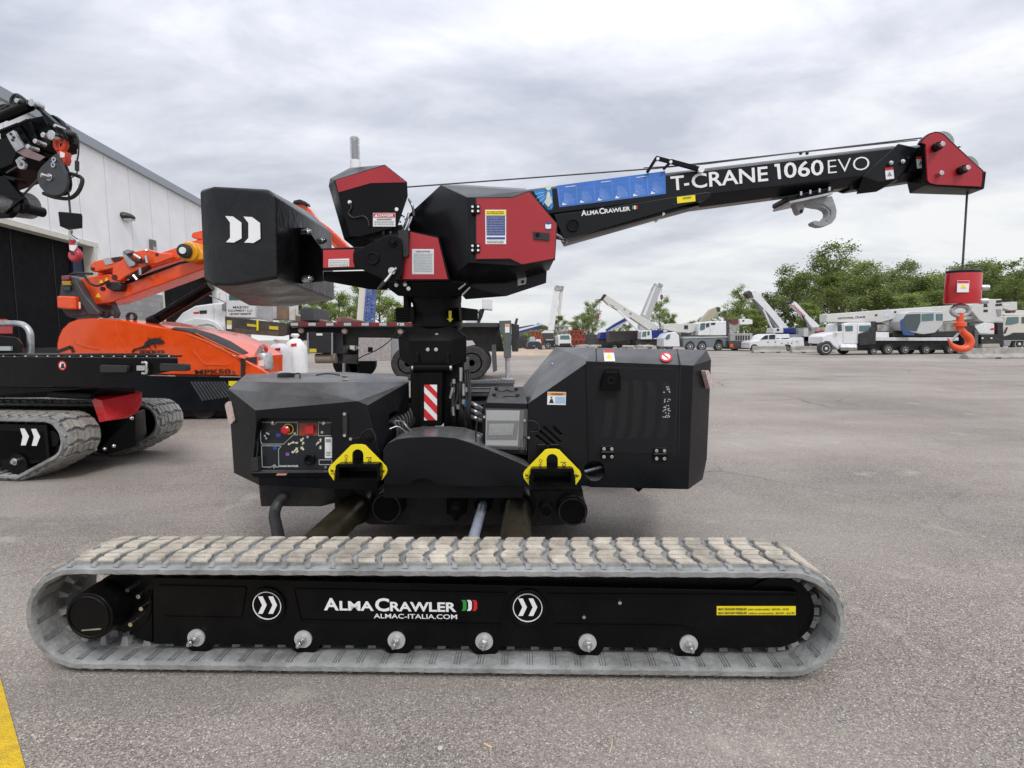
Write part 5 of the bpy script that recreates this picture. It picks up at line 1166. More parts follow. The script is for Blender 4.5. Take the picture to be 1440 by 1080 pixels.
# --- hook weight (hangs from the rope)
wp = K.p(1356.5, 380, BD + .06)
KM = Matrix.Translation((K.X, K.Y, 0)) @ Matrix.Rotation(K.rz, 4, 'Z')
wc = KM @ Vector((ra.x, wp.y, K.p(1355, 490, BD + .06).z))
HF = Fr(wc.x, wc.y, -2., wc.z)
HW = thing('hook_block', HF, 'red drum shaped hook weight with orange swivel hook hanging from the boom tip', 'hook block')
dh = ra.y - K.lo.y  # distance of the rope plane
def hp_(px, py): return HF.p(px, py, dh)
cx_ = hp_(1354.5, 400).x; zt_ = hp_(1355, 384).z; zb_ = hp_(1355, 427).z
rw = .104
BD_ = MB(); n = 32
def ell(z, r, sx=1.): return [(cx_ + r * math.cos(2 * PI * i / n) * sx, r * .55 * math.sin(2 * PI * i / n), z) for i in range(n)]
BD_.rings([ell(zb_, rw * .96), ell(zb_ + .01, rw * 1.01), ell(zt_ - .01, rw * .98), ell(zt_, rw * .97)]); DBo = BD_.build('drum', redgloss, HW)
MB().rings([ell(zt_ + .001, rw), ell(zt_ + .012, rw * .97), ell(zt_ + .02, rw * .8), ell(zt_ + .022, rw * .3)]).build('drum_cap', black, HW)
mb = MB()
for zz in (zt_ - .09, zt_ - .17): mb.cyl((cx_ + rw * .9, -.01, zz), (cx_ + rw * .9 + .045, -.012, zz), .018, n=12)
mb.build('drum_bolt', steel, HW, .003)
ys = -rw * .55 - .001
def flat_at(y, pts, nm, m_): q = [HF.p(a, b, y - HF.lo.y) for a, b in pts]; MB().prism([(v.x, v.z) for v in q], y - .0015, y).build(nm, m_, HW)
flat_at(ys - .001, [(1346, 394.5), (1363, 394.5), (1362, 411), (1345.5, 411)], 'warning_label', whitedecal)
flat_at(ys - .003, [(1346.6, 395), (1362.5, 395), (1362.4, 398), (1346.6, 398)], 'label_header', redink)
flat_at(ys - .003, [(1354.5, 399.5), (1358.5, 405), (1350.5, 405)], 'label_triangle', yellow)
mb = MB(); zc = hp_(1352, 437).z; mb.tube([(cx_ - .008 + .05 * math.cos(t), 0, zc + .03 * math.sin(t)) for t in [i * 2 * PI / 24 for i in range(24)]], .0135, 10, closed=True); mb.build('shackle', galv, HW)
hz = [(1351, 438), (1351, 450), (1351, 461)]
mb = MB(); q = hp_(1350.5, 440); q2 = hp_(1350.5, 466)
mb.tube([(q.x, 0, q.z), (q.x, 0, (q.z * 2 + q2.z) / 3), (q.x, 0, q2.z)], .018, 14, rr=[.016, .02, .017]); mb.lathe((q.x, 0, (q.z + q2.z * 2) / 3 - .012), (0, 0, 1), [(.02, 0), (.034, .006), (.034, .026), (.02, .034)], 18)
curve = [(1350, 461), (1356, 469), (1361.5, 474), (1364, 481), (1361, 488), (1353, 490.5), (1344, 489), (1338, 484.5), (1333, 476)]
cv = spline([hp_(a, b) * 1 for a, b in curve], 6); cv = [Vector((v.x, 0, v.z)) for v in cv]
nn = len(cv); mb.tube(cv, .02, 12, rr=[.017 + .007 * math.sin(PI * min(1, i / (nn * .8))) if i < nn * .8 else max(.005, .017 * (1 - (i - nn * .8) / (nn * .2))) for i in range(nn)])
mb.build('hook', orangehook, HW)
mb = MB(); a_ = hp_(1342, 473); b_ = hp_(1350, 464); mb.bar((a_.x - .02, 0, a_.z - .035), (b_.x, 0, b_.z - .01), .012, .008); mb.build('safety_latch', galv, HW)
# ================================================================ left side: warehouse
WF = Fr(-12.5, 13.0, 96.95)
WH_ = thing('warehouse', WF, 'long white panelled warehouse with grey fascia and black door openings on the left', 'building')
wallm = M('white_wall_panel', (.86, .86, .86), .6, var=.04, scale=1.2, bump=.25, bscale=25, dirt=(.5, .5, .49), dscale=.8, damt=.3)
H = 7.6
mb = MB()
mb.box(-6, 4, 0, .25, 4.42, H); mb.box(4, 7.85, 0, .25, 3.1, H); mb.box(7.85, 13, 0, .25, 4.42, H); mb.box(13, 17, 0, .25, 3.1, H)
mb.box(-6, 17, .25, 9, H - .4, H - .2); mb.box(-6, 17, .25, 3, 4.45, 4.6); mb.box(16.8, 17, .25, 9, 0, H - .4)
mb.build('wall', wallm, WH_)
m_bl = bpy.data.materials.new('grey_blockwork'); m_bl.use_nodes = True; nt = m_bl.node_tree; b_ = nt.nodes['Principled BSDF']
br = nt.nodes.new('ShaderNodeTexBrick'); tc = nt.nodes.new('ShaderNodeTexCoord'); mp = nt.nodes.new('ShaderNodeMapping'); mp.inputs['Rotation'].default_value = (R(90), 0, 0)
br.inputs['Scale'].default_value = 1; br.inputs['Brick Width'].default_value = .41; br.inputs['Row Height'].default_value = .2; br.inputs['Mortar Size'].default_value = .008
br.inputs['Color1'].default_value = (.36, .36, .35, 1); br.inputs['Color2'].default_value = (.29, .29, .285, 1); br.inputs['Mortar'].default_value = (.2, .2, .2, 1)
nt.links.new(tc.outputs['Object'], mp.inputs[0]); nt.links.new(mp.outputs[0], br.inputs['Vector']); nt.links.new(br.outputs['Color'], b_.inputs['Base Color']); b_.inputs['Roughness'].default_value = .9
mb = MB(); mb.box(4, 7.8, -.04, .26, 0, 3.1); mb.box(13, 17, -.04, .26, 0, 3.1); mb.build('block_base', m_bl, WH_)
seam = M('seam_shadow_gap', (.52, .54, .56), .7)
mb = MB()
for k in range(-6, 11):
    t = 3.46 + 1.33 * k; z0 = 4.45 if (t < 4 or 7.85 < t < 13) else 3.12
    mb.box(t - .012, t + .012, -.003, .0, z0, H - .2)
mb.build('panel_seams', seam, WH_)
mb = MB(); mb.box(-6, 17.1, -.12, 0.3, H - .26, H + .02); mb.build('fascia', M('grey_metal_fascia', (.3, .33, .36), .4, .3, var=.05), WH_)
mb = MB(); mb.box(-6, 4.1, -.05, .28, 4.28, 4.42); mb.box(3.88, 4.0, -.05, .28, 0, 4.28); mb.box(7.85, 13.1, -.05, .28, 4.28, 4.42); mb.box(7.8, 7.92, -.05, .28, 0, 4.28); mb.build('door_trim', M('cream_trim', (.62, .6, .52), .6, var=.08), WH_)
blackdoor = M('black_door_curtain', (.006, .0063, .0072), .7, var=.1, spec=.1, dirt=(.014, .014, .014), dscale=1)
mb = MB(); mb.box(-6, 3.99, .3, .4, 0, 4.44); mb.box(7.8, 13.05, .3, .4, 0, 4.44)
dd_ = mb.build('door_curtain', blackdoor, WH_)
mb = MB()
for t in (-.6, 1.1, 2.6, 9.3, 10.9): mb.box(t, t + .02, .29, .3, 0, 4.28)
mb.build('curtain_seam', M('seam_dark', (.006, .006, .007), .5), dd_)
mb = MB(); mb.box(-6, 3.88, .26, .3, 0, 1.2); mb.build('curtain_skirt', M('skirt_grey', (.014, .015, .017), .6), dd_)
mb = MB(); mb.box(3.3, 3.36, .22, .28, 0, 4.2); mb.box(3.36, 3.75, .24, .28, 0, 4.25); mb.build('side_screen', M('navy_screen', (.02, .03, .07), .5), WH_)
# wall lights
def wall_light(px, py, t, z, lab):
    f = Fr(WF.X - .1207 * t, WF.Y + .9927 * t, 96.95, z)
    o = thing('wall_light', f, lab, 'wall light')
    mb = MB().ball((0, 0, 0), .2, 10); mb.v = [(x * 1.5, min(0, y * 1.5), z * .7 + .06 - .1 * abs(y)) for x, y, z in mb.v]; mb.build('lamp_hood', M('bronze_lamp', (.03, .03, .03), .4), o)
    0 and MB().hull([(-.28, 0, -.05), (-.28, 0, .12), (.28, 0, -.05), (.28, 0, .12), (-.2, -.3, .08), (.2, -.3, .08), (-.22, -.3, -.02), (.22, -.3, -.02)])
    MB().hull([(-.2, -.03, -.05), (.2, -.03, -.05), (-.16, -.27, -.03), (.16, -.27, -.03), (-.15, -.05, -.1), (.15, -.05, -.1), (0, -.2, -.1)]).build('lamp_lens', M('frosted_lens', (.7, .7, .68), .3), o)
wall_light(193, 311, 5.75, 5.55, 'dark oval lamp high on the white warehouse wall')
f = Fr(WF.X - .1207 * 7.3, WF.Y + .9927 * 7.3, 96.95, 4.85)
o = thing('junction_box', f, 'small grey box fixed on the warehouse wall below the lamp', 'junction box')
MB().box(-.14, .14, -.12, 0, -.25, .25).build('housing', M('box_grey', (.12, .12, .12), .5), o, .01); MB().box(-.1, .1, -.125, -.12, -.2, 0).build('cover', labelgrey, o)

# ================================================================ left tracked crane
L = Fr(-5.4, 5.9, -9.)
def Lg(px, py, z=0):
    ld = L.inv @ (CR @ Vector(((px - 720) / F, -(py - 540) / F, -1))); t = (z - L.lo.z) / ld.z; return L.lo + ld * t
LC = thing('crawler_crane', L, 'black mini crane cut by the left edge, with light rubber tracks and red bracket', 'crane')
yn = Lg(25, 678).y; dn = yn - L.lo.y
yfr = Lg(150, 642).y
ic = L.p(62, 614, dn); gc = L.p(20, 655, dn)
ln = 2.9
def ltrack(y_a):
    c = [(ic.x, .42, .235), (gc.x, .13, .13), (ic.x - ln, .42, .235), (gc.x - ln + .75, .13, .13)]
    return rubber_track(LC, c, y_a, y_a + .40, .115, lug=.028, thick=.04, pad=M('grey_worn_pad', (.33, .315, .28), .75, var=.2, scale=12, bump=.5, bscale=60, dirt=(.18, .17, .15), dscale=9, damt=.7))
o1, _ = ltrack(yn); o1['label'] = 'near rubber track at the left edge'
o2, _ = ltrack(yfr); o2['label'] = 'farther rubber track beyond the red bracket'
for ya in (yn, yfr):
    mb = MB(); mb.box(ic.x - ln, ic.x - .02, ya + .05, ya + .3, .2, .56); mb.hull([(gc.x - .1, ya + .05, .1), (gc.x - .1, ya + .3, .1), (ic.x - .05, ya + .05, .22), (ic.x - .05, ya + .3, .22), (ic.x - .6, ya + .05, .1), (ic.x - .6, ya + .3, .1), (ic.x - .05, ya + .05, .5), (ic.x - .6, ya + .05, .5), (ic.x - .05, ya + .3, .5), (ic.x - .6, ya + .3, .5)])
    tf = mb.build('track_frame', blackgloss, LC, .006)
    mb = MB(); mb.cyl((ic.x, ya + .09, .42), (ic.x, ya + .33, .42), .17, n=32); mb.cyl((ic.x, ya + .07, .42), (ic.x, ya + .1, .42), .08, n=24); mb.build('idler_wheel', blackgloss, LC, .004)
    for q in (0, .5, 1.0):
        mb = MB(); mb.cyl((gc.x - q, ya + .03, .16), (gc.x - q, ya + .3, .16), .11, n=28); mb.build('track_roller', blackgloss, LC, .004)
        mb = MB(); mb.cyl((gc.x - q + .0, ya - .0, .2), (gc.x - q, ya + .04, .2), .035, n=14); mb.cyl((gc.x - q, ya - .02, .2), (gc.x - q, ya, .2), .022, n=6); mb.build('axle_bolt', steel, LC, .002)
mb = MB()
for pts in ([(92, 728), (112, 728), (133, 765), (118, 806), (96, 806), (104, 765)], [(143, 730), (165, 730), (184, 767), (168, 808), (146, 808), (156, 767)]):
    mb.pp(L, crop(0, 380, 3.2727, pts), dn + .046, .003)
mb.build('chevron_mark', whitedecal, LC)
c3 = lambda pts: crop(0, 380, 3.2727, pts)
def lh(name, mat, pts, bevel=.004, par=LC): return hullpart(L, par, name, mat, [(a, b, dn + c) for a, b, c in pts], bevel)
# deck
DK = lh('deck', black, [(-60, 501, .15), (250, 503.5, .15), (251, 520, .16), (210, 528, .18), (122, 543, .15), (-60, 543, .15), (-60, 496, 1.2), (235, 497, 1.2), (122, 530, 1.3), (-60, 530, 1.3), (238, 515, 1.2)])
mb = MB(); 
zt = L.p(100, 502, dn + .15).z
for i in range(26):
    x = L.p(244 - i * 11, 503, dn + .15).x; xr_ = L.p(233, 497, dn + 1.2).x; xf_ = L.p(248, 502, dn + .15).x; t_ = min(1, max(.1, (xf_ - x) / max(.01, xf_ - xr_)) * .9); mb.box(x - .03, x - .02, L.y(dn + .2), L.y(dn + .2 + .9 * t_), zt - .01, zt + .008)
mb.build('anti_slip_rib', charcoal, DK)
for a_, b_ in ((140, 512), (224, 510)):
    MB().pp(L, roundpoly([(a_, b_ + 1), (a_ + 38, b_ + 2), (a_ + 38, b_ + 12), (a_, b_ + 12)], 3), dn + .11, .06).build('rubber_buffer', rubberblack, DK, .01)
mb = MB(); mb.tube(spline([L.p(*q, dn + .12) for q in [(200, 510), (206, 511), (206, 524), (200, 525)]]), .012, 8); mb.pp(L, [(192, 514), (204, 514), (204, 521), (192, 521)], dn + .12, .03); mb.build('toggle_latch', steel, DK)
mb = MB(); c = L.p(88, 514, dn + .15); mb.ring((c.x, c.y - .004, c.z), (0, 1, 0), .034, .046, .003, 28); mb.build('prohibition_ring', redink, DK)
mb = MB(); mb.cyl((c.x, c.y - .003, c.z), (c.x, c.y, c.z), .035, n=28); mb.build('prohibition_disc', whitedecal, DK)
mb = MB(); mb.pp(L, [(86.5, 511), (89.5, 511), (91, 518), (85, 518)], dn + .145, .001); mb.build('prohibition_figure', ink, DK)
mb = MB(); rr = random.Random(8)
for i in range(16): q = L.p(5 + i * 15.5, 501.5 + rr.uniform(-.3, .3), dn + .17); mb.ball((q.x, q.y, q.z), .009, 5)
mb.build('deck_rivet', steel, DK)
# underdeck: crossbeams, red bracket, final drives
lh('lower_frame', black, [(-60, 543, .3), (130, 546, .3), (190, 545, .5), (190, 551, .5), (128, 558, .35), (-60, 560, .3), (-60, 543, 1.3), (190, 545, 1.3), (128, 558, 1.3), (-60, 560, 1.3)])
lh('red_bracket', redgloss, [(127, 557, .35), (142, 563, .32), (140, 594, .32), (150, 592, .32), (180, 588, .5), (193, 580, .55), (200, 565, .6), (199, 551, .62), (150, 551, .6), (140, 594, .6), (193, 580, .8), (199, 551, .8)], .005)
lh('undercarriage', black, [(135, 594, .5), (190, 583, .55), (204, 575, .75), (206, 610, .8), (190, 628, .7), (150, 640, .6), (135, 636, .5), (135, 594, 1.), (190, 583, 1.), (206, 610, 1.), (150, 636, 1.)], .01)
mb = MB()
for px, py in ((134, 632), (147, 631), (160, 627), (144, 582), (185, 588)): q = L.p(px, py, dn + .45); mb.ball(q, .02, 6)
mb.build('grease_bolt', steel, LC)
mb = MB(); mb.cyl(L.p(70, 555, dn + .28), L.p(130, 558, dn + .3), .03, n=14); mb.build('stabiliser_hinge', black, LC, .003)
# rail and motor on the deck
MB().tube(spline([L.p(*q, dn + .4) for q in [(-40, 455), (0, 455), (25, 455), (36, 459), (42, 468), (43, 480), (43, 497)]]), .03, 14).build('guard_rail', galv, LC)
lh('motor_cover', black, [(-20, 470, .3), (22, 474, .3), (33, 485, .3), (30, 496, .3), (-20, 497, .3), (-20, 470, .8), (28, 476, .8), (33, 496, .8)], .01)
lh('red_cover', redgloss, [(-20, 448, .6), (10, 449, .6), (18, 455, .6), (18, 470, .6), (-20, 470, .6), (-20, 448, 1.), (18, 455, 1.), (18, 470, 1.)], .01)
part(L, LC, 'grey_handle', labelgrey, [(-5, 487), (15, 487), (15, 493), (-5, 493)], dn + .28, .02)
# mast outside the frame and the black boom above
bd = dn - .15
lh('mast', black, [(-300, 500, .3), (-180, 500, .3), (-300, 300, .1), (-140, 300, .1), (-300, 500, .9), (-180, 500, .9), (-300, 300, .6), (-140, 300, .6)])
B5 = lambda pts: crop(0, 120, 5.4, pts)
def bp_(name, mat, pts, off, th, bev=.006): return MB().pp(L, B5(pts), bd + off, th).build(name, mat, LC, bev)
bp_('boom', blackgloss, [(-1600, 1200), (0, 635), (90, 600), (128, 505), (60, 385), (0, 415), (-1600, 900)], 0, .4)
bp_('boom_section', blackgloss, [(-300, 560), (120, 500), (180, 480), (190, 420), (130, 330), (60, 380), (-300, 520)], .05, .32)
bp_('boom_section', blackgloss, [(0, 340), (130, 290), (170, 350), (250, 480), (180, 500), (130, 400), (0, 400)], .03, .36)
bp_('boom_section', black, [(100, 300), (200, 250), (250, 330), (300, 460), (240, 490), (190, 400)], .06, .3)
bp_('boom_section', blackgloss, [(180, 260), (320, 230), (380, 330), (385, 450), (310, 470), (240, 340)], .09, .25)
bp_('boom_section', black, [(300, 240), (410, 300), (445, 400), (420, 440), (370, 455), (330, 360)], .11, .2)
mb = MB(); q0, q1 = [L.p(*q, bd - .03) for q in B5([(-400, 420), (215, 155)])]; mb.cyl(q0, q1, .036, n=20); mb.cyl(q0 + (q1 - q0) * .72, q1 + (q1 - q0) * .02, .045, n=20); mb.build('jib_cylinder', blackgloss, LC, .003)
mb = MB(); q0, q1 = [L.p(*q, bd - .02) for q in B5([(-300, 470), (140, 295)])]; mb.cyl(q0, q1, .014, n=12); q0, q1 = [L.p(*q, bd - .04) for q in B5([(140, 295), (235, 258)])]; mb.cyl(q0, q1, .01, n=12); mb.build('feed_pipe', black, LC)
bp_('link_arm', blackgloss, [(195, 110), (240, 115), (290, 165), (380, 250), (470, 330), (520, 400), (515, 420), (470, 400), (400, 320), (345, 270), (300, 200), (240, 160), (200, 150)], -.05, .06)
bp_('link_arm', blackgloss, [(370, 225), (400, 222), (450, 260), (490, 340), (440, 320), (400, 280)], .1, .05)
mb = MB()
for x, y, r_ in ((265, 140, .032), (412, 385, .04), (350, 385, .022), (290, 432, .02), (235, 472, .02), (440, 315, .014), (150, 125, .02)): q = L.p(*B5([(x, y)])[0], bd - .06); mb.cyl((q.x, q.y - .03, q.z), (q.x, q.y + .06, q.z), r_, n=16)
mb.build('pivot_bolt', steel, LC, .003)
mb = MB()
for pts in ([(85, 160), (85, 110), (110, 75), (140, 75), (190, 110), (215, 150)], [(110, 165), (112, 120), (135, 85), (170, 100), (200, 140)], [(-60, 190), (10, 155), (60, 150), (120, 160)], [(-60, 215), (0, 180), (60, 165)], [(0, 200), (40, 165), (75, 150)]):
    mb.tube(spline([L.p(*q, bd - .05) for q in B5(pts)]), .012, 8)
mb.build('hydraulic_hose', hose, LC)
PLt = MB().pp(L, B5([(45, 372), (100, 340), (130, 400), (182, 468), (120, 502), (80, 440)]), bd - .05, .03).build('steel_bracket', galv, LC, .002)
hullpart(L, LC, 'bracket_tongue', M('reddish_steel', (.3, .2, .2), .35, .8), [(*q, bd - .04) for q in B5([(120, 502), (182, 468), (345, 545), (300, 576), (180, 540)])] + [(*q, bd + .2) for q in B5([(120, 502), (182, 468), (345, 545), (300, 576), (180, 540)])], .003)
mb = MB()
for x, y in ((82, 370), (103, 395), (95, 415)): q = L.p(*B5([(x, y)])[0], bd - .052); mb.cyl((q.x, q.y - .004, q.z), (q.x, q.y + .001, q.z), .011)
mb.build('bracket_hole', darkhole, PLt)
mb = MB(); q = L.p(*B5([(160, 600)])[0], bd - .02); mb.ring((q.x, q.y, q.z), (0, 1, 0), .018, .04, .02, 24); mb.pp(L, B5([(115, 570), (150, 540), (180, 545), (150, 575), (130, 600)]), bd - .02, .02); mb.build('rope_ring', galv, LC)
MB().cyl(*[L.p(*q, bd) for q in B5([(50, 665), (165, 598)])], .008, n=8).build('boom_rope', rope, LC)
# winch below
bp_('winch_frame', blackgloss, [(-200, 690), (20, 690), (60, 720), (110, 790), (165, 850), (188, 900), (185, 940), (140, 970), (100, 960), (60, 1000), (-200, 1010), (-200, 990), (50, 960), (100, 880), (0, 820), (-200, 760)], -.02, .05)
bp_('winch_frame', blackgloss, [(-200, 690), (20, 690), (60, 720), (110, 790), (165, 850), (188, 900), (185, 940), (140, 970), (60, 1000), (-200, 1010)], .3, .05)
mb = MB(); a_ = L.p(*B5([(-60, 870)])[0], bd + .0); b_ = L.p(*B5([(95, 905)])[0], bd + .0); mb.cyl((a_.x, a_.y + .14, a_.z), (b_.x, a_.y + .14, b_.z + .02), .115, n=32); mb.build('rope_drum', M('wound_rope', (.2, .2, .2), .4, .6, bump=1., bscale=40), LC)
mb = MB(); mb.bar(*[L.p(*q, bd - .03) for q in B5([(-100, 815), (185, 862)])], .02, .012); mb.bar(*[L.p(*q, bd - .03) for q in B5([(40, 970), (185, 850)])], .02, .012); q = L.p(*B5([(150, 925)])[0], bd); mb.cyl((q.x, q.y - .03, q.z), (q.x, q.y + .2, q.z), .045, n=20); mb.build('winch_guard', black, LC)
mb = MB(); mb.pp(L, B5([(20, 680), (70, 690), (120, 708), (100, 725), (40, 705)]), bd - .02, .1); mb.build('winch_fin', black, LC)
MB().cyl(*[L.p(*q, bd + .02) for q in B5([(165, 843), (290, 715)])], .009, n=8).build('lead_rope', rope, LC)

# --- pulley block (hangs from the boom)
q = L.p(*B5([(400, 690)])[0], bd); LM = Matrix.Translation((L.X, L.Y, 0)) @ Matrix.Rotation(L.rz, 4, 'Z'); wq = LM @ q
PF = Fr(wq.x, wq.y, -9., (LM @ L.p(*B5([(400, 840)])[0], bd)).z)
dp = 0 - PF.lo.y
PB = thing('pulley_block', PF, 'black teardrop pulley block with orange shackle hanging under the black boom at upper left', 'pulley block')
tear = roundpoly(B5([(405, 528), (430, 515), (455, 560), (500, 680), (508, 740), (500, 790), (465, 828), (400, 838), (340, 815), (300, 770), (280, 710), (285, 660), (310, 620)]), 2.5)
plb = M('grey_pulley_cheek', (.035, .037, .042), .45, var=.1)
MB().pp(PF, tear, dp - .05, .025).build('cheek_plate', plb, PB, .004)
MB().pp(PF, [(x + 4.5, y + .8) for x, y in tear], dp + .05, .025).build('cheek_plate', black, PB, .004)
q = PF.p(*B5([(402, 705)])[0], dp); MB().cyl((q.x + .02, q.y - .02, q.z), (q.x + .02, q.y + .05, q.z), .105, n=32).build('pulley_wheel', black, PB)
mb = MB(); q = PF.p(*B5([(380, 700)])[0], dp - .05); mb.cyl((q.x, q.y - .012, q.z), (q.x, q.y, q.z), .03, n=20); mb.cyl((q.x - .02, q.y - .06, q.z + .005), (q.x, q.y - .01, q.z), .02, n=14); mb.build('pulley_axle', steel, PB, .002)
mb = MB()
for x, y in ((410, 565), (405, 605)): q = PF.p(*B5([(x, y)])[0], dp - .055); mb.ring((q.x, q.y - .004, q.z), (0, 1, 0), .010, .022, .008, 20)
mb.build('eyelet', steel, PB)
mb = MB(); qs = [PF.p(*c, dp) for c in B5([(455, 500), (432, 470), (430, 420), (450, 385), (480, 380), (500, 405), (500, 450), (485, 485), (465, 505)])]; mb.tube(spline(qs), .024, 12); mb.pp(PF, B5([(430, 500), (490, 500), (492, 570), (480, 600), (440, 570)]), dp - .03, .06); mb.build('shackle', M('red_orange_shackle', (.6, .05, .02), .35, var=.1), PB, .004)
MB().pp(PF, B5([(455, 500), (490, 515), (488, 545), (455, 550)]), dp - .034, .003).build('white_tag', whitedecal, PB)
mb = MB(); mb.tube(spline([PF.p(*c, dp + .04) for c in B5([(530, 670), (570, 680), (615, 700), (625, 730), (605, 790), (570, 835), (520, 860), (440, 855), (380, 840), (330, 820)])]), .016, 8); mb.build('strap_handle', rubberblack, PB)
mb = MB(); mb.ball(PF.p(*B5([(545, 375)])[0], dp), .04, 8, .7); mb.tube(spline([PF.p(*c, dp) for c in B5([(560, 375), (590, 395), (598, 450), (595, 520), (585, 580)])]), .006, 8); mb.cyl(PF.p(*B5([(585, 575)])[0], dp), PF.p(*B5([(585, 650)])[0], dp), .016, n=10); mb.tube(spline([PF.p(*c, dp) for c in B5([(585, 650), (583, 668), (560, 690), (545, 700)])]), .005, 6); mb.build('sensor_cable', rubberblack, PB)
mb = MB(); mb.tube(spline([PF.p(*c, dp + .02) for c in B5([(498, 345), (530, 380), (537, 420), (525, 445), (510, 440)])]), .016, 8); mb.build('hanger_link', blackgloss, PB)
# --- small hook with black limit weight
q = L.p(*B5([(525, 800)])[0], bd + .03); c1 = lambda pts: crop(0, 100, 3.6, pts)
wq = LM @ q; SF = Fr(wq.x, wq.y, -9., (LM @ L.p(*c1([(377, 958)])[0], bd + .03)).z); ds = 0 - SF.lo.y
SH = thing('hook_block', SF, 'small red hook under a black limit switch weight hanging beside the black door', 'hook block')
mb = MB(); mb.cyl(SF.p(*B5([(518, 790)])[0], ds), SF.p(*c1([(356, 720)])[0], ds), .008, n=8); mb.build('hook_rope', rope, SH)
MB().ph(SF, [(*c, ds - .08) for c in c1([(294, 712), (412, 722), (418, 738), (418, 795), (303, 785)])] + [(*c, ds + .08) for c in c1([(300, 710), (414, 722), (414, 795), (310, 785)])] + [(*c1([(350, 805)])[0], ds)]).build('limit_weight', black, SH, .006)
mb = MB(); mb.tube(spline([SF.p(*c, ds) for c in c1([(360, 805), (358, 830), (375, 845), (392, 860), (388, 875), (365, 870), (355, 850)])]), .014, 8); mb.build('swivel', steel, SH)
mb = MB(); cv = spline([SF.p(*c, ds) for c in c1([(372, 855), (370, 885), (378, 905), (394, 918), (400, 935), (388, 950), (370, 950), (357, 935), (355, 915)])]); n_ = len(cv); mb.tube(cv, .02, 12, rr=[.03 - .022 * max(0, (i / n_ - .5) * 2) ** 2 for i in range(n_)]); mb.build('hook', M('dull_red_hook', (.42, .03, .045), .35, var=.1), SH)
MB().pp(SF, c1([(350, 880), (390, 880), (382, 898), (372, 912), (352, 905)]), ds - .035, .01).build('safety_latch', whitedecal, SH)

# ================================================================ orange machine
OD = 9.0
O = frame_at(228, OD + .9)
OM = thing('pick_and_carry_crane', O, 'glossy orange mini crane with rounded body and raised boom left of the black crane', 'crane')
body = [(75, 484), (77, 474), (82, 463), (92, 453), (105, 448.5), (122, 447), (162, 449), (232, 461), (275, 469), (312, 485), (340, 503), (340, 530), (75, 526)]
def orings(pts, d, th, ins, name, mat, par, bev=.0):
    q = O.P(pts, d); cx = sum(v.x for v in q) / len(q); cz = sum(v.z for v in q) / len(q)
    def ring(y, k): return [(cx + (v.x - cx) * (1 - k), y, cz + (v.z - cz) * (1 - k)) for v in q]
    y0_ = O.y(d)
    return MB().rings([ring(y0_ + ins * .25 - .02, .06), ring(y0_ + .05, .018), ring(y0_ + ins, 0), ring(y0_ + th - ins, 0), ring(y0_ + th - .05, .02), ring(y0_ + th, .06)]).build(name, mat, par, sharp=22)
BO = orings(body, OD - .05, 1.7, .1, 'body_cover', orangep, OM)
SK = MB().ph(O, [(72, 526, OD), (345, 531, OD), (345, 560, OD), (330, 578, OD), (90, 580, OD), (74, 560, OD), (72, 526, OD + 1.6), (345, 531, OD + 1.6), (330, 576, OD + 1.6), (90, 576, OD + 1.6)]).build('lower_skirt', M('dark_navy_skirt', (.005, .0065, .01), .4, var=.1, spec=.2), OM, .02)
MB().ph(O, [(341, 504, OD + .05), (383, 527, OD + .15), (383, 532, OD + .15), (341, 532, OD + .05), (341, 504, OD + 1.5), (383, 527, OD + 1.4), (383, 532, OD + 1.4), (341, 532, OD + 1.5), (345, 502, OD + .6)]).build('nose_cover', orangep, OM, .02)
MB().pp(O, [(338.5, 503), (341.5, 503.5), (341.5, 532), (338.5, 532)], OD - .03, .5).build('nose_gasket', rubberblack, OM)
MB().ph(O, [(383, 527, OD + .3), (383, 540, OD + .3), (345, 540, OD + .3), (345, 575, OD + .3), (383, 570, OD + .3), (383, 527, OD + 1.3), (345, 575, OD + 1.3), (383, 570, OD + 1.3)]).build('front_underframe', underblack, OM)
mb = MB(); mb.box(O.p(100, 578, OD + .3).x, O.p(330, 578, OD).x, O.y(OD + .2), O.y(OD + 1.5), .03, .2)
for px in (130, 290):
    q = O.p(px, 570, OD + .2)
    mb.cyl((q.x, O.y(OD + .1), .22), (q.x, O.y(OD + .35), .22), .22, n=24); mb.cyl((q.x, O.y(OD + 1.2), .22), (q.x, O.y(OD + 1.5), .22), .22, n=24)
mb.build('drive_wheel', tyre, OM)
oc = lambda pts: crop(0, 380, 3.2727, pts)
mb = MB()
for k in range(11):
    x = 880 + k * 15; mb.bar(O.p(*oc([(x, 512)])[0], OD - .003), O.p(*oc([(x + 55, 600 - k * 2)])[0], OD - .003), .006, .03)
mb.build('skirt_louvre', M('louvre_edge', (.06, .065, .07), .35), OM)
def groove(pts, name='moulded_line', mat=None, w=.02, off=.045):
    mb = MB(); q = [O.p(*c, OD - off) for c in oc(pts)]
    for a, b in zip(q[:-1], q[1:]): mb.bar(a, b, .02, w)
    return mb.build(name, mat or M('orange_line', (.75, .12, .03), .35), BO)
groove([(340, 322), (345, 332), (385, 348), (430, 358), (455, 362)]); groove([(890, 362), (893, 375), (930, 420), (945, 432), (1040, 436), (1055, 430)])
groove([(530, 232), (545, 300), (585, 372)], w=.008)
groove([(262, 376), (328, 352), (340, 378)], 'black_emblem_line', ink, .05)
groove([(900, 290), (960, 320), (1100, 385), (1150, 402)], w=.015); groove([(925, 315), (1090, 392), (1100, 402), (1130, 406)], w=.02)
lettering(O, BO, 'lettering', ink, [('JEKKO', oc([(640, 384)])[0], oc([(756, 384)])[0], 5.0, .04), ('MPK50', oc([(897, 478)])[0], oc([(1062, 474)])[0], 6.2, .03)], OD - .06)
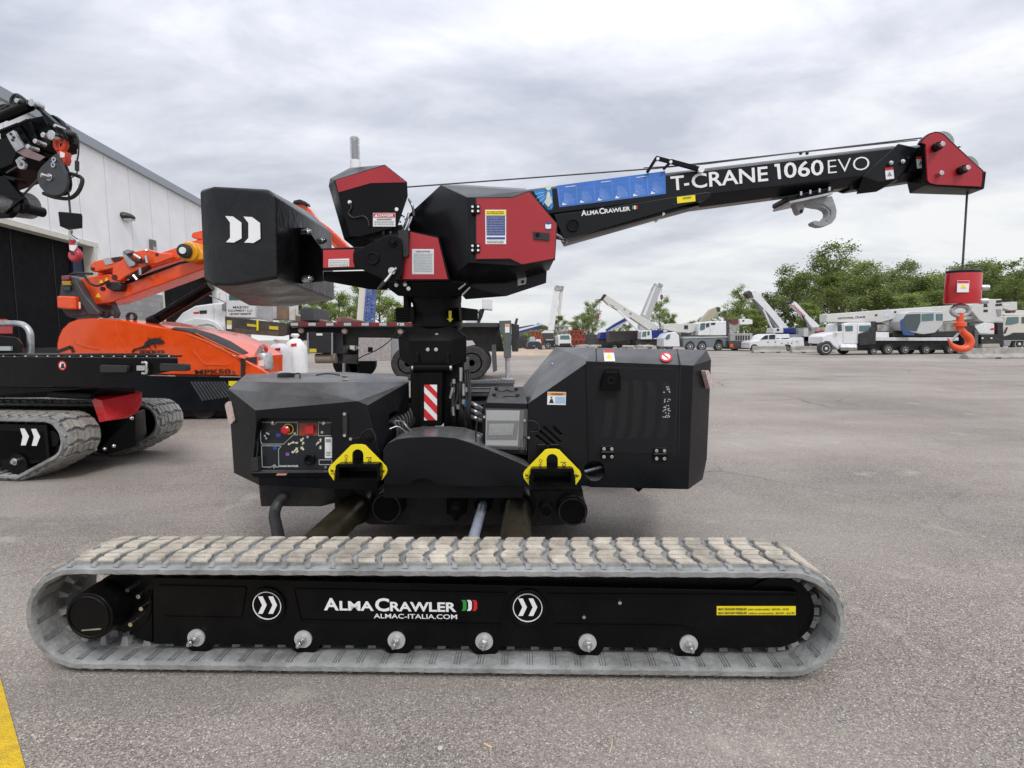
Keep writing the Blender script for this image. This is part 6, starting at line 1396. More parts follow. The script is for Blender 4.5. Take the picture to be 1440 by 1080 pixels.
mb = MB(); g = lambda pts: mb.pp(O, oc(pts), OD - .066, .004)
g([(668, 330), (690, 316), (715, 311), (740, 318), (755, 326), (752, 336), (730, 340), (712, 336), (695, 340), (676, 352), (660, 360), (648, 357), (662, 345)])
g([(676, 345), (684, 343), (690, 356), (700, 359), (688, 360)]); g([(700, 335), (708, 335), (716, 350), (724, 354), (712, 355)]); g([(724, 316), (730, 309), (742, 307), (734, 313)]); g([(690, 318), (684, 310), (676, 309), (684, 316)])
mb.tube([O.p(*c, OD - .062) for c in oc([(664, 350), (640, 359), (618, 364), (609, 373), (612, 385), (630, 388)])], .012, 6)
mb.build('lizard_emblem', ink, BO)
decal(O, SK, 'yellow_symbol_label', yellow, oc([(1052, 510), (1092, 510), (1085, 530), (1070, 536), (1052, 530)]), OD)
mb = MB(); q = O.p(*oc([(1077, 470)])[0], OD - .05); mb.cyl((q.x, q.y - .02, q.z), (q.x, q.y, q.z), .03, n=14); mb.build('body_screw', steel, BO)
drape(O, BO, 'top_slot', rubberblack, [(240, 463.5), (262, 467), (285, 474.5), (308, 485.5), (332, 500)], [(246, 461), (275, 463), (302, 471), (325, 481), (350, 497)], .012)
drape(O, BO, 'bonnet_edge_panel', M('pale_orange_gloss', (.83, .16, .06), .2, coat=1.), [(262, 471), (290, 482), (318, 496), (335, 506)], [(262, 468.5), (289, 478.5), (314, 490), (335, 503)], .012)
0 and MB().ph(O, [(200, 455, OD + .5), (300, 475, OD + .5), (345, 498, OD + .45), (335, 499, OD + .25), (300, 481, OD + .3), (205, 457, OD + .7), (345, 498, OD + .7), (300, 472, OD + .9)])
0 and MB().ph(O, [(270, 468, OD + .7), (330, 487, OD + .8), (368, 500, OD + .9), (360, 505, OD + .8), (300, 482, OD + .7), (270, 468, OD + 1.1), (330, 484, OD + 1.2), (368, 500, OD + 1.2)])
# boom
c6 = lambda pts: crop(60, 320, 6, pts)
def ob(name, mat, pts, d, th, bev=.02): return MB().pp(O, c6(pts), d, th).build(name, mat, OM, bev)
ob('main_boom', orangep, [(395, 612), (440, 655), (590, 628), (1360, 350), (2100, 120), (2100, -60), (1345, 262), (1160, 300), (700, 475), (560, 390), (300, 430)], OD + .45, .45)
ob('main_boom_inner', orangep, [(430, 430), (600, 360), (700, 410), (1340, 215), (2050, 0), (2050, -90), (1250, 115), (1110, 172), (990, 212), (760, 260), (520, 300)], OD + .62, .3)
ob('folded_jib', orangep, [(398, 340), (402, 310), (430, 285), (520, 262), (690, 232), (700, 300), (590, 345), (470, 372), (430, 375), (408, 368)], OD + .4, .2)
ob('folded_jib_bracket', orangep, [(585, 345), (690, 250), (760, 205), (880, 180), (990, 212), (1080, 215), (1095, 255), (980, 300), (880, 320), (720, 400), (650, 450), (600, 445), (583, 420)], OD + .3, .14)
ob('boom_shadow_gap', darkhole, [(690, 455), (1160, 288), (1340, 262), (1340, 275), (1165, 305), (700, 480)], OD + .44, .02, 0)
mb = MB()
for x, y, r_ in ((420, 349, .03), (608, 421, .05), (505, 518, .04), (965, 228, .03)): q = O.p(*c6([(x, y)])[0], OD + .3); mb.cyl((q.x, q.y - .006, q.z), (q.x, q.y + .02, q.z), r_, n=18)
mb.build('bracket_bore', M('dark_red_bore', (.1, .01, .008), .5), OM)
ob('jib_label', labelgrey, [(505, 265), (565, 252), (590, 302), (530, 318)], OD + .39, .01, 0)
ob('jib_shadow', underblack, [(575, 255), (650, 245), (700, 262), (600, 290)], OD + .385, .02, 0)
ob('valve_plate', galv, [(670, 210), (690, 205), (780, 290), (775, 320), (730, 332), (705, 300)], OD + .25, .04, .004)
ob('valve_body', greysteel, [(680, 195), (720, 180), (745, 190), (740, 215), (700, 225)], OD + .22, .1, .01)
ob('boom_underlug', underblack, [(720, 335), (860, 300), (900, 340), (800, 400), (720, 440)], OD + .33, .1)
mb = MB()
for pts in ([(770, 230), (830, 270), (880, 300)], [(690, 200), (740, 250), (800, 290), (880, 270)], [(240, 395), (300, 385), (350, 410), (400, 470), (470, 490), (560, 450)], [(230, 400), (280, 385), (420, 390)], [(700, 420), (760, 400), (800, 420), (830, 380)]): mb.tube(spline([O.p(*c, OD + .25) for c in c6(pts)]), .02, 8)
mb.build('hydraulic_hose', hose, OM)
mb = MB()
for a_, b_ in (((770, 230), (830, 265)), ((820, 340), (822, 400)), ((765, 405), (795, 440)), ((880, 200), (870, 190)), ((870, 240), (880, 300))): mb.cyl(O.p(*c6([a_])[0], OD + .22), O.p(*c6([b_])[0], OD + .22), .025, n=10)
mb.build('chrome_fitting', steel, OM)
q = O.p(*c6([(1210, 200)])[0], OD + .2); yel = M('amber_yellow_paint', (.75, .33, .01), .3, var=.08, coat=.4)
mb = MB(); mb.cyl((q.x, q.y + .04, q.z), (q.x, q.y + .3, q.z), .165, n=36); mb.build('winch_cover', yel, OM, .02)
ob('winch_cover_wing', yel, [(1130, 250), (1250, 290), (1345, 270), (1350, 215), (1300, 130), (1250, 120), (1200, 110)], OD + .3, .3)
q = O.p(*c6([(1186, 195)])[0], OD + .16); mb = MB(); mb.lathe((q.x, q.y + .06, q.z), (0, -1, 0), [(.12, 0), (.115, .06), (.07, .075), (.06, .07)], 32); mb.build('winch_hub', rubberblack, OM)
mb = MB(); mb.cyl((q.x, q.y - .03, q.z), (q.x, q.y, q.z), .058, n=28); mb.build('hub_cap', whitedecal, OM, .004)
0 and lettering(O, OM, 'hub_mark', blueink, [('WIN', c6([(1173, 198)])[0], c6([(1197, 198)])[0], 1.6, .02)], OD + .128)
ob('boom_lug', orangep, [(1248, 75), (1262, 40), (1345, 20), (1345, 100), (1300, 100), (1265, 88)], OD + .6, .1)
# yellow warning triangles on the boom root
mb = MB()
for x, y, s in ((495, 455, 18), (540, 437, 18), (467, 573, 22)): mb.pp(O, c6([(x, y - s), (x + s, y + s * .7), (x - s, y + s * .7)]), OD + .445, .004)
mb.build('warning_triangle', yellow, OM)
ob('cable_drum', rubberblack, [(525, 470), (560, 455), (640, 460), (665, 490), (650, 530), (580, 535), (530, 505)], OD + .3, .2)
# lamp cluster and root support at the left
ob('root_support', M('anthracite_metal', (.05, .05, .055), .45, var=.1), [(155, 405), (228, 402), (262, 420), (300, 440), (400, 620), (480, 735), (370, 740), (240, 765), (190, 740), (160, 690), (140, 560)], OD + .35, .5)
ob('side_strut', M('anthracite_metal'), [(228, 412), (268, 420), (345, 560), (425, 660), (480, 720), (470, 740), (380, 735), (310, 620)], OD + .28, .1)
for nm, m_, pts in (('red_lamp', M('dark_red_lens', (.2, .01, .03), .25, coat=1.), [(152, 408), (222, 405), (226, 440), (158, 444)]), ('amber_lamp', M('dull_amber_lens', (.42, .25, .03), .3), [(160, 450), (232, 450), (236, 488), (163, 488)]), ('green_lamp', M('dark_green_lens', (.01, .07, .06), .3), [(165, 498), (230, 498), (230, 532), (168, 532)])): ob(nm, m_, pts, OD + .3, .1, .01)
ob('orange_marker_box', orangep, [(112, 575), (270, 580), (276, 690), (215, 690), (115, 680)], OD + .2, .3, .03)
ob('white_marker', whitedecal, [(278, 628), (315, 628), (315, 688), (280, 690)], OD + .28, .03)
ob('root_plate', M('anthracite_metal'), [(560, 640), (600, 625), (645, 720), (630, 765), (590, 765), (600, 700)], OD + .5, .06)
mb = MB()
for x, y, r_ in ((740, 755, .055), (520, 730, .04)): q = O.p(*c6([(x, y)])[0], OD + .4); mb.ring((q.x, q.y, q.z), (0, 1, 0), r_, r_ + .03, .06, 24)
mb.build('hose_guide_ring', rubberblack, OM)
MB().cyl(*[O.p(*c, OD + .55) for c in c6([(930, 790), (1420, 495)])], .085, n=24).build('lift_cylinder', blackgloss, OM)
mb = MB(); mb.cyl(*[O.p(*c, OD + .45) for c in c6([(900, 800), (960, 770)])], .09, n=20); mb.build('cylinder_foot', black, OM, .01)
# jib links rising beyond the counterweight
c33 = lambda pts: crop(270, 180, 3.6, pts)
def oj(name, mat, pts, d, th): return MB().pp(O, c33(pts), d, th).build(name, mat, OM, .01)
oj('jib_link', orangep, [(505, 385), (515, 368), (550, 372), (600, 412), (640, 465), (690, 500), (740, 545), (800, 605), (720, 605), (640, 520), (560, 450)], OD + .5, .1)
oj('jib_link', M('deep_orange', (.5, .04, .01), .35), [(640, 475), (700, 520), (790, 605), (750, 605), (660, 510)], OD + .46, .03)
oj('jib_roller', rubberblack, [(508, 380), (515, 366), (545, 360), (575, 372), (580, 388), (540, 378)], OD + .42, .2)
# steel canister hook at the nose
cC = lambda pts: crop(240, 380, 6, pts)
NF = frame_at(371, OD + .7); NF = Fr(NF.X, NF.Y, 0, (O.p(371, 522, OD + .7)).z)
NC = thing('hook_weight', NF, 'small steel canister weight with red hook on the nose of the orange machine', 'hook weight'); dnf = OD + .7
q = NF.p(*cC([(790, 790)])[0], dnf); r_ = NF.size(11.5, dnf)
MB().lathe((q.x, q.y, 0), (0, 0, 1), [(r_ * .6, 0), (r_, .05), (r_, .25), (r_ * .8, .33), (r_ * .3, .36), (r_ * .25, .38)], 28).build('canister', galv, NC)
MB().pp(NF, cC([(722, 762), (782, 762), (782, 808), (722, 808)]), dnf - r_ - .01, .02).build('canister_label', whitedecal, NC)
mb = MB(); mb.tube(spline([NF.p(*c, dnf) for c in cC([(770, 715), (755, 690), (758, 655), (785, 640), (805, 660), (800, 690)])]), .035, 10); mb.build('red_hook', redgloss, NC)
mb = MB(); mb.bar(*[NF.p(*c, dnf - .1) for c in cC([(690, 770), (775, 640)])], .03, .07); mb.build('hook_link', greysteel, NC)
# white sacks
def sack(px, w, top, d, lab, seed):
    f = frame_at(px, d); o = thing('bulk_sack', f, lab, 'sack', 'white woven sacks')
    rr = random.Random(seed); z = f.p(px, top, d).z; r = f.size(w, d); q = f.p(px, top, d)
    prof = [(.8, 0), (1., .05), (1.05, .3), (1.03, .66), (.97, .78), (.8, .86), (.45, .915), (.2, .93), (.2, .94), (.42, .97), (.32, 1.0), (.02, 1.0)]
    rg = []
    for k, (a, b) in enumerate(prof):
        rg.append([(q.x + r * a * (1 + .11 * math.sin(5 * t + k * 1.7) + rr.uniform(-.03, .03)) * math.cos(t), r * a * (1 + .06 * math.sin(4 * t)) * math.sin(t), z * b + rr.uniform(-.01, .01)) for t in [2 * PI * j / 28 for j in range(28)]])
    MB().rings(rg).build('sack_bag', whitesack, o, sharp=180)
    mb = MB()
    q2 = f.p(px, top + 14, d - r * .95); mb.pp(f, [(px - 6, top + 14), (px + 2, top + 13), (px + 2, top + 17), (px - 6, top + 18)], d - r * .98, .01); mb.build('red_print', redink, o)
    return o
sack(392, 16, 476, 11.6, 'white woven sack standing left, nearer the steel canister', 1)
sack(415, 14, 469.5, 12.4, 'white woven sack standing right, nearer the flatbed truck', 2)
# ================================================================ background vehicles
class V:
    def __init__(s, name, px, d, label, cat, group=None, crp=None):
        s.f = frame_at(px, d); s.d = d; s.o = thing(name, s.f, label, cat, group); s.c = crp or (lambda q: q)
    def p(s, name, mat, pts, off=0., th=.5, bev=.02, par=None):
        return MB().pp(s.f, s.c(pts), s.d + off, th).build(name, mat, par or s.o, bev)
    def h(s, name, mat, pts, bev=.0, par=None):
        q = s.c([(a, b) for a, b, _ in pts]); return MB().hull([s.f.p(x, y, s.d + t[2]) for (x, y), t in zip(q, pts)]).build(name, mat, par or s.o, bev)
    def wheel(s, cx, cy, r, off=0., w=.3, rim=rimw, sub=True, rk=.56):
        (cx, cy), = s.c([(cx, cy)]); q = s.f.p(cx, cy, s.d + off); R_ = s.f.size(r, s.d + off); R_ = min(R_, q.z - .0) if q.z > .2 else R_
        q.z = R_ + .0
        wo = MB().lathe(q, (0, 1, 0), [(R_ * .6, .0), (R_ * .93, 0), (R_, .05), (R_, w - .05), (R_ * .93, w), (R_ * .6, w)], 32).build('wheel', tyre, s.o)
        if sub:
            MB().lathe(q + Vector((0, -.004, 0)), (0, 1, 0), [(R_ * .28, .02), (R_ * .3, .09), (R_ * rk * .85, .1), (R_ * rk, .0), (R_ * (rk + .06), .0), (R_ * (rk + .06), .12)], 28).build('rim', rim, wo)
            MB().cyl(q + Vector((0, -.03, 0)), q + Vector((0, .06, 0)), R_ * .2, R_ * .26, 16).build('hub', rim, wo)
        return wo
    def bar(s, name, mat, a, b, rpx, off=0., cyl=True):
        (a, b) = s.c([a, b]); r = s.f.size(rpx, s.d + off)
        A = s.f.p(*a, s.d + off); B = s.f.p(*b, s.d + off); mb = MB()
        mb.cyl(A, B, r, n=14) if cyl else mb.bar(A, B, 2 * r, 2 * r)
        return mb.build(name, mat, s.o)
    def txt(s, items, off, mat=ink, par=None, name='lettering'):
        it = []
        for t in items:
            (a, b) = s.c([t[1], t[2]]); it.append((t[0], a, b) + tuple(t[3:]))
        return lettering(s.f, par or s.o, name, mat, it, s.d + off, th=.01)
# --- flatbed truck behind the black crane
T = V('flatbed_truck', 480, 17.0, 'white long nosed truck with black flatbed and outrigger standing behind the black crane', 'truck')
c23 = lambda pts: crop(230, 400, 6.857, pts); c42 = lambda pts: crop(420, 390, 4.5, pts)
def tp_(name, mat, pts, off=0., th=.5, bev=.02, par=None, c=c23): return MB().pp(T.f, c(pts), T.d + off, th).build(name, mat, par or T.o, bev)
HO = tp_('hood', whitepaint, [(60, 560), (110, 350), (180, 270), (300, 205), (470, 182), (600, 172), (600, 600), (60, 600)], .25, 1.5, .06)
FE = tp_('fender', whitepaint, [(130, 520), (140, 400), (200, 350), (300, 325), (430, 335), (500, 360), (560, 410), (605, 480), (605, 560), (560, 480), (480, 400), (420, 385), (330, 400), (270, 450), (240, 560)], 0, .6, .03)
tp_('fender_panel', whitepaint, [(240, 560), (270, 440), (330, 395), (420, 380), (480, 400), (560, 480), (600, 560)], .04, .3, .03)
CAB = tp_('cab', whitepaint, [(590, -60), (640, -85), (890, -85), (1052, -60), (1052, 340), (890, 330), (600, 320)], .1, 2.1, .05)
tp_('side_window', glassg, [(630, -20), (850, -20), (850, 150), (632, 150)], .085, .03, 0, CAB)
tp_('door_line', seam, [(886, -60), (890, -60), (890, 330), (886, 330)], .09, .02, 0, CAB)
tp_('sleeper', M('brushed_aluminium', (.5, .51, .52), .35, .5, var=.1), [(895, 150), (1050, 175), (1050, 360), (895, 330)], .07, .05, .01)
tp_('mirror', whitepaint, [(505, 70), (530, 70), (530, 140), (508, 135)], -.25, .1, .02); tp_('mirror_arm', greysteel, [(440, 100), (600, 170), (600, 178), (440, 110)], -.1, .04, 0)
tp_('cowl', greysteel, [(560, 190), (600, 170), (600, 245), (560, 245)], .2, .1)
tp_('hood_vent', rubberblack, [(345, 252), (415, 248), (418, 280), (350, 285)], .24, .02, .0, HO); tp_('emblem_plate', redink, [(285, 268), (340, 262), (345, 280), (290, 284)], .238, .02, 0, HO)
tp_('hood_line', seam, [(480, 190), (484, 190), (488, 360), (484, 360)], .235, .02, 0, HO)
def ttxt(items, off, par=None, mat=ink): return lettering(T.f, par or T.o, 'lettering', mat, [(t[0], c23([t[1]])[0], c23([t[2]])[0]) + tuple(t[3:]) for t in items], T.d + off, th=.008)
ttxt([('MASON', (672, 232), (818, 230), 3.6, .01), ('EQUIPMENT LLC', (625, 262), (860, 260), 2.9, .01), ('US DOT 02962747', (640, 293), (848, 291), 2.7, .03)], .1, CAB)
bx_ = tp_('side_rack', M('rusty_black_steel', (.045, .043, .04), .6, var=.3, dirt=(.16, .08, .05), dscale=2, damt=.7), [(590, 308), (700, 325), (890, 345), (1190, 375), (1190, 480), (1100, 500), (680, 470), (600, 470)], -.15, .4, .01)
tp_('rack_lower_beam', M('rusty_brown_steel', (.11, .07, .05), .7, var=.3), [(680, 418), (900, 445), (1110, 455), (1110, 500), (680, 470)], -.17, .05, 0, bx_)
for pts in ([(805, 378), (895, 388), (895, 410), (805, 402)], [(1018, 400), (1105, 405), (1105, 440), (1018, 430)]): tp_('caution_label', yellowdull, pts, -.16, .02, 0, bx_)
tp_('yellow_strap', yellow, [(896, 345), (912, 346), (912, 445), (898, 445)], -.2, .03, 0, bx_)
tp_('white_label', whitedecal, [(610, 348), (655, 350), (655, 430), (610, 430)], -.17, .03, 0, bx_); tp_('label_top', yellowdull, [(612, 350), (653, 352), (653, 385), (612, 383)], -.18, .02, 0, bx_)
def t4(name, mat, pts, off=0., th=.5, bev=.01, par=None): return tp_(name, mat, pts, off, th, bev, par, c42)
# headboard and timber on the deck
tp_('headboard', M('anthracite_metal'), [(1320, 225), (1440, 225), (1440, 350), (1320, 350)], .3, 1.6)
tp_('headboard_panel', wood, [(1050, 190), (1200, 215), (1200, 345), (1050, 345)], .4, .1)
tp_('post', M('bleached_post', (.55, .5, .45), .7, var=.2), [(1215, 225), (1265, 225), (1265, 350), (1215, 350)], .2, .1)
DK_ = t4('deck', M('deck_edge', (.04, .04, .042), .5), [(-60, 283), (1270, 288), (1270, 315), (-60, 315)], 0, 2.4, .01)
for i in range(14):
    x = -50 + i * 56
    if 720 < x: break
    m_ = M('reflective_red', (.25, .015, .03), .4) if i % 2 else M('reflective_white', (.5, .48, .46), .4)
    t4('reflective_tape', m_, [(x, 288), (x + (54 if i % 2 else 46), 288), (x + (54 if i % 2 else 46), 306), (x, 306)], -.01, .008, 0, DK_)
t4('frame_rail', underblack, [(-60, 318), (1270, 318), (1300, 470), (1150, 470), (1100, 400), (900, 400), (640, 400), (640, 440), (280, 430), (280, 545), (220, 545), (60, 400), (-60, 380)], .5, .3, 0)
t4('far_frame_rail', underblack, [(-60, 318), (1200, 318), (1200, 400), (-60, 400)], 1.6, .2, 0)
TB = t4('tool_box', M('tool_box_black', (.02, .022, .026), .4), [(64, 345), (205, 350), (205, 480), (64, 480)], .05, .5, .02)
t4('tool_box_label', whitedecal, [(112, 355), (150, 355), (150, 368), (112, 368)], .04, .01, 0, TB); t4('caution_label', yellowdull, [(68, 452), (112, 452), (112, 475), (68, 475)], .04, .01, 0, TB)
t4('tool_box', M('tool_box_black'), [(215, 350), (280, 350), (280, 485), (215, 485)], .3, .5, .02)
for x in (52, 206): t4('support_strap', greysteel, [(x, 350), (x + 10, 350), (x + 10, 490), (x, 490)], .0, .04, 0)
AL = t4('aluminium_tool_box', M('checker_aluminium', (.52, .5, .49), .4, .7, var=.15, scale=12, bump=.3), [(378, 382), (585, 384), (585, 528), (378, 530)], .0, .6, .01)
t4('box_latch', black, [(438, 442), (468, 442), (468, 472), (438, 472)], -.01, .02, 0, AL); t4('box_end', greysteel, [(587, 388), (635, 390), (635, 530), (587, 530)], .05, .5)
t4('step_plate', underblack, [(280, 490), (370, 490), (370, 548), (280, 545)], .3, .2, 0)
q = T.f.p(*c42([(170, 513)])[0], T.d + .3); MB().cyl((q.x - .3, q.y, q.z), (q.x + .35, q.y, q.z), .16, n=24).build('air_tank', M('dusty_tank', (.25, .2, .16), .6), T.o)
for x, y in ((290, 340), (643, 342), (15, 335)): q = T.f.p(*c42([(x, y)])[0], T.d + .2); MB().ball(q, .1, 8).build('side_lamp', M('dusty_lamp', (.5, .42, .35), .4), T.o)
for cx_, off in ((1095, .0), (690, .02)):
    (px, py), = c42([(cx_, 540)]); q = T.f.p(px, py, T.d + off); 
    for k, (y_, w_) in enumerate(((0, .3), (.34, .3), (1.7, .3), (2.04, .3))):
        wo = MB().lathe((q.x, q.y + y_, .55), (0, 1, 0), [(.3, 0), (.5, 0), (.55, .06), (.55, w_ - .06), (.5, w_), (.3, w_)], 36).build('wheel', tyre, T.o)
        if k == 0:
            MB().lathe((q.x, q.y, .55), (0, 1, 0), [(.1, .0), (.12, .06), (.25, .08), (.29, .0), (.33, .0), (.33, .2)], 32).build('rim', rimalu, wo); mb = MB()
            for j in range(10): a = j * PI / 5; mb.cyl((q.x + .18 * math.cos(a), q.y + .03, .55 + .18 * math.sin(a)), (q.x + .18 * math.cos(a), q.y + .2, .55 + .18 * math.sin(a)), .02, n=8)
            mb.build('wheel_nut', steel, wo)
for px in (487, 508, 262, 285):
    q = T.f.p(px, 514, T.d + (1.9 if px > 400 else .1)); wo = MB().lathe((q.x, q.y, .5), (0, 1, 0), [(.28, 0), (.45, 0), (.5, .06), (.5, .26), (.45, .3), (.28, .3)], 28).build('wheel', tyre, T.o); MB().cyl((q.x, q.y + .08, .5), (q.x, q.y + .2, .5), .29, n=24).build('rim', rimw, wo)
t4('mud_flap', M('dusty_flap', (.08, .08, .08), .7), [(1222, 425), (1248, 425), (1256, 590), (1230, 603), (1222, 500)], .0, .04, 0)
OUT = t4('outrigger', M('outrigger_grey', (.09, .1, .1), .5, var=.1), [(1268, 275), (1345, 272), (1345, 510), (1298, 510), (1295, 370), (1275, 340)], -.2, .3, .01)
t4('outrigger_label', whitedecal, [(1306, 296), (1334, 296), (1334, 350), (1306, 350)], -.21, .01, 0, OUT); t4('label_symbol', M('orange_header'), [(1308, 298), (1332, 298), (1332, 310), (1308, 310)], -.22, .01, 0, OUT)
q = T.f.p(*c42([(1321, 515)])[0], T.d - .05); mb = MB(); mb.cyl((q.x, q.y, .04), (q.x, q.y, q.z + .05), .07, n=16); mb.cyl((q.x, q.y, 0), (q.x, q.y, .05), .22, n=24); mb.build('outrigger_leg', M('pale_rod', (.45, .46, .48), .35, .6), T.o)
t4('rear_bumper', underblack, [(1345, 290), (1395, 300), (1395, 360), (1390, 470), (1350, 470)], .1, 1.9, .02); t4('rear_lamp', underblack, [(1365, 290), (1375, 258), (1390, 262), (1380, 300)], .2, .2, 0)
# load on the deck: pale machine parts seen under the black turret
tb = V('timber_stack', 455, 17.9, 'weathered timber planks lying on the black flatbed deck', 'timber'); tb.c = lambda p: crop(430, 400, 10.29, p)
tb.f = Fr(tb.f.X, tb.f.Y, 0, T.f.p(455, 452.5, 17).z)
def redo(v): v.o.location = (v.f.X, v.f.Y, v.f.Z)
redo(tb)
tb.p('plank', wood, [(-200, 440), (100, 480), (300, 530), (300, 545), (-200, 545)], 0, .5); tb.p('plank', M('reddish_timber', (.2, .1, .08), .8, var=.3), [(440, 475), (560, 465), (680, 500), (830, 530), (830, 545), (440, 545)], .1, .4)
wh = V('white_load', 684, 17.8, 'white boxy load seen right of the turret neck on the flatbed', 'crate'); wh.c = c42; wh.f = Fr(wh.f.X, wh.f.Y, 0, T.f.p(684, 452.5, 17).z); redo(wh)
BXm = wh.p('box', whitepaint, [(1160, 135), (1222, 135), (1222, 205), (1160, 200)], 0, .8); wh.p('box_stand', underblack, [(1145, 200), (1175, 200), (1160, 250), (1140, 290), (1130, 290)], .1, .3); wh.p('box', whitepaint, [(1060, 250), (1140, 200), (1150, 290), (1060, 290)], .3, .6)
# lattice boom beyond the truck
lb = V('lattice_boom_crane', 517, 55, 'white and blue crane boom rising behind the flatbed, below the black turret', 'crane'); lb.c = lambda p: crop(430, 400, 10.29, p)
lb.p('boom', M('cream_boom_paint', (.62, .6, .52), .5, var=.06), [(790, -160), (890, -160), (840, 700), (720, 700)], 0, 1.0)
mb = MB(); rr = random.Random(6)
q = [lb.f.p(*lb.c([pt])[0], lb.d - .1) for pt in ((905, -160), (1010, -160), (980, 700), (840, 700))]
for i in range(15):
    t0, t1 = i / 15, (i + 1) / 15; a = q[0].lerp(q[3], t0); b = q[1].lerp(q[2], t0); c_ = q[0].lerp(q[3], t1); d_ = q[1].lerp(q[2], t1)
    mb.bar(a, b, .12, .1); mb.bar(a, d_, .12, .1); mb.bar(b, c_, .12, .1)
mb.bar(q[0], q[3], .25, .22); mb.bar(q[1], q[2], .25, .22); mid = lambda a, b: (a + b) / 2; mb.bar(mid(q[0], q[1]), mid(q[3], q[2]), .2, .25)
mb.build('lattice_section', M('faded_blue_paint', (.05, .09, .3), .5, var=.3, dirt=(.4, .42, .45), dscale=2, damt=.6), lb.o)
lb.p('carrier', underblack, [(500, 690), (1300, 690), (1300, 830), (500, 830)], 0, 2.5); lb.p('engine_cover', bluepaint, [(800, 600), (1200, 600), (1200, 700), (800, 700)], .2, 2)
for x in (560, 760, 1000, 1200): lb.wheel(x, 830, 6, -.05, .4)

# ================================================================ far cranes and vehicles
c7 = lambda p: crop(960, 340, 6, p); c8 = lambda p: crop(1140, 340, 4.8, p); c6b = lambda p: crop(720, 380, 5.143, p)
c9 = lambda p: crop(720, 420, 10.286, p); c10 = lambda p: crop(840, 440, 8.47, p); c11 = lambda p: crop(1330, 420, 12, p)
# boom truck on the right
B = V('boom_truck', 1290, 34, 'white long nosed truck carrying a pale telescopic crane, behind the barriers at right', 'truck', crp=c8)
B.p('hood', whitepaint, [(80, 690), (82, 640), (110, 622), (200, 605), (225, 600), (225, 700), (190, 730), (150, 700), (130, 675), (100, 672)], .1, 1.7, .06)
CB = B.p('cab', whitepaint, [(218, 612), (232, 556), (262, 545), (410, 545), (410, 600), (405, 690), (220, 690)], .05, 2.1, .06)
B.p('side_window', glassg, [(235, 568), (285, 566), (285, 602), (238, 603)], .02, .05, 0, CB); B.p('sleeper_window', glassg, [(330, 566), (404, 564), (404, 604), (330, 604)], .02, .05, 0, CB); B.p('door_line', seam, [(315, 560), (318, 560), (318, 680), (315, 680)], .03, .03, 0, CB)
B.p('mirror', M('mirror_dark', (.08, .08, .08), .3), [(185, 560), (210, 555), (212, 605), (188, 606)], -.2, .1)
B.h('fuel_tank', rimalu, [(200, 690, .0), (315, 690, .0), (315, 738, .0), (200, 735, .0), (200, 690, .6), (315, 690, .6), (315, 738, .6), (200, 735, .6), (200, 712, -.15), (315, 714, -.15)], .05)
B.p('chassis', underblack, [(320, 640), (420, 640), (440, 540), (410, 540), (440, 640), (1030, 640), (1300, 640), (1300, 720), (1040, 730), (320, 735)], .4, 1.6)
B.p('deck', M('deck_white', (.6, .6, .62), .5), [(425, 645), (1000, 645), (1000, 668), (425, 668)], .0, 2.3)
B.p('deck_box', whitepaint, [(440, 610), (530, 610), (530, 645), (440, 645)], .3, 1.0); B.p('deck_gear', M('worn_machinery', (.3, .3, .28), .6, var=.5, scale=3), [(450, 560), (600, 555), (625, 600), (600, 640), (530, 640), (530, 605), (450, 605)], .6, .8)
B.p('front_outrigger', underblack, [(330, 620), (400, 600), (440, 540), (440, 690), (330, 700)], -.1, .6)
BM2 = B.p('telescopic_boom', M('pale_boom_paint', (.58, .58, .55), .45, var=.05), [(106, 488), (600, 452), (940, 430), (1120, 420), (1190, 386), (1290, 388), (1300, 500), (1200, 505), (1120, 520), (880, 540), (560, 520), (470, 545), (106, 542)], .6, .8, .04)
B.txt([('NATIONAL CRANE', (185, 524), (368, 514), 3.0, .02), ('NATIONAL CRANE', (1010, 505), (1145, 497), 2.4, .02)], .6, ink, BM2)
B.p('boom_sticker', M('pale_blue_disc', (.55, .6, .75), .5), [(498 + 22 + 22 * math.cos(t), 497 + 14 * math.sin(t)) for t in [i * PI / 6 for i in range(12)]], .58, .02, 0, BM2)
B.p('boom_port', ink, [(436, 490), (450, 488), (450, 500), (436, 502)], .58, .02, 0, BM2); B.p('boom_port', ink, [(565, 468), (578, 467), (578, 480), (565, 481)], .58, .02, 0, BM2)
B.p('lower_boom', M('pale_boom_paint'), [(470, 545), (520, 520), (700, 530), (900, 545), (880, 570), (620, 560), (560, 545), (520, 560)], .8, .4)
B.p('turret', M('pale_boom_paint'), [(1130, 400), (1190, 388), (1290, 386), (1300, 440), (1290, 510), (1310, 540), (1180, 545), (1140, 530), (1090, 470)], .3, 1.4, .04)
for pts in ([(1172, 405), (1188, 405), (1196, 440), (1168, 440)], [(1168, 458), (1196, 458), (1196, 474), (1168, 474)], [(1255, 395), (1290, 393), (1290, 410), (1252, 412)], [(1250, 420), (1292, 416), (1292, 432), (1248, 434)]): B.p('turret_opening', ink, pts, .28, .02, 0)
B.p('turret_grille', greysteel, [(1255, 455), (1288, 455), (1285, 500), (1262, 505)], .27, .02, 0)
OC = B.p('operator_cab', M('pale_grey_cab', (.5, .51, .51), .35, var=.05, coat=.3), [(605, 540), (640, 482), (680, 468), (895, 470), (895, 560), (840, 615), (760, 625), (620, 600)], -.2, 1.0, .05)
B.p('cab_window', glass, [(625, 590), (612, 540), (645, 490), (742, 486), (742, 540), (715, 605)], -.23, .04, 0, OC); B.p('cab_window', glassg, [(752, 488), (830, 482), (830, 530), (752, 535)], -.23, .04, 0, OC); B.p('cab_window', glassg, [(848, 488), (892, 486), (892, 530), (850, 530)], -.23, .04, 0, OC)
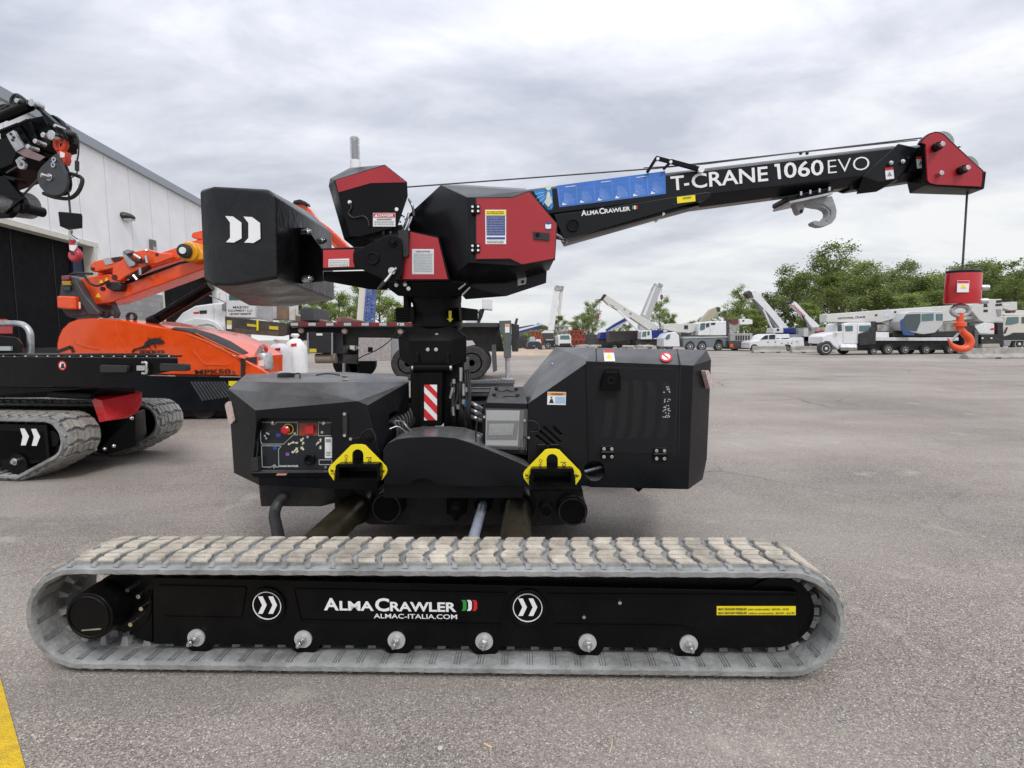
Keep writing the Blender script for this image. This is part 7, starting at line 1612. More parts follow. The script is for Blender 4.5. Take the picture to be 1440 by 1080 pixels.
B.p('blue_cab_frame', M('dusty_blue', (.03, .08, .2), .5), [(608, 530), (625, 520), (640, 590), (700, 615), (700, 632), (630, 630), (612, 590)], -.3, .06, 0)
B.p('turntable', underblack, [(560, 615), (900, 605), (1000, 600), (1000, 640), (560, 640)], .1, 1.2); B.p('slew_body', M('worn_machinery'), [(880, 545), (1000, 535), (1010, 600), (860, 610)], .2, 1.1)
B.p('exhaust_drum', M('pale_boom_paint'), [(1300, 420), (1345, 420), (1350, 405), (1395, 405), (1395, 460), (1350, 465), (1300, 450)], 1.2, .8, .03); B.p('exhaust_bracket', M('brown_steel', (.2, .12, .08), .6), [(1345, 455), (1390, 455), (1380, 480), (1350, 480)], 1.3, .4, 0)
B.p('rear_rack', underblack, [(1035, 560), (1110, 560), (1110, 640), (1130, 640), (1130, 705), (1035, 705)], -.1, .5); B.p('rear_bumper', underblack, [(1150, 625), (1305, 625), (1305, 690), (1150, 690)], -.1, 2.4); B.p('outrigger_foot', M('dusty_steel', (.4, .36, .3), .7), [(1160, 690), (1275, 688), (1280, 712), (1155, 714)], -.2, .5)
B.p('outrigger_post', M('outrigger_grey'), [(1108, 600), (1132, 600), (1132, 712), (1108, 712)], -.2, .4)
B.p('rear_locker', whitepaint, [(1110, 575), (1180, 545), (1240, 555), (1240, 622), (1140, 620)], .2, .9); B.p('red_mark', redink, [(1215, 585), (1245, 580), (1245, 592), (1215, 596)], .18, .02, 0); B.p('rear_post', underblack, [(1262, 545), (1300, 545), (1300, 625), (1262, 625)], .1, .3)
for x in (1155, 1215): B.p('rear_reflector', whitedecal, [(x, 646), (x + 12, 646), (x + 12, 655), (x, 655)], -.12, .02, 0)
B.wheel(105, 705, 9.5, .0, .35); B.wheel(230, 720, 8, 1.7, .3, rubberblack, False)
B.wheel(425, 740, 7.6, .0, .3, rimw, rk=.5); B.wheel(525, 728, 9, .0, .3, rimw, rk=.5)
for x in (640, 782, 945): B.wheel(x, 730, 12, .0, .3, rimalu, rk=.5); B.wheel(x + 38, 730, 11.5, 1.3, .6, rimalu, False)
# crane at the right edge
E = V('rough_terrain_crane', 1430, 38, 'cream cabbed mobile crane cut by the right edge behind the concrete barrier', 'crane', crp=c11)
cream_p = M('cream_crane_paint', (.6, .57, .5), .4, var=.05)
ECb = E.p('cab', cream_p, [(940, 640), (1010, 300), (1040, 290), (1500, 285), (1500, 580), (1140, 580), (1020, 640)], 0, 2.2, .05)
E.p('cab_window', glassg, [(1010, 440), (1040, 312), (1230, 305), (1230, 410), (1100, 440)], -.03, .04, 0, ECb); E.p('cab_window', glass, [(1285, 310), (1400, 305), (1400, 410), (1285, 415)], -.03, .04, 0, ECb)
E.p('chassis', underblack, [(980, 640), (1140, 590), (1500, 590), (1500, 700), (980, 700)], -.05, 2.4); E.p('step', greysteel, [(985, 700), (1500, 700), (1500, 712), (1110, 715), (1080, 800), (1000, 800), (975, 740)], -.1, .5)
E.p('boom', M('pale_boom_paint'), [(950, 200), (1500, 190), (1500, 285), (1010, 285), (950, 260)], .6, .8, .03); E.p('mirror', underblack, [(940, 580), (1000, 570), (1040, 480), (1050, 490), (1010, 590), (940, 595)], -.2, .1, 0)
E.wheel(1235, 860, 10, 0, .4, rimw); E.wheel(1400, 860, 10, 0, .4, rimw)
# concrete barriers
def barrier(name, px0, px1, py0, py1, d, label, slope=1.):
    pxm = (px0 + px1) / 2; f = frame_at(pxm, d); o = thing(name, f, label, 'barrier', 'concrete barriers along the yard')
    a = f.p(px0, py1, d); b = f.p(px1, py1, d); h = f.p(pxm, py0, d).z; mb = MB(); w = .3
    pr = [(-w, 0), (-w, .08), (-w * .82, .28 * h), (-w * .35, h * .45), (-w * .25, h), (w * .25, h), (w * .35, h * .45), (w * .82, .28 * h), (w, .08), (w, 0)]
    n = 12; rg = []
    rr = random.Random(int(px0))
    for i in range(n + 1):
        x = a.x + (b.x - a.x) * i / n; ins = .03 if i in (0, n) else 0
        rg.append([(x, y * (1 - ins), z * (1 - ins) + (rr.uniform(-.012, .012) if z > .3 else 0)) for y, z in pr])
    mb.rings(rg); mb.build('concrete_block', concrete, o, .015)
    mb = MB()
    for t in (.25, .72): x = a.x + (b.x - a.x) * t; mb.box(x - .15, x + .15, -w - .002, -w + .06, 0, .075)
    mb.build('fork_slot', darkhole, o); return o
barrier('concrete_barrier', 1058, 1104.5, 486.5, 498, 40, 'short grey concrete barrier in front of the white pickup')
barrier('concrete_barrier', 1112, 1171.5, 487, 499.5, 39, 'weathered concrete barrier between the pickup and the long nosed boom truck')
barrier('concrete_barrier', 1355, 1520, 488.5, 507, 27.5, 'largest concrete barrier at the right edge below the orange hook')
# pickup
PU = V('pickup_truck', 1093, 44, 'white crew cab service pickup parked behind the concrete barriers', 'pickup', crp=c7)
PUb = PU.p('body', whitepaint, [(565, 900), (568, 850), (585, 838), (645, 828), (690, 790), (725, 778), (790, 775), (792, 822), (915, 822), (920, 810), (1020, 808), (1028, 880), (985, 882), (920, 890), (905, 870), (870, 866), (855, 890), (640, 890), (625, 872), (600, 872), (585, 895)], 0, 2.0, .05)
PU.p('front_window', glass, [(655, 825), (695, 790), (722, 787), (718, 822)], -.02, .04, 0, PUb); PU.p('rear_window', glass, [(732, 786), (780, 783), (780, 822), (730, 822)], -.02, .04, 0, PUb)
PU.p('service_box', whitepaint, [(790, 780), (900, 778), (905, 812), (790, 815)], .3, 1.4, .03); PU.p('ladder_rack', M('rack_grey', (.3, .32, .33), .4, .4), [(915, 782), (1005, 780), (1005, 808), (915, 810)], .4, 1.2, .0)
for x in (726, 786, 925, 975): PU.p('body_line', seam, [(x, 790 if x < 790 else 830), (x + 2, 790 if x < 790 else 830), (x + 2, 880), (x, 880)], -.01, .02, 0, PUb)
for x, y in ((715, 845), (778, 842), (833, 855), (885, 850), (915, 852), (960, 838)): PU.p('handle', ink, [(x, y), (x + 9, y), (x + 9, y + 8), (x, y + 8)], -.015, .02, 0, PUb)
PU.wheel(605, 893, 5.6, -.03, .28, rimalu, rk=.5); PU.wheel(890, 900, 6, -.03, .28, rimalu, rk=.5)
PU.p('under_body', underblack, [(640, 888), (860, 888), (860, 896), (640, 896)], .1, 1.6, 0)
# three axle all terrain crane
A = V('mobile_crane', 1010, 46, 'three axle white and grey mobile crane with its cab to the left of the pickup', 'crane', crp=c7)
A.p('carrier', greypaint, [(5, 800), (400, 795), (400, 890), (345, 890), (335, 835), (310, 822), (280, 830), (262, 890), (205, 890), (190, 845), (160, 835), (135, 850), (128, 890), (105, 890), (90, 850), (65, 838), (40, 850), (30, 890), (5, 885)], .2, 2.2, .03)
A.p('deck_plate', M('pale_deck', (.45, .46, .46), .5), [(5, 805), (400, 795), (400, 806), (5, 816)], .15, 2.3, 0)
CA = A.p('operator_cab', whitepaint, [(132, 790), (140, 690), (155, 678), (230, 672), (368, 668), (370, 790)], .1, 1.8, .05)
A.p('cab_window', glassg, [(145, 740), (152, 690), (190, 684), (188, 735), (160, 748)], .07, .05, 0, CA); A.p('cab_window', glass, [(195, 690), (225, 684), (225, 715), (200, 725)], .07, .05, 0, CA); A.p('cab_vent', ink, [(240, 685), (275, 682), (275, 700), (240, 702)], .07, .05, 0, CA); A.p('cab_line', seam, [(230, 675), (233, 675), (233, 790), (230, 790)], .08, .03, 0, CA)
A.p('counterweight_gear', M('worn_machinery'), [(372, 680), (400, 655), (440, 660), (480, 700), (470, 750), (400, 790), (372, 790)], .3, 1.4, .01); A.p('hoist', M('dark_machinery', (.06, .05, .05), .6, var=.4), [(372, 650), (395, 650), (395, 770), (372, 790)], .2, .6); A.p('jib_root', M('dark_red_gear', (.15, .03, .03), .5, var=.4), [(400, 655), (470, 650), (470, 690), (410, 690)], .2, .5, 0)
A.p('boom_nose', whitepaint, [(480, 650), (560, 650), (590, 660), (590, 695), (480, 700)], .5, .7, .03); A.p('boom_label', ink, [(505, 660), (520, 658), (520, 672), (505, 674)], .48, .02, 0)
A.p('boom', M('pale_boom_paint'), [(-100, 690), (0, 690), (140, 688), (140, 745), (60, 770), (-60, 760), (-160, 735), (-160, 700)], .8, .9, .03); A.p('boom_winch', ink, [(15, 705), (45, 705), (45, 735), (15, 735)], .75, .2, 0)
A.p('engine_box', M('dusty_grey_steel', (.3, .3, .28), .6, var=.1), [(402, 772), (590, 772), (592, 838), (402, 838)], -.3, 2.4, .03)
for x in (447, 467, 487, 507, 530, 553): A.p('vent_slot', ink, [(x, 792), (x + 13, 790), (x + 13, 830), (x, 832)], -.32, .02, 0)
A.p('rear_bumper', M('dark_machinery'), [(385, 840), (560, 840), (580, 870), (560, 905), (400, 905)], -.3, 2.3, .02)
for x in (398, 548): A.p('tail_lamp', amber, [(x, 862), (x + 28, 862), (x + 28, 890), (x, 890)], -.33, .03, 0)
A.p('driver_cab', whitepaint, [(-160, 812), (-135, 780), (-100, 764), (-60, 760), (-30, 790), (-22, 885), (-160, 885)], .1, 2.2, .05)
A.p('driver_window', glassg, [(-150, 815), (-128, 785), (-105, 778), (-108, 815), (-130, 828)], .07, .05, 0)
for x, y, r_ in ((65, 872, 6.5), (165, 872, 6.5), (305, 884, 8.5)): A.wheel(x, y, r_, .1, .4, rimw, rk=.5)
A.wheel(450, 905, 7, 1.2, .6, rubberblack, False)
# tan boom crane farther back
TN = V('boom_crane', 985, 62, 'distant crane with a tan boom tilted up behind the white cab', 'crane', crp=c7)
TN.p('boom', M('tan_boom', (.42, .38, .28), .6, var=.1), [(140, 690), (180, 640), (240, 570), (290, 550), (318, 560), (320, 580), (290, 610), (200, 690)], 0, .9, .03); TN.p('boom_head', M('dark_machinery'), [(285, 555), (300, 548), (320, 560), (318, 585), (295, 590)], -.05, 1.0, 0)
TN.p('carrier', M('dark_machinery'), [(40, 690), (260, 690), (260, 800), (40, 800)], 0, 2.5); [TN.wheel(x, 820, 5, -.1, .4) for x in (80, 220)]
# blue bodied crane with white boom
U = V('boom_crane', 1110, 56, 'white boomed crane with dark blue body behind the white pickup', 'crane', crp=c7)
U.p('boom', whitepaint, [(545, 430), (560, 415), (615, 408), (640, 430), (780, 590), (885, 715), (870, 730), (820, 725), (700, 580), (600, 480)], 0, .9, .04)
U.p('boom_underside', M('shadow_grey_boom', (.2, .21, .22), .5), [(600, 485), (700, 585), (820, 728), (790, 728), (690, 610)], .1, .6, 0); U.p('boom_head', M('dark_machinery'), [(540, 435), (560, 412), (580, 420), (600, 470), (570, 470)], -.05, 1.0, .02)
U.bar('lift_cylinder', whitepaint, (680, 570), (755, 740), 1.3, -.2); U.p('body', bluepaint, [(820, 770), (860, 730), (950, 722), (960, 770)], -.2, 1.8, .04); UC = U.p('cab', whitepaint, [(760, 770), (768, 728), (850, 725), (850, 770)], -.3, 1.5, .04); U.p('cab_window', glass, [(795, 732), (815, 732), (815, 752), (795, 752)], -.33, .05, 0, UC)
U.p('carrier', underblack, [(600, 770), (980, 770), (980, 850), (600, 850)], 0, 2.5); [U.wheel(x, 865, 5.5, -.1, .4) for x in (650, 760, 930)]
# red bodied crane with lettered boom
RD = V('boom_crane', 1150, 52, 'white boomed crane with red lettering and red base beside the long nosed truck', 'crane', crp=c7)
RB = RD.p('boom', whitepaint, [(905, 515), (935, 500), (960, 510), (1060, 620), (1160, 710), (1130, 730), (1090, 720), (1000, 600)], 0, .7, .03); RD.p('boom_head', underblack, [(898, 512), (915, 495), (940, 505), (915, 525)], -.05, .8, 0)
for k in range(8): RD.p('red_letter_block', redink, [(938 + k * 12.5, 530 + k * 12.5), (947 + k * 12.5, 536 + k * 12.5), (941 + k * 12.5, 549 + k * 12.5), (933 + k * 12.5, 542 + k * 12.5)], -.02, .02, 0, RB)
RD.bar('lift_cylinder', greysteel, (1030, 650), (1090, 740), 1.6, -.1); RD.bar('lift_cylinder_rod', underblack, (1010, 620), (1040, 700), 1., -.1)
RD.p('body', M('dusty_red_body', (.32, .02, .03), .5), [(1125, 755), (1215, 745), (1210, 800), (1180, 835), (1150, 838)], -.2, 1.6, .03); RD.p('turret', M('worn_machinery'), [(1020, 730), (1120, 720), (1250, 725), (1240, 750), (1130, 765), (1125, 840), (1030, 840)], 0, 1.4, .02); RD.p('cab', M('pale_grey_cab'), [(1022, 735), (1060, 730), (1060, 800), (1022, 800)], -.1, 1.0, .02)
RD.p('carrier', underblack, [(960, 800), (1260, 800), (1260, 880), (960, 880)], 0, 2.4); RD.p('side_locker', whitepaint, [(1105, 800), (1150, 800), (1150, 860), (1100, 860)], -.2, .4, .01); [RD.wheel(x, 880, 5.5, -.1, .4) for x in (1000, 1080, 1230)]
RD.bar('antenna_post', greysteel, (1163, 630), (1163, 710), .5, 0)
# big blue-white crane mid
U2 = V('boom_crane', 915, 50, 'crane with long white boom sloping up left over its blue body and white cab', 'crane', crp=c6b)
UB = U2.p('boom', M('pale_boom_paint'), [(650, 200), (685, 178), (720, 200), (860, 290), (1062, 405), (1050, 425), (990, 430), (840, 330), (700, 250)], 0, .9, .04)
U2.p('boom_collar', ink, [(640, 205), (660, 172), (685, 178), (655, 218)], -.03, 1.0, 0, UB); U2.p('boom_head', whitepaint, [(603, 212), (625, 180), (640, 160), (650, 165), (662, 175), (640, 208)], -.05, .8, .02, UB)
for x, y in ((812, 285), (858, 313)): U2.p('boom_disc', greysteel, [(x + 9 * math.cos(t), y + 9 * math.sin(t)) for t in [i * PI / 5 for i in range(10)]], -.02, .02, 0, UB)
U2.p('boom_fin', M('pale_boom_paint'), [(690, 240), (700, 262), (725, 268), (740, 262)], 0, .1, 0, UB)
U2.bar('lift_cylinder', whitepaint, (765, 290), (925, 448), 1.2, -.1); U2.p('boom_plate', M('pale_boom_paint'), [(760, 285), (800, 280), (860, 340), (815, 345)], -.05, .2, 0)
U2.p('body', bluepaint, [(1018, 432), (1150, 428), (1152, 500), (1018, 505)], -.4, 2.2, .04); U2.p('body_label', whitedecal, [(1095, 433), (1122, 432), (1122, 445), (1095, 446)], -.42, .02, 0)
U2.p('body_stripe', whitedecal, [(1025, 492), (1050, 490), (1050, 496), (1025, 498)], -.42, .02, 0)
UC2 = U2.p('cab', whitepaint, [(932, 500), (938, 440), (955, 434), (1010, 434), (1015, 500)], -.5, 1.5, .04); U2.p('cab_window', glassg, [(940, 480), (946, 445), (972, 442), (970, 480)], -.53, .05, 0, UC2); U2.p('cab_window', glass, [(980, 442), (996, 442), (994, 470), (980, 470)], -.53, .05, 0, UC2)
U2.p('carrier', underblack, [(900, 508), (1010, 503), (1170, 500), (1172, 545), (900, 545)], -.3, 2.6, .02); U2.p('mid_gear', M('dark_machinery'), [(700, 440), (930, 440), (930, 500), (700, 520)], 1.5, 1.5, .02)
U2.bar('hook_rope', greysteel, (611, 210), (611, 330), .22, .2); U2.bar('hook_rope', greysteel, (635, 210), (630, 330), .22, .2)
[U2.wheel(x, 550, 5.5, -.4, .4) for x in (925, 985, 1080, 1140)]
hb_f = frame_at(841, 50.2); hz_ = hb_f.p(841, 449, 50.2).z; hb_f = Fr(hb_f.X, hb_f.Y, 0, hz_ - .5)
hb = thing('hook_block', hb_f, 'tiny far hook block hanging from the long white boom between the trees', 'hook block'); MB().ph(hb_f, [(*c, 50.2) for c in c6b([(612, 315), (632, 315), (632, 345), (622, 360), (612, 345)])] + [(*c, 50.5) for c in c6b([(612, 315), (632, 315), (632, 345), (622, 360), (612, 345)])]).build('block', M('dull_maroon', (.2, .06, .07), .5), hb)
# tall tilted boom behind it
U3 = V('boom_crane', 925, 66, 'crane with thick white boom raised steeply behind the blue bodied crane', 'crane', crp=c6b)
U3.p('boom', M('pale_grey_boom', (.45, .46, .46), .5, var=.06), [(940, 330), (1030, 115), (1062, 95), (1092, 110), (1085, 125), (1000, 345), (985, 440), (920, 440), (925, 400)], 0, 1.2, .04); U3.p('boom_edge', whitepaint, [(945, 325), (1030, 120), (1040, 122), (965, 330)], -.05, .1, 0); U3.p('boom_head', M('worn_machinery'), [(1015, 140), (1035, 95), (1050, 105), (1040, 150)], .2, .6, 0); U3.p('boom_head', M('worn_machinery'), [(1055, 120), (1065, 92), (1095, 105), (1090, 122)], -.05, .5, 0)
U3.p('turret', M('dark_machinery'), [(820, 440), (1000, 430), (1000, 520), (820, 520)], 0, 2.2, .02); U3.p('carrier', underblack, [(700, 500), (1000, 500), (1000, 540), (700, 540)], 0, 2.6, 0); [U3.wheel(x, 535, 4.5, -.1, .4) for x in (740, 800, 900, 960)]
U3.bar('hook_rope', greysteel, (1081, 125), (1081, 180), .2, .2)
hb_f = frame_at(930.5, 66.2); hz_ = hb_f.p(930, 424, 66.2).z; hb_f = Fr(hb_f.X, hb_f.Y, 0, hz_ - .4); hb = thing('hook_block', hb_f, 'tiny maroon hook block hanging at the thick raised boom, in front of a tree', 'hook block'); MB().ph(hb_f, [(*c, 66.2 + k) for k in (0, .3) for c in c6b([(1072, 180), (1080, 175), (1092, 180), (1094, 200), (1082, 220), (1072, 205)])]).build('block', M('dull_maroon'), hb)
# small dark blue crane left of it
U4 = V('boom_crane', 862, 54, 'dark blue crane with short dark boom between the red lattice and the long boom', 'crane', crp=c6b)
U4.p('body', bluepaint, [(632, 500), (640, 450), (690, 445), (720, 470), (740, 500)], 0, 1.8, .03); U4.p('boom', bluepaint, [(680, 430), (740, 390), (820, 345), (835, 355), (835, 370), (760, 415), (700, 445)], .4, .7, .02); U4.p('boom_inner', M('pale_grey_boom'), [(690, 440), (760, 400), (835, 362), (835, 372), (770, 412), (705, 450)], .35, .1, 0)
U4.bar('stay', whitepaint, (720, 470), (800, 395), .5, -.1); U4.p('carrier', underblack, [(620, 490), (760, 495), (900, 500), (900, 540), (625, 545)], .1, 2.4, .02); U4.p('deck_gear', M('dark_machinery'), [(760, 450), (900, 445), (905, 500), (760, 500)], .6, 1.4, .02); [U4.wheel(x, 525, 5.5, 0, .4, rubberblack) for x in (650, 705, 790, 850)]
# near-vertical boom crane on the left of that group, lorry in front, pickup
U5 = V('boom_crane', 770, 60, 'crane with a nearly upright white boom left of the white lorry cab', 'crane', crp=c6b)
U5.p('boom', whitepaint, [(308, 130), (318, 115), (338, 112), (345, 130), (305, 432), (264, 432)], 0, 1.0, .04); U5.p('boom_head', M('worn_machinery'), [(308, 130), (318, 108), (345, 112), (375, 115), (375, 135), (345, 145), (315, 145)], -.1, 1.2, .02)
U5.p('folded_jib', M('pale_boom_paint'), [(350, 135), (372, 130), (360, 230), (350, 330), (335, 330), (330, 280), (345, 235), (340, 200)], .1, .4, .01); U5.p('turret', M('dark_machinery'), [(222, 455), (300, 450), (302, 510), (230, 510)], -.3, 1.6, .02); U5.p('engine_cover', whitepaint, [(215, 455), (240, 435), (300, 435), (305, 455)], -.35, 1.6, .02)
U5.p('carrier', underblack, [(240, 505), (330, 505), (330, 560), (250, 560)], -.4, 2.6, .02); U5.p('grille', M('pale_grey_boom'), [(245, 500), (300, 498), (300, 506), (245, 508)], -.45, .1, 0); [U5.wheel(x, 560, 4.8, -.45, .4) for x in (262, 320)]
U6 = V('lorry', 794, 56, 'white lorry cab facing the camera beside the upright boom', 'lorry', crp=c6b)
U6C = U6.p('cab', whitepaint, [(335, 545), (332, 480), (345, 466), (418, 464), (428, 478), (430, 545)], -.2, 2.2, .04); U6.p('windscreen', glassg, [(348, 500), (350, 472), (414, 470), (418, 500)], -.23, .05, 0, U6C); U6.p('side_door', M('pale_grey_boom'), [(322, 480), (333, 472), (333, 540), (322, 540)], .0, 1.8, .02); U6.p('bumper', ink, [(345, 530), (425, 528), (425, 545), (345, 547)], -.25, .1, 0, U6C)
U6.p('chassis', underblack, [(335, 543), (428, 543), (420, 558), (340, 560)], 0, 4, 0); [U6.wheel(x, 552, 3.8, -.1, .3, sub=False) for x in (350, 412)]
U7 = V('pickup_truck', 751, 52, 'small dark pickup with pale windscreen facing the camera by the dirt strip', 'pickup', crp=c6b)
U7.p('body', M('dark_pickup_paint', (.02, .025, .04), .3, coat=.4), [(110, 560), (115, 525), (130, 515), (195, 515), (210, 528), (212, 562)], 0, 4, .04); U7.p('windscreen', M('pale_windscreen', (.4, .48, .52), .15), [(125, 518), (132, 482), (165, 482), (172, 518)], .6, 1.6, .03); U7.p('load', whitepaint, [(172, 520), (180, 500), (205, 500), (212, 530)], 1.5, 1.5, .02); U7.p('bumper', greysteel, [(150, 545), (170, 545), (170, 550), (150, 550)], -.05, .05, 0)
[U7.wheel(x, 562, 3.2, -.05, .3, sub=False) for x in (120, 150, 203)]
U8 = V('boom_crane', 742, 64, 'low blue and white crane boom pointing right beside the black outrigger post', 'crane', crp=c6b)
U8.p('boom', whitepaint, [(-20, 450), (50, 425), (210, 388), (215, 398), (50, 442), (-20, 465)], 0, .9, .02); U8.p('boom_side', bluepaint, [(-20, 470), (50, 440), (212, 396), (216, 412), (60, 450), (-20, 480)], -.1, .9, .02); U8.p('turret', M('dark_machinery'), [(50, 480), (110, 470), (110, 530), (50, 530)], .2, 2, .02); U8.p('carrier', underblack, [(-20, 510), (110, 510), (110, 545), (-20, 545)], 0, 2.5, .02); [U8.wheel(x, 545, 4, -.1, .4, sub=False) for x in (60, 95)]
# stacked red lattice sections
def lattice(name, mat, px0, py0, px1, py1, d, label, seed):
    v = V(name, (px0 + px1) / 2, d, label, 'lattice boom'); f = v.f
    A_ = f.p(px0, py1, d); B_ = f.p(px1, py1, d); z1 = f.p((px0 + px1) / 2, py0, d).z; rr = random.Random(seed)
    mb = MB(); dep = 2.0; nz = 2; n = 7
    for k in range(nz):
        za = z1 * k / nz + .05; zb = z1 * (k + 1) / nz - .1
        for y in (0, dep):
            for z in (za, zb): mb.bar((A_.x, y, z), (B_.x, y, z), .14, .14)
            for i in range(n):
                xa = A_.x + (B_.x - A_.x) * i / n; xb = A_.x + (B_.x - A_.x) * (i + 1) / n; mb.bar((xa, y, za if i % 2 else zb), (xb, y, zb if i % 2 else za), .09, .09)
        for i in range(n + 1):
            x = A_.x + (B_.x - A_.x) * i / n
            for z in (za, zb): mb.bar((x, 0, z), (x, dep, z), .09, .09)
    mb.build('lattice_frame', mat, v.o); return v
lattice('lattice_boom', redlattice, 801, 464, 823, 485, 62, 'stacked faded red lattice boom sections beside the white lorry', 1)
lattice('lattice_boom', redlattice, 746, 466, 763, 482, 74, 'small faded red lattice sections left of the upright boom', 2)
lattice('lattice_boom', M('grey_rack_steel', (.3, .3, .27), .6), 782, 458, 801, 474, 66, 'grey open steel cage standing behind the white lorry cab', 3)
CT = V('dark_container', 834, 64, 'dark green grey container between red lattice and blue crane', 'container', crp=c6b); CT.p('box', M('dark_container_paint', (.05, .06, .055), .6, var=.2), [(515, 465), (540, 462), (620, 466), (628, 540), (515, 540)], 0, 2.4, .02)
mb = MB(); 
for i in range(18): q = CT.f.p(*c6b([(520 + i * 6, 470)])[0], CT.d - .02); q2 = CT.f.p(*c6b([(520 + i * 6, 540)])[0], CT.d - .02); mb.bar(q, q2, .06, .1)
mb.build('corrugation', M('dark_container_paint'), CT.o)
# timber mats and plates lying in the yard
def mats_(px, py, w, d, label, mat, seed):
    f = frame_at(px, d); o = thing('steel_mat_pile', f, label, 'scrap pile', 'piles of pale plates in the yard'); rr = random.Random(seed)
    for k in range(4):
        mb = MB(); a = rr.uniform(-.4, .4); r_ = f.size(w, d) * rr.uniform(.6, 1)
        mb.obox((rr.uniform(-.3, .3), rr.uniform(-.4, .4), .08 + k * .17), (r_ * 2, 1.2, .12), Matrix.Rotation(a, 3, 'Z') @ Matrix.Rotation(rr.uniform(-.06, .06), 3, 'Y')); mb.build('plate', mat, o, .01)
plm = M('pale_dusty_plate', (.42, .38, .34), .7, var=.25)
mats_(815, 486, 9, 45, 'pale plates piled left of the dark blue crane', plm, 1); mats_(833, 486, 8, 44, 'pale plates piled in front of the dark container', plm, 2)
mats_(879, 486, 9, 40, 'pale plates piled in front of the dark blue crane', plm, 3); mats_(903, 486, 9, 40, 'pale plates piled in front of the white cab with blue body', plm, 4)
# low dark buildings along the horizon
def shed(px0, px1, py0, d, mat, label, cat='building'):
    f = frame_at((px0 + px1) / 2, d); o = thing('shed', f, label, cat); a = f.p(px0, 480, d); b = f.p(px1, 480, d); h = f.p((px0 + px1) / 2, py0, d).z
    w_ = MB().box(a.x, b.x, 0, 12, 0, h * .88).build('wall', mat, o); mb = MB(); mb.prism([(a.x - .3, h * .88), (b.x + .3, h * .88), ((a.x + b.x) / 2, h * 1.06)], -.3, 12.3); mb.build('roof', M('dark_roof', (.08, .08, .09), .6), o)
    mb = MB()
    for i in range(5): x = a.x + (b.x - a.x) * (i + .3) / 5; mb.box(x, x + (b.x - a.x) * .08, -.03, 0, .3, h * .5)
    mb.build('door', M('dark_roof'), o)
shed(724, 775, 458, 130, M('grey_brown_shed', (.12, .11, .1), .8), 'low grey brown shed on the horizon left of the upright boom')
shed(948, 1000, 458, 150, M('pale_shed', (.4, .4, .38), .7), 'low pale shed on the horizon behind the three axle crane')

# ================================================================ trees
barkm = M('bark', (.09, .075, .06), .9, var=.3, scale=3, bump=.5, bscale=10)
def leafmat(name, c0, c1):
    m = bpy.data.materials.new(name); m.use_nodes = True; nt = m.node_tree; N = nt.nodes; L_ = nt.links; b = N['Principled BSDF']
    tc = N.new('ShaderNodeTexCoord'); n = N.new('ShaderNodeTexNoise'); n.inputs['Scale'].default_value = .9; n.inputs['Detail'].default_value = 6; n.inputs['Roughness'].default_value = .75; L_.new(tc.outputs['Object'], n.inputs['Vector'])
    r = N.new('ShaderNodeValToRGB'); r.color_ramp.elements[0].position = .3; r.color_ramp.elements[1].position = .72; r.color_ramp.elements[0].color = (*c0, 1); r.color_ramp.elements[1].color = (*c1, 1)
    L_.new(n.outputs['Fac'], r.inputs['Fac']); L_.new(r.outputs[0], b.inputs['Base Color']); b.inputs['Roughness'].default_value = .6
    tr = N.new('ShaderNodeBsdfTranslucent'); mx = N.new('ShaderNodeMixShader'); mx.inputs[0].default_value = .3; L_.new(r.outputs[0], tr.inputs['Color']); L_.new(b.outputs[0], mx.inputs[1]); L_.new(tr.outputs[0], mx.inputs[2]); L_.new(mx.outputs[0], N['Material Output'].inputs['Surface'])
    return m
leafd = leafmat('leaves_dark', (.085, .12, .03), (.27, .34, .085)); leafl = leafmat('leaves_light', (.14, .19, .045), (.34, .43, .11))
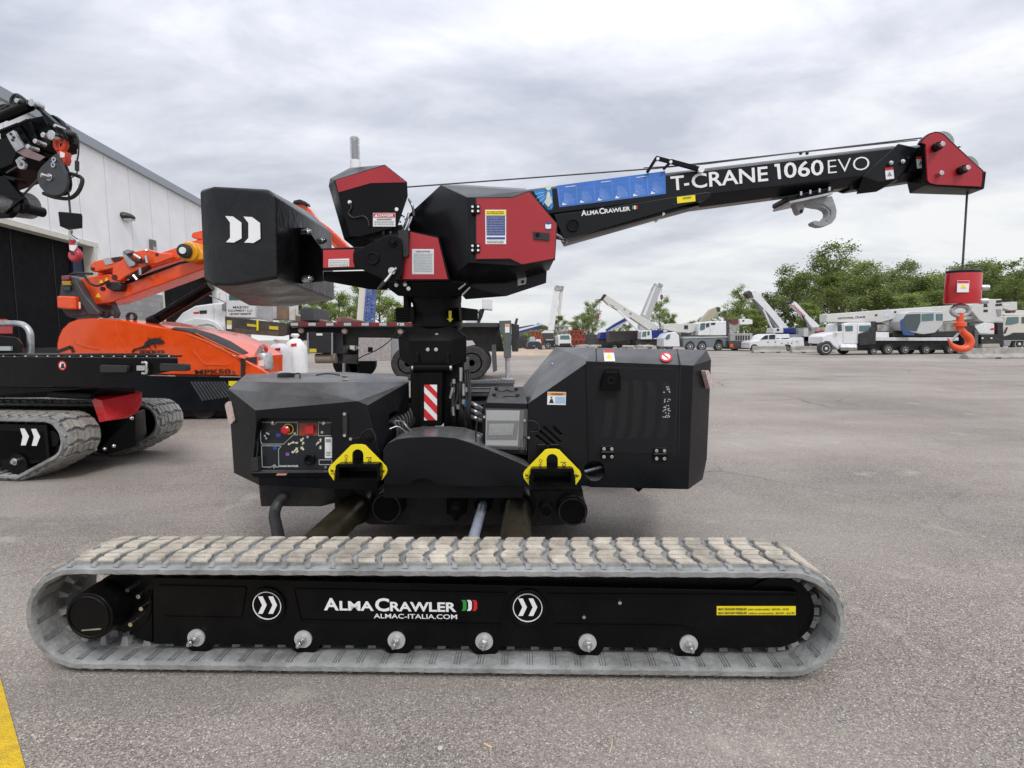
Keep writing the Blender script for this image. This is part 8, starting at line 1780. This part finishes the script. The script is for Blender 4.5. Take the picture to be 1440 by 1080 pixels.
def tree_proto(seed, H, W, dens, leaf, ls, low=.25, droop=0.):
    rr = random.Random(seed); wood_ = MB(); lv = MB(); tips = []
    def branch(p, d, l, r, lev):
        n = 4; pts = [p.copy()]; q = p.copy(); dd = d.copy()
        for i in range(n):
            dd = (dd + Vector((rr.gauss(0, .13), rr.gauss(0, .13), rr.gauss(.03, .08)))).normalized(); q = q + dd * l / n; pts.append(q.copy())
            if lev >= 1: tips.append((q.copy(), lev))
        if lev < 3: wood_.tube(pts, r, 6 if lev else 9, rr=[r * (1 - .5 * i / n) for i in range(n + 1)])
        if lev < 3:
            k = rr.randint(3, 4) if lev else 11
            for i in range(k):
                t = rr.uniform(.35, 1) if lev else low + (1 - low) * (i + rr.random()) / k
                idx = min(n - 1, int(t * n)); bp = pts[idx].lerp(pts[idx + 1], t * n - idx); a = rr.uniform(0, 2 * PI) if lev else i * 2.4 + rr.uniform(-.4, .4)
                side = Vector((math.cos(a), math.sin(a), 0)); up = rr.uniform(.15, .9)
                nd = (side + Vector((0, 0, up)) + dd * .35).normalized()
                sc_ = (W * .5 * (1.1 - .65 * max(0, t - .45)) if not lev else l * rr.uniform(.4, .62))
                branch(bp, nd, sc_ * rr.uniform(.75, 1.1), r * (.42 if not lev else .5), lev + 1)
    branch(Vector((0, 0, 0)), Vector((0, 0, 1)), H * .86, H * .017, 0)
    for (q, lev) in tips:
        if lev < 2 and rr.random() < .35: continue
        if rr.random() < .12: continue
        cl = rr.uniform(.35, .8)
        for i in range(int(dens * cl)):
            o = Vector((rr.gauss(0, 1), rr.gauss(0, 1), rr.gauss(0, .75))) * cl * .62; c = q + o
            if c.z < .4: continue
            u = Vector((rr.uniform(-1, 1), rr.uniform(-1, 1), rr.uniform(-.6, .6))).normalized(); v = u.cross(Vector((rr.uniform(-1, 1), rr.uniform(-1, 1), rr.uniform(-1, 1)))).normalized(); s = ls * rr.uniform(.6, 1.3)
            lv.poly([c - u * s, c + v * s * .55, c + u * s, c - v * s * .55], [(0, 1, 2, 3)])
    me = bpy.data.meshes.new('crown'); me.from_pydata(lv.v, [], lv.f); me.materials.append(leaf)
    wm = wood_.build('trunk', barkm); wme = wm.data; bpy.data.objects.remove(wm)
    return me, wme, H
protos = [tree_proto(1, 12, 9, 20, leafd, .15), tree_proto(2, 12, 8, 24, leafl, .15), tree_proto(3, 12, 10, 22, leafd, .16), tree_proto(4, 12, 7, 14, leafl, .15), tree_proto(5, 12, 9, 15, leafd, .14, .4), tree_proto(6, 12, 6, 28, leafl, .15, .1)]
def tree(px, topy, d, k, label, group, sx=1., name='tree'):
    f = frame_at(px, d); h = f.p(px, topy, d).z; me, wme, H_ = protos[k]; s = h / H_
    o = thing(name, f, label, 'tree', group); rz = (px * 1.7 + d) % 6.28
    for nm, m_ in (('crown', me), ('trunk', wme)):
        c = bpy.data.objects.new(nm, m_); COL.objects.link(c); c.parent = o; c.scale = (s * sx, s * sx, s); c.rotation_euler = (0, 0, rz)
    return o
GR = 'broadleaf trees along the far edge of the yard'
right = [(1032, 408, 78, 3, 1.1, 'airy light green tree left of the raised white boom with blue body'), (1052, 424, 84, 1, 1.2, 'low light tree directly behind the white boom with blue body'), (1018, 436, 92, 0, 1.1, 'small dark tree behind the tan boom tip'),
 (1076, 418, 90, 0, 1.2, 'dark green tree just right of the white boom tip'), (1098, 400, 86, 2, 1.2, 'broad dark tree above the white pickup'), (1118, 379, 82, 0, 1.1, 'taller dark tree above the red lettered boom tip'),
 (1142, 392, 92, 2, 1.2, 'dense tree behind the red lettered boom'), (1165, 385, 84, 1, 1.1, 'light green tree left of the tallest tree'), (1197, 344, 80, 4, 1.0, 'tallest tree with open crown and visible trunk'), (1190, 392, 74, 2, 1.3, 'dense low tree at the foot of the tallest tree'),
 (1222, 396, 88, 0, 1.2, 'dark tree just right of the tallest tree'), (1240, 400, 72, 2, 1.2, 'bushy dark tree above the pale telescopic boom'), (1268, 374, 80, 4, 1.2, 'open crowned tree midway between the tallest tree and the red hook weight'), (1262, 414, 70, 1, 1.4, 'light low tree above the operator cab'),
 (1296, 412, 78, 5, 1.3, 'light green bushy tree right of the operator cab'), (1322, 374, 84, 4, 1.2, 'open tree left of the red hook weight'), (1345, 402, 76, 3, 1.3, 'thin tree partly behind the red hook weight'), (1372, 378, 86, 2, 1.1, 'dark tree right behind the red hook weight'),
 (1396, 372, 80, 4, 1.2, 'open crowned tree right of the red hook weight'), (1415, 396, 74, 0, 1.3, 'dark bushy tree near the right edge'), (1436, 372, 82, 2, 1.2, 'tall dark tree cut by the right edge'), (1462, 380, 76, 1, 1.2, 'light tree at the very right edge'),
 (1208, 366, 96, 3, 1.3, 'airy tree close behind the tallest tree'), (1280, 392, 94, 2, 1.4, 'far dense tree behind the open crowned tree'), (1306, 388, 92, 3, 1.3, 'far airy tree between the boom truck cab and the red hook weight'), (1334, 384, 94, 2, 1.3, 'far dense tree left behind the red hook weight'),
 (1360, 392, 98, 1, 1.3, 'far light tree above the pale turret'), (1402, 386, 96, 2, 1.4, 'far dense tree above the cream drum'), (1425, 382, 98, 4, 1.3, 'far open tree by the right edge'), (1448, 384, 92, 0, 1.3, 'dark tree ending the row at the right edge'),
 (1062, 436, 72, 5, 1.5, 'light low bush like tree behind the white pickup'), (1130, 428, 70, 5, 1.5, 'light low bush like tree left of the red lettered boom foot')]
for px, ty, d, k, sx, lab in right: tree(px, ty, d, k, lab, GR, sx)
mid_ = [(783, 445, 96, 5, 1.3, 'light green bushy tree behind the upright boom'), (806, 452, 92, 1, 1.2, 'light tree left of the tall poplar like tree'), (820, 440, 90, 0, 1.0, 'dark tree left of the tall slim tree'), (834, 421, 84, 3, .8, 'tall slim tree above the dark container'), (829, 446, 80, 2, .9, 'dense green tree behind the red lattice'), 
 (929, 420, 86, 3, .9, 'single leafy tree behind the thick raised boom'), (936, 440, 80, 1, .8, 'low leafy tree right of the thick raised boom'), (880, 455, 100, 0, 1.2, 'low dark tree behind the long white boom'), (762, 456, 110, 0, 1.2, 'small far tree left of the upright boom'), (990, 448, 120, 2, 1.2, 'low far tree behind the tan boom'), (970, 452, 130, 0, 1.2, 'tiny far tree above the white crane boom')]
for px, ty, d, k, sx, lab in mid_: tree(px, ty, d, k, lab, GR, sx)
lft = [(452, 418, 60, 1, 1.1, 'light leafy tree under the tail of the counterweight'), (474, 408, 66, 3, 1.2, 'thin airy tree left of the cream and blue boom'), (492, 432, 58, 5, .8, 'low sapling left of the cream and blue boom'), (505, 398, 64, 3, .7, 'slim tree touching the cream boom'), (542, 396, 60, 3, 1.1, 'airy tree right of the blue lattice boom'), (556, 424, 54, 5, 1., 'bright green bushy tree beside the slew motor'), (430, 424, 62, 0, 1.2, 'dark tree behind the headboard of the flatbed'), (684, 460, 110, 1, 1.2, 'tiny bright tree above the outrigger')]
for px, ty, d, k, sx, lab in lft: tree(px, ty, d, k, lab, 'trees behind the flatbed truck', sx)
# undergrowth along the far edge (nobody could count it)
mb = MB(); rr = random.Random(21)
for i in range(15000):
    seg = rr.random(); px = 700 + seg * 800; d = rr.uniform(88, 98); f0 = (px - 720) / F * d
    hmax = 4.6 if px > 1010 else 2.2
    c = Vector((f0, d, max(.1, abs(rr.gauss(0, .5)) * hmax))); c.z = min(c.z, hmax * (1 + .35 * math.sin(px * .11)))
    u = Vector((rr.uniform(-1, 1), rr.uniform(-1, 1), rr.uniform(-1, 1))).normalized(); v = u.cross(Vector((rr.uniform(-1, 1), rr.uniform(-1, 1), rr.uniform(-1, 1)))).normalized(); s = rr.uniform(.2, .42)
    mb.poly([c - u * s, c + v * s * .6, c + u * s, c - v * s * .6], [(0, 1, 2, 3)])
me = bpy.data.meshes.new('undergrowth'); me.from_pydata(mb.v, [], mb.f); me.materials.append(leafd); o = bpy.data.objects.new('undergrowth', me); COL.objects.link(o); tag(o, 'continuous dark green undergrowth below the far trees', 'undergrowth', kind='stuff')

# ================================================================ small things on the asphalt
def pebble(px, py, r, label, mat, seed, flat=.6, group=None):
    g = gpt(px, py); f = Fr(g.x, g.y); rr = random.Random(seed); mb = MB(); mb.ball((0, 0, r * flat), r, 6, flat)
    mb.v = [(x * rr.uniform(.85, 1.15), y * rr.uniform(.85, 1.15), z * rr.uniform(.9, 1.1)) for x, y, z in mb.v]; o = mb.build('pebble', mat, None, .001); o.location = (g.x, g.y, 0); tag(o, label, 'pebble', group); return o
pebble(619, 1054, .0095, 'pale grey pebble lying on the asphalt below the track', M('pale_stone', (.5, .49, .47), .8, var=.2, bump=.5), 1)
g = gpt(686, 1050); mb = MB(); mb.obox((0, 0, .004), (.032, .006, .005), Matrix.Rotation(R(-35), 3, 'Z')); o = mb.build('wood_chip', M('light_wood_chip', (.6, .45, .28), .8), None, .001); o.location = g; tag(o, 'light brown wood chip on the asphalt right of the pebble', 'wood chip')
g = gpt(1187, 1015); mb = MB(); mb.ring((0, 0, .001), (0, 0, 1), .007, .011, .003, 20); o = mb.build('washer', galv, None); o.location = g; o.scale = (1.3, .8, 1); tag(o, 'small bent metal washer lying on the asphalt at lower right', 'washer')
pebble(971, 1003, .005, 'tiny light stone near the right part of the track', M('pale_stone'), 4)
for i, (px, py) in enumerate(((857, 1040), (864, 1058))): g = gpt(px, py)
g = gpt(860, 1050); mb = MB(); mb.tube([(-.012, -.03, .002), (0, 0, .003), (.008, .03, .002)], .0025, 6); o = mb.build('twig', M('dry_twig', (.5, .42, .33), .8), None); o.location = g; tag(o, 'thin dry twig on the asphalt in the foreground', 'twig')
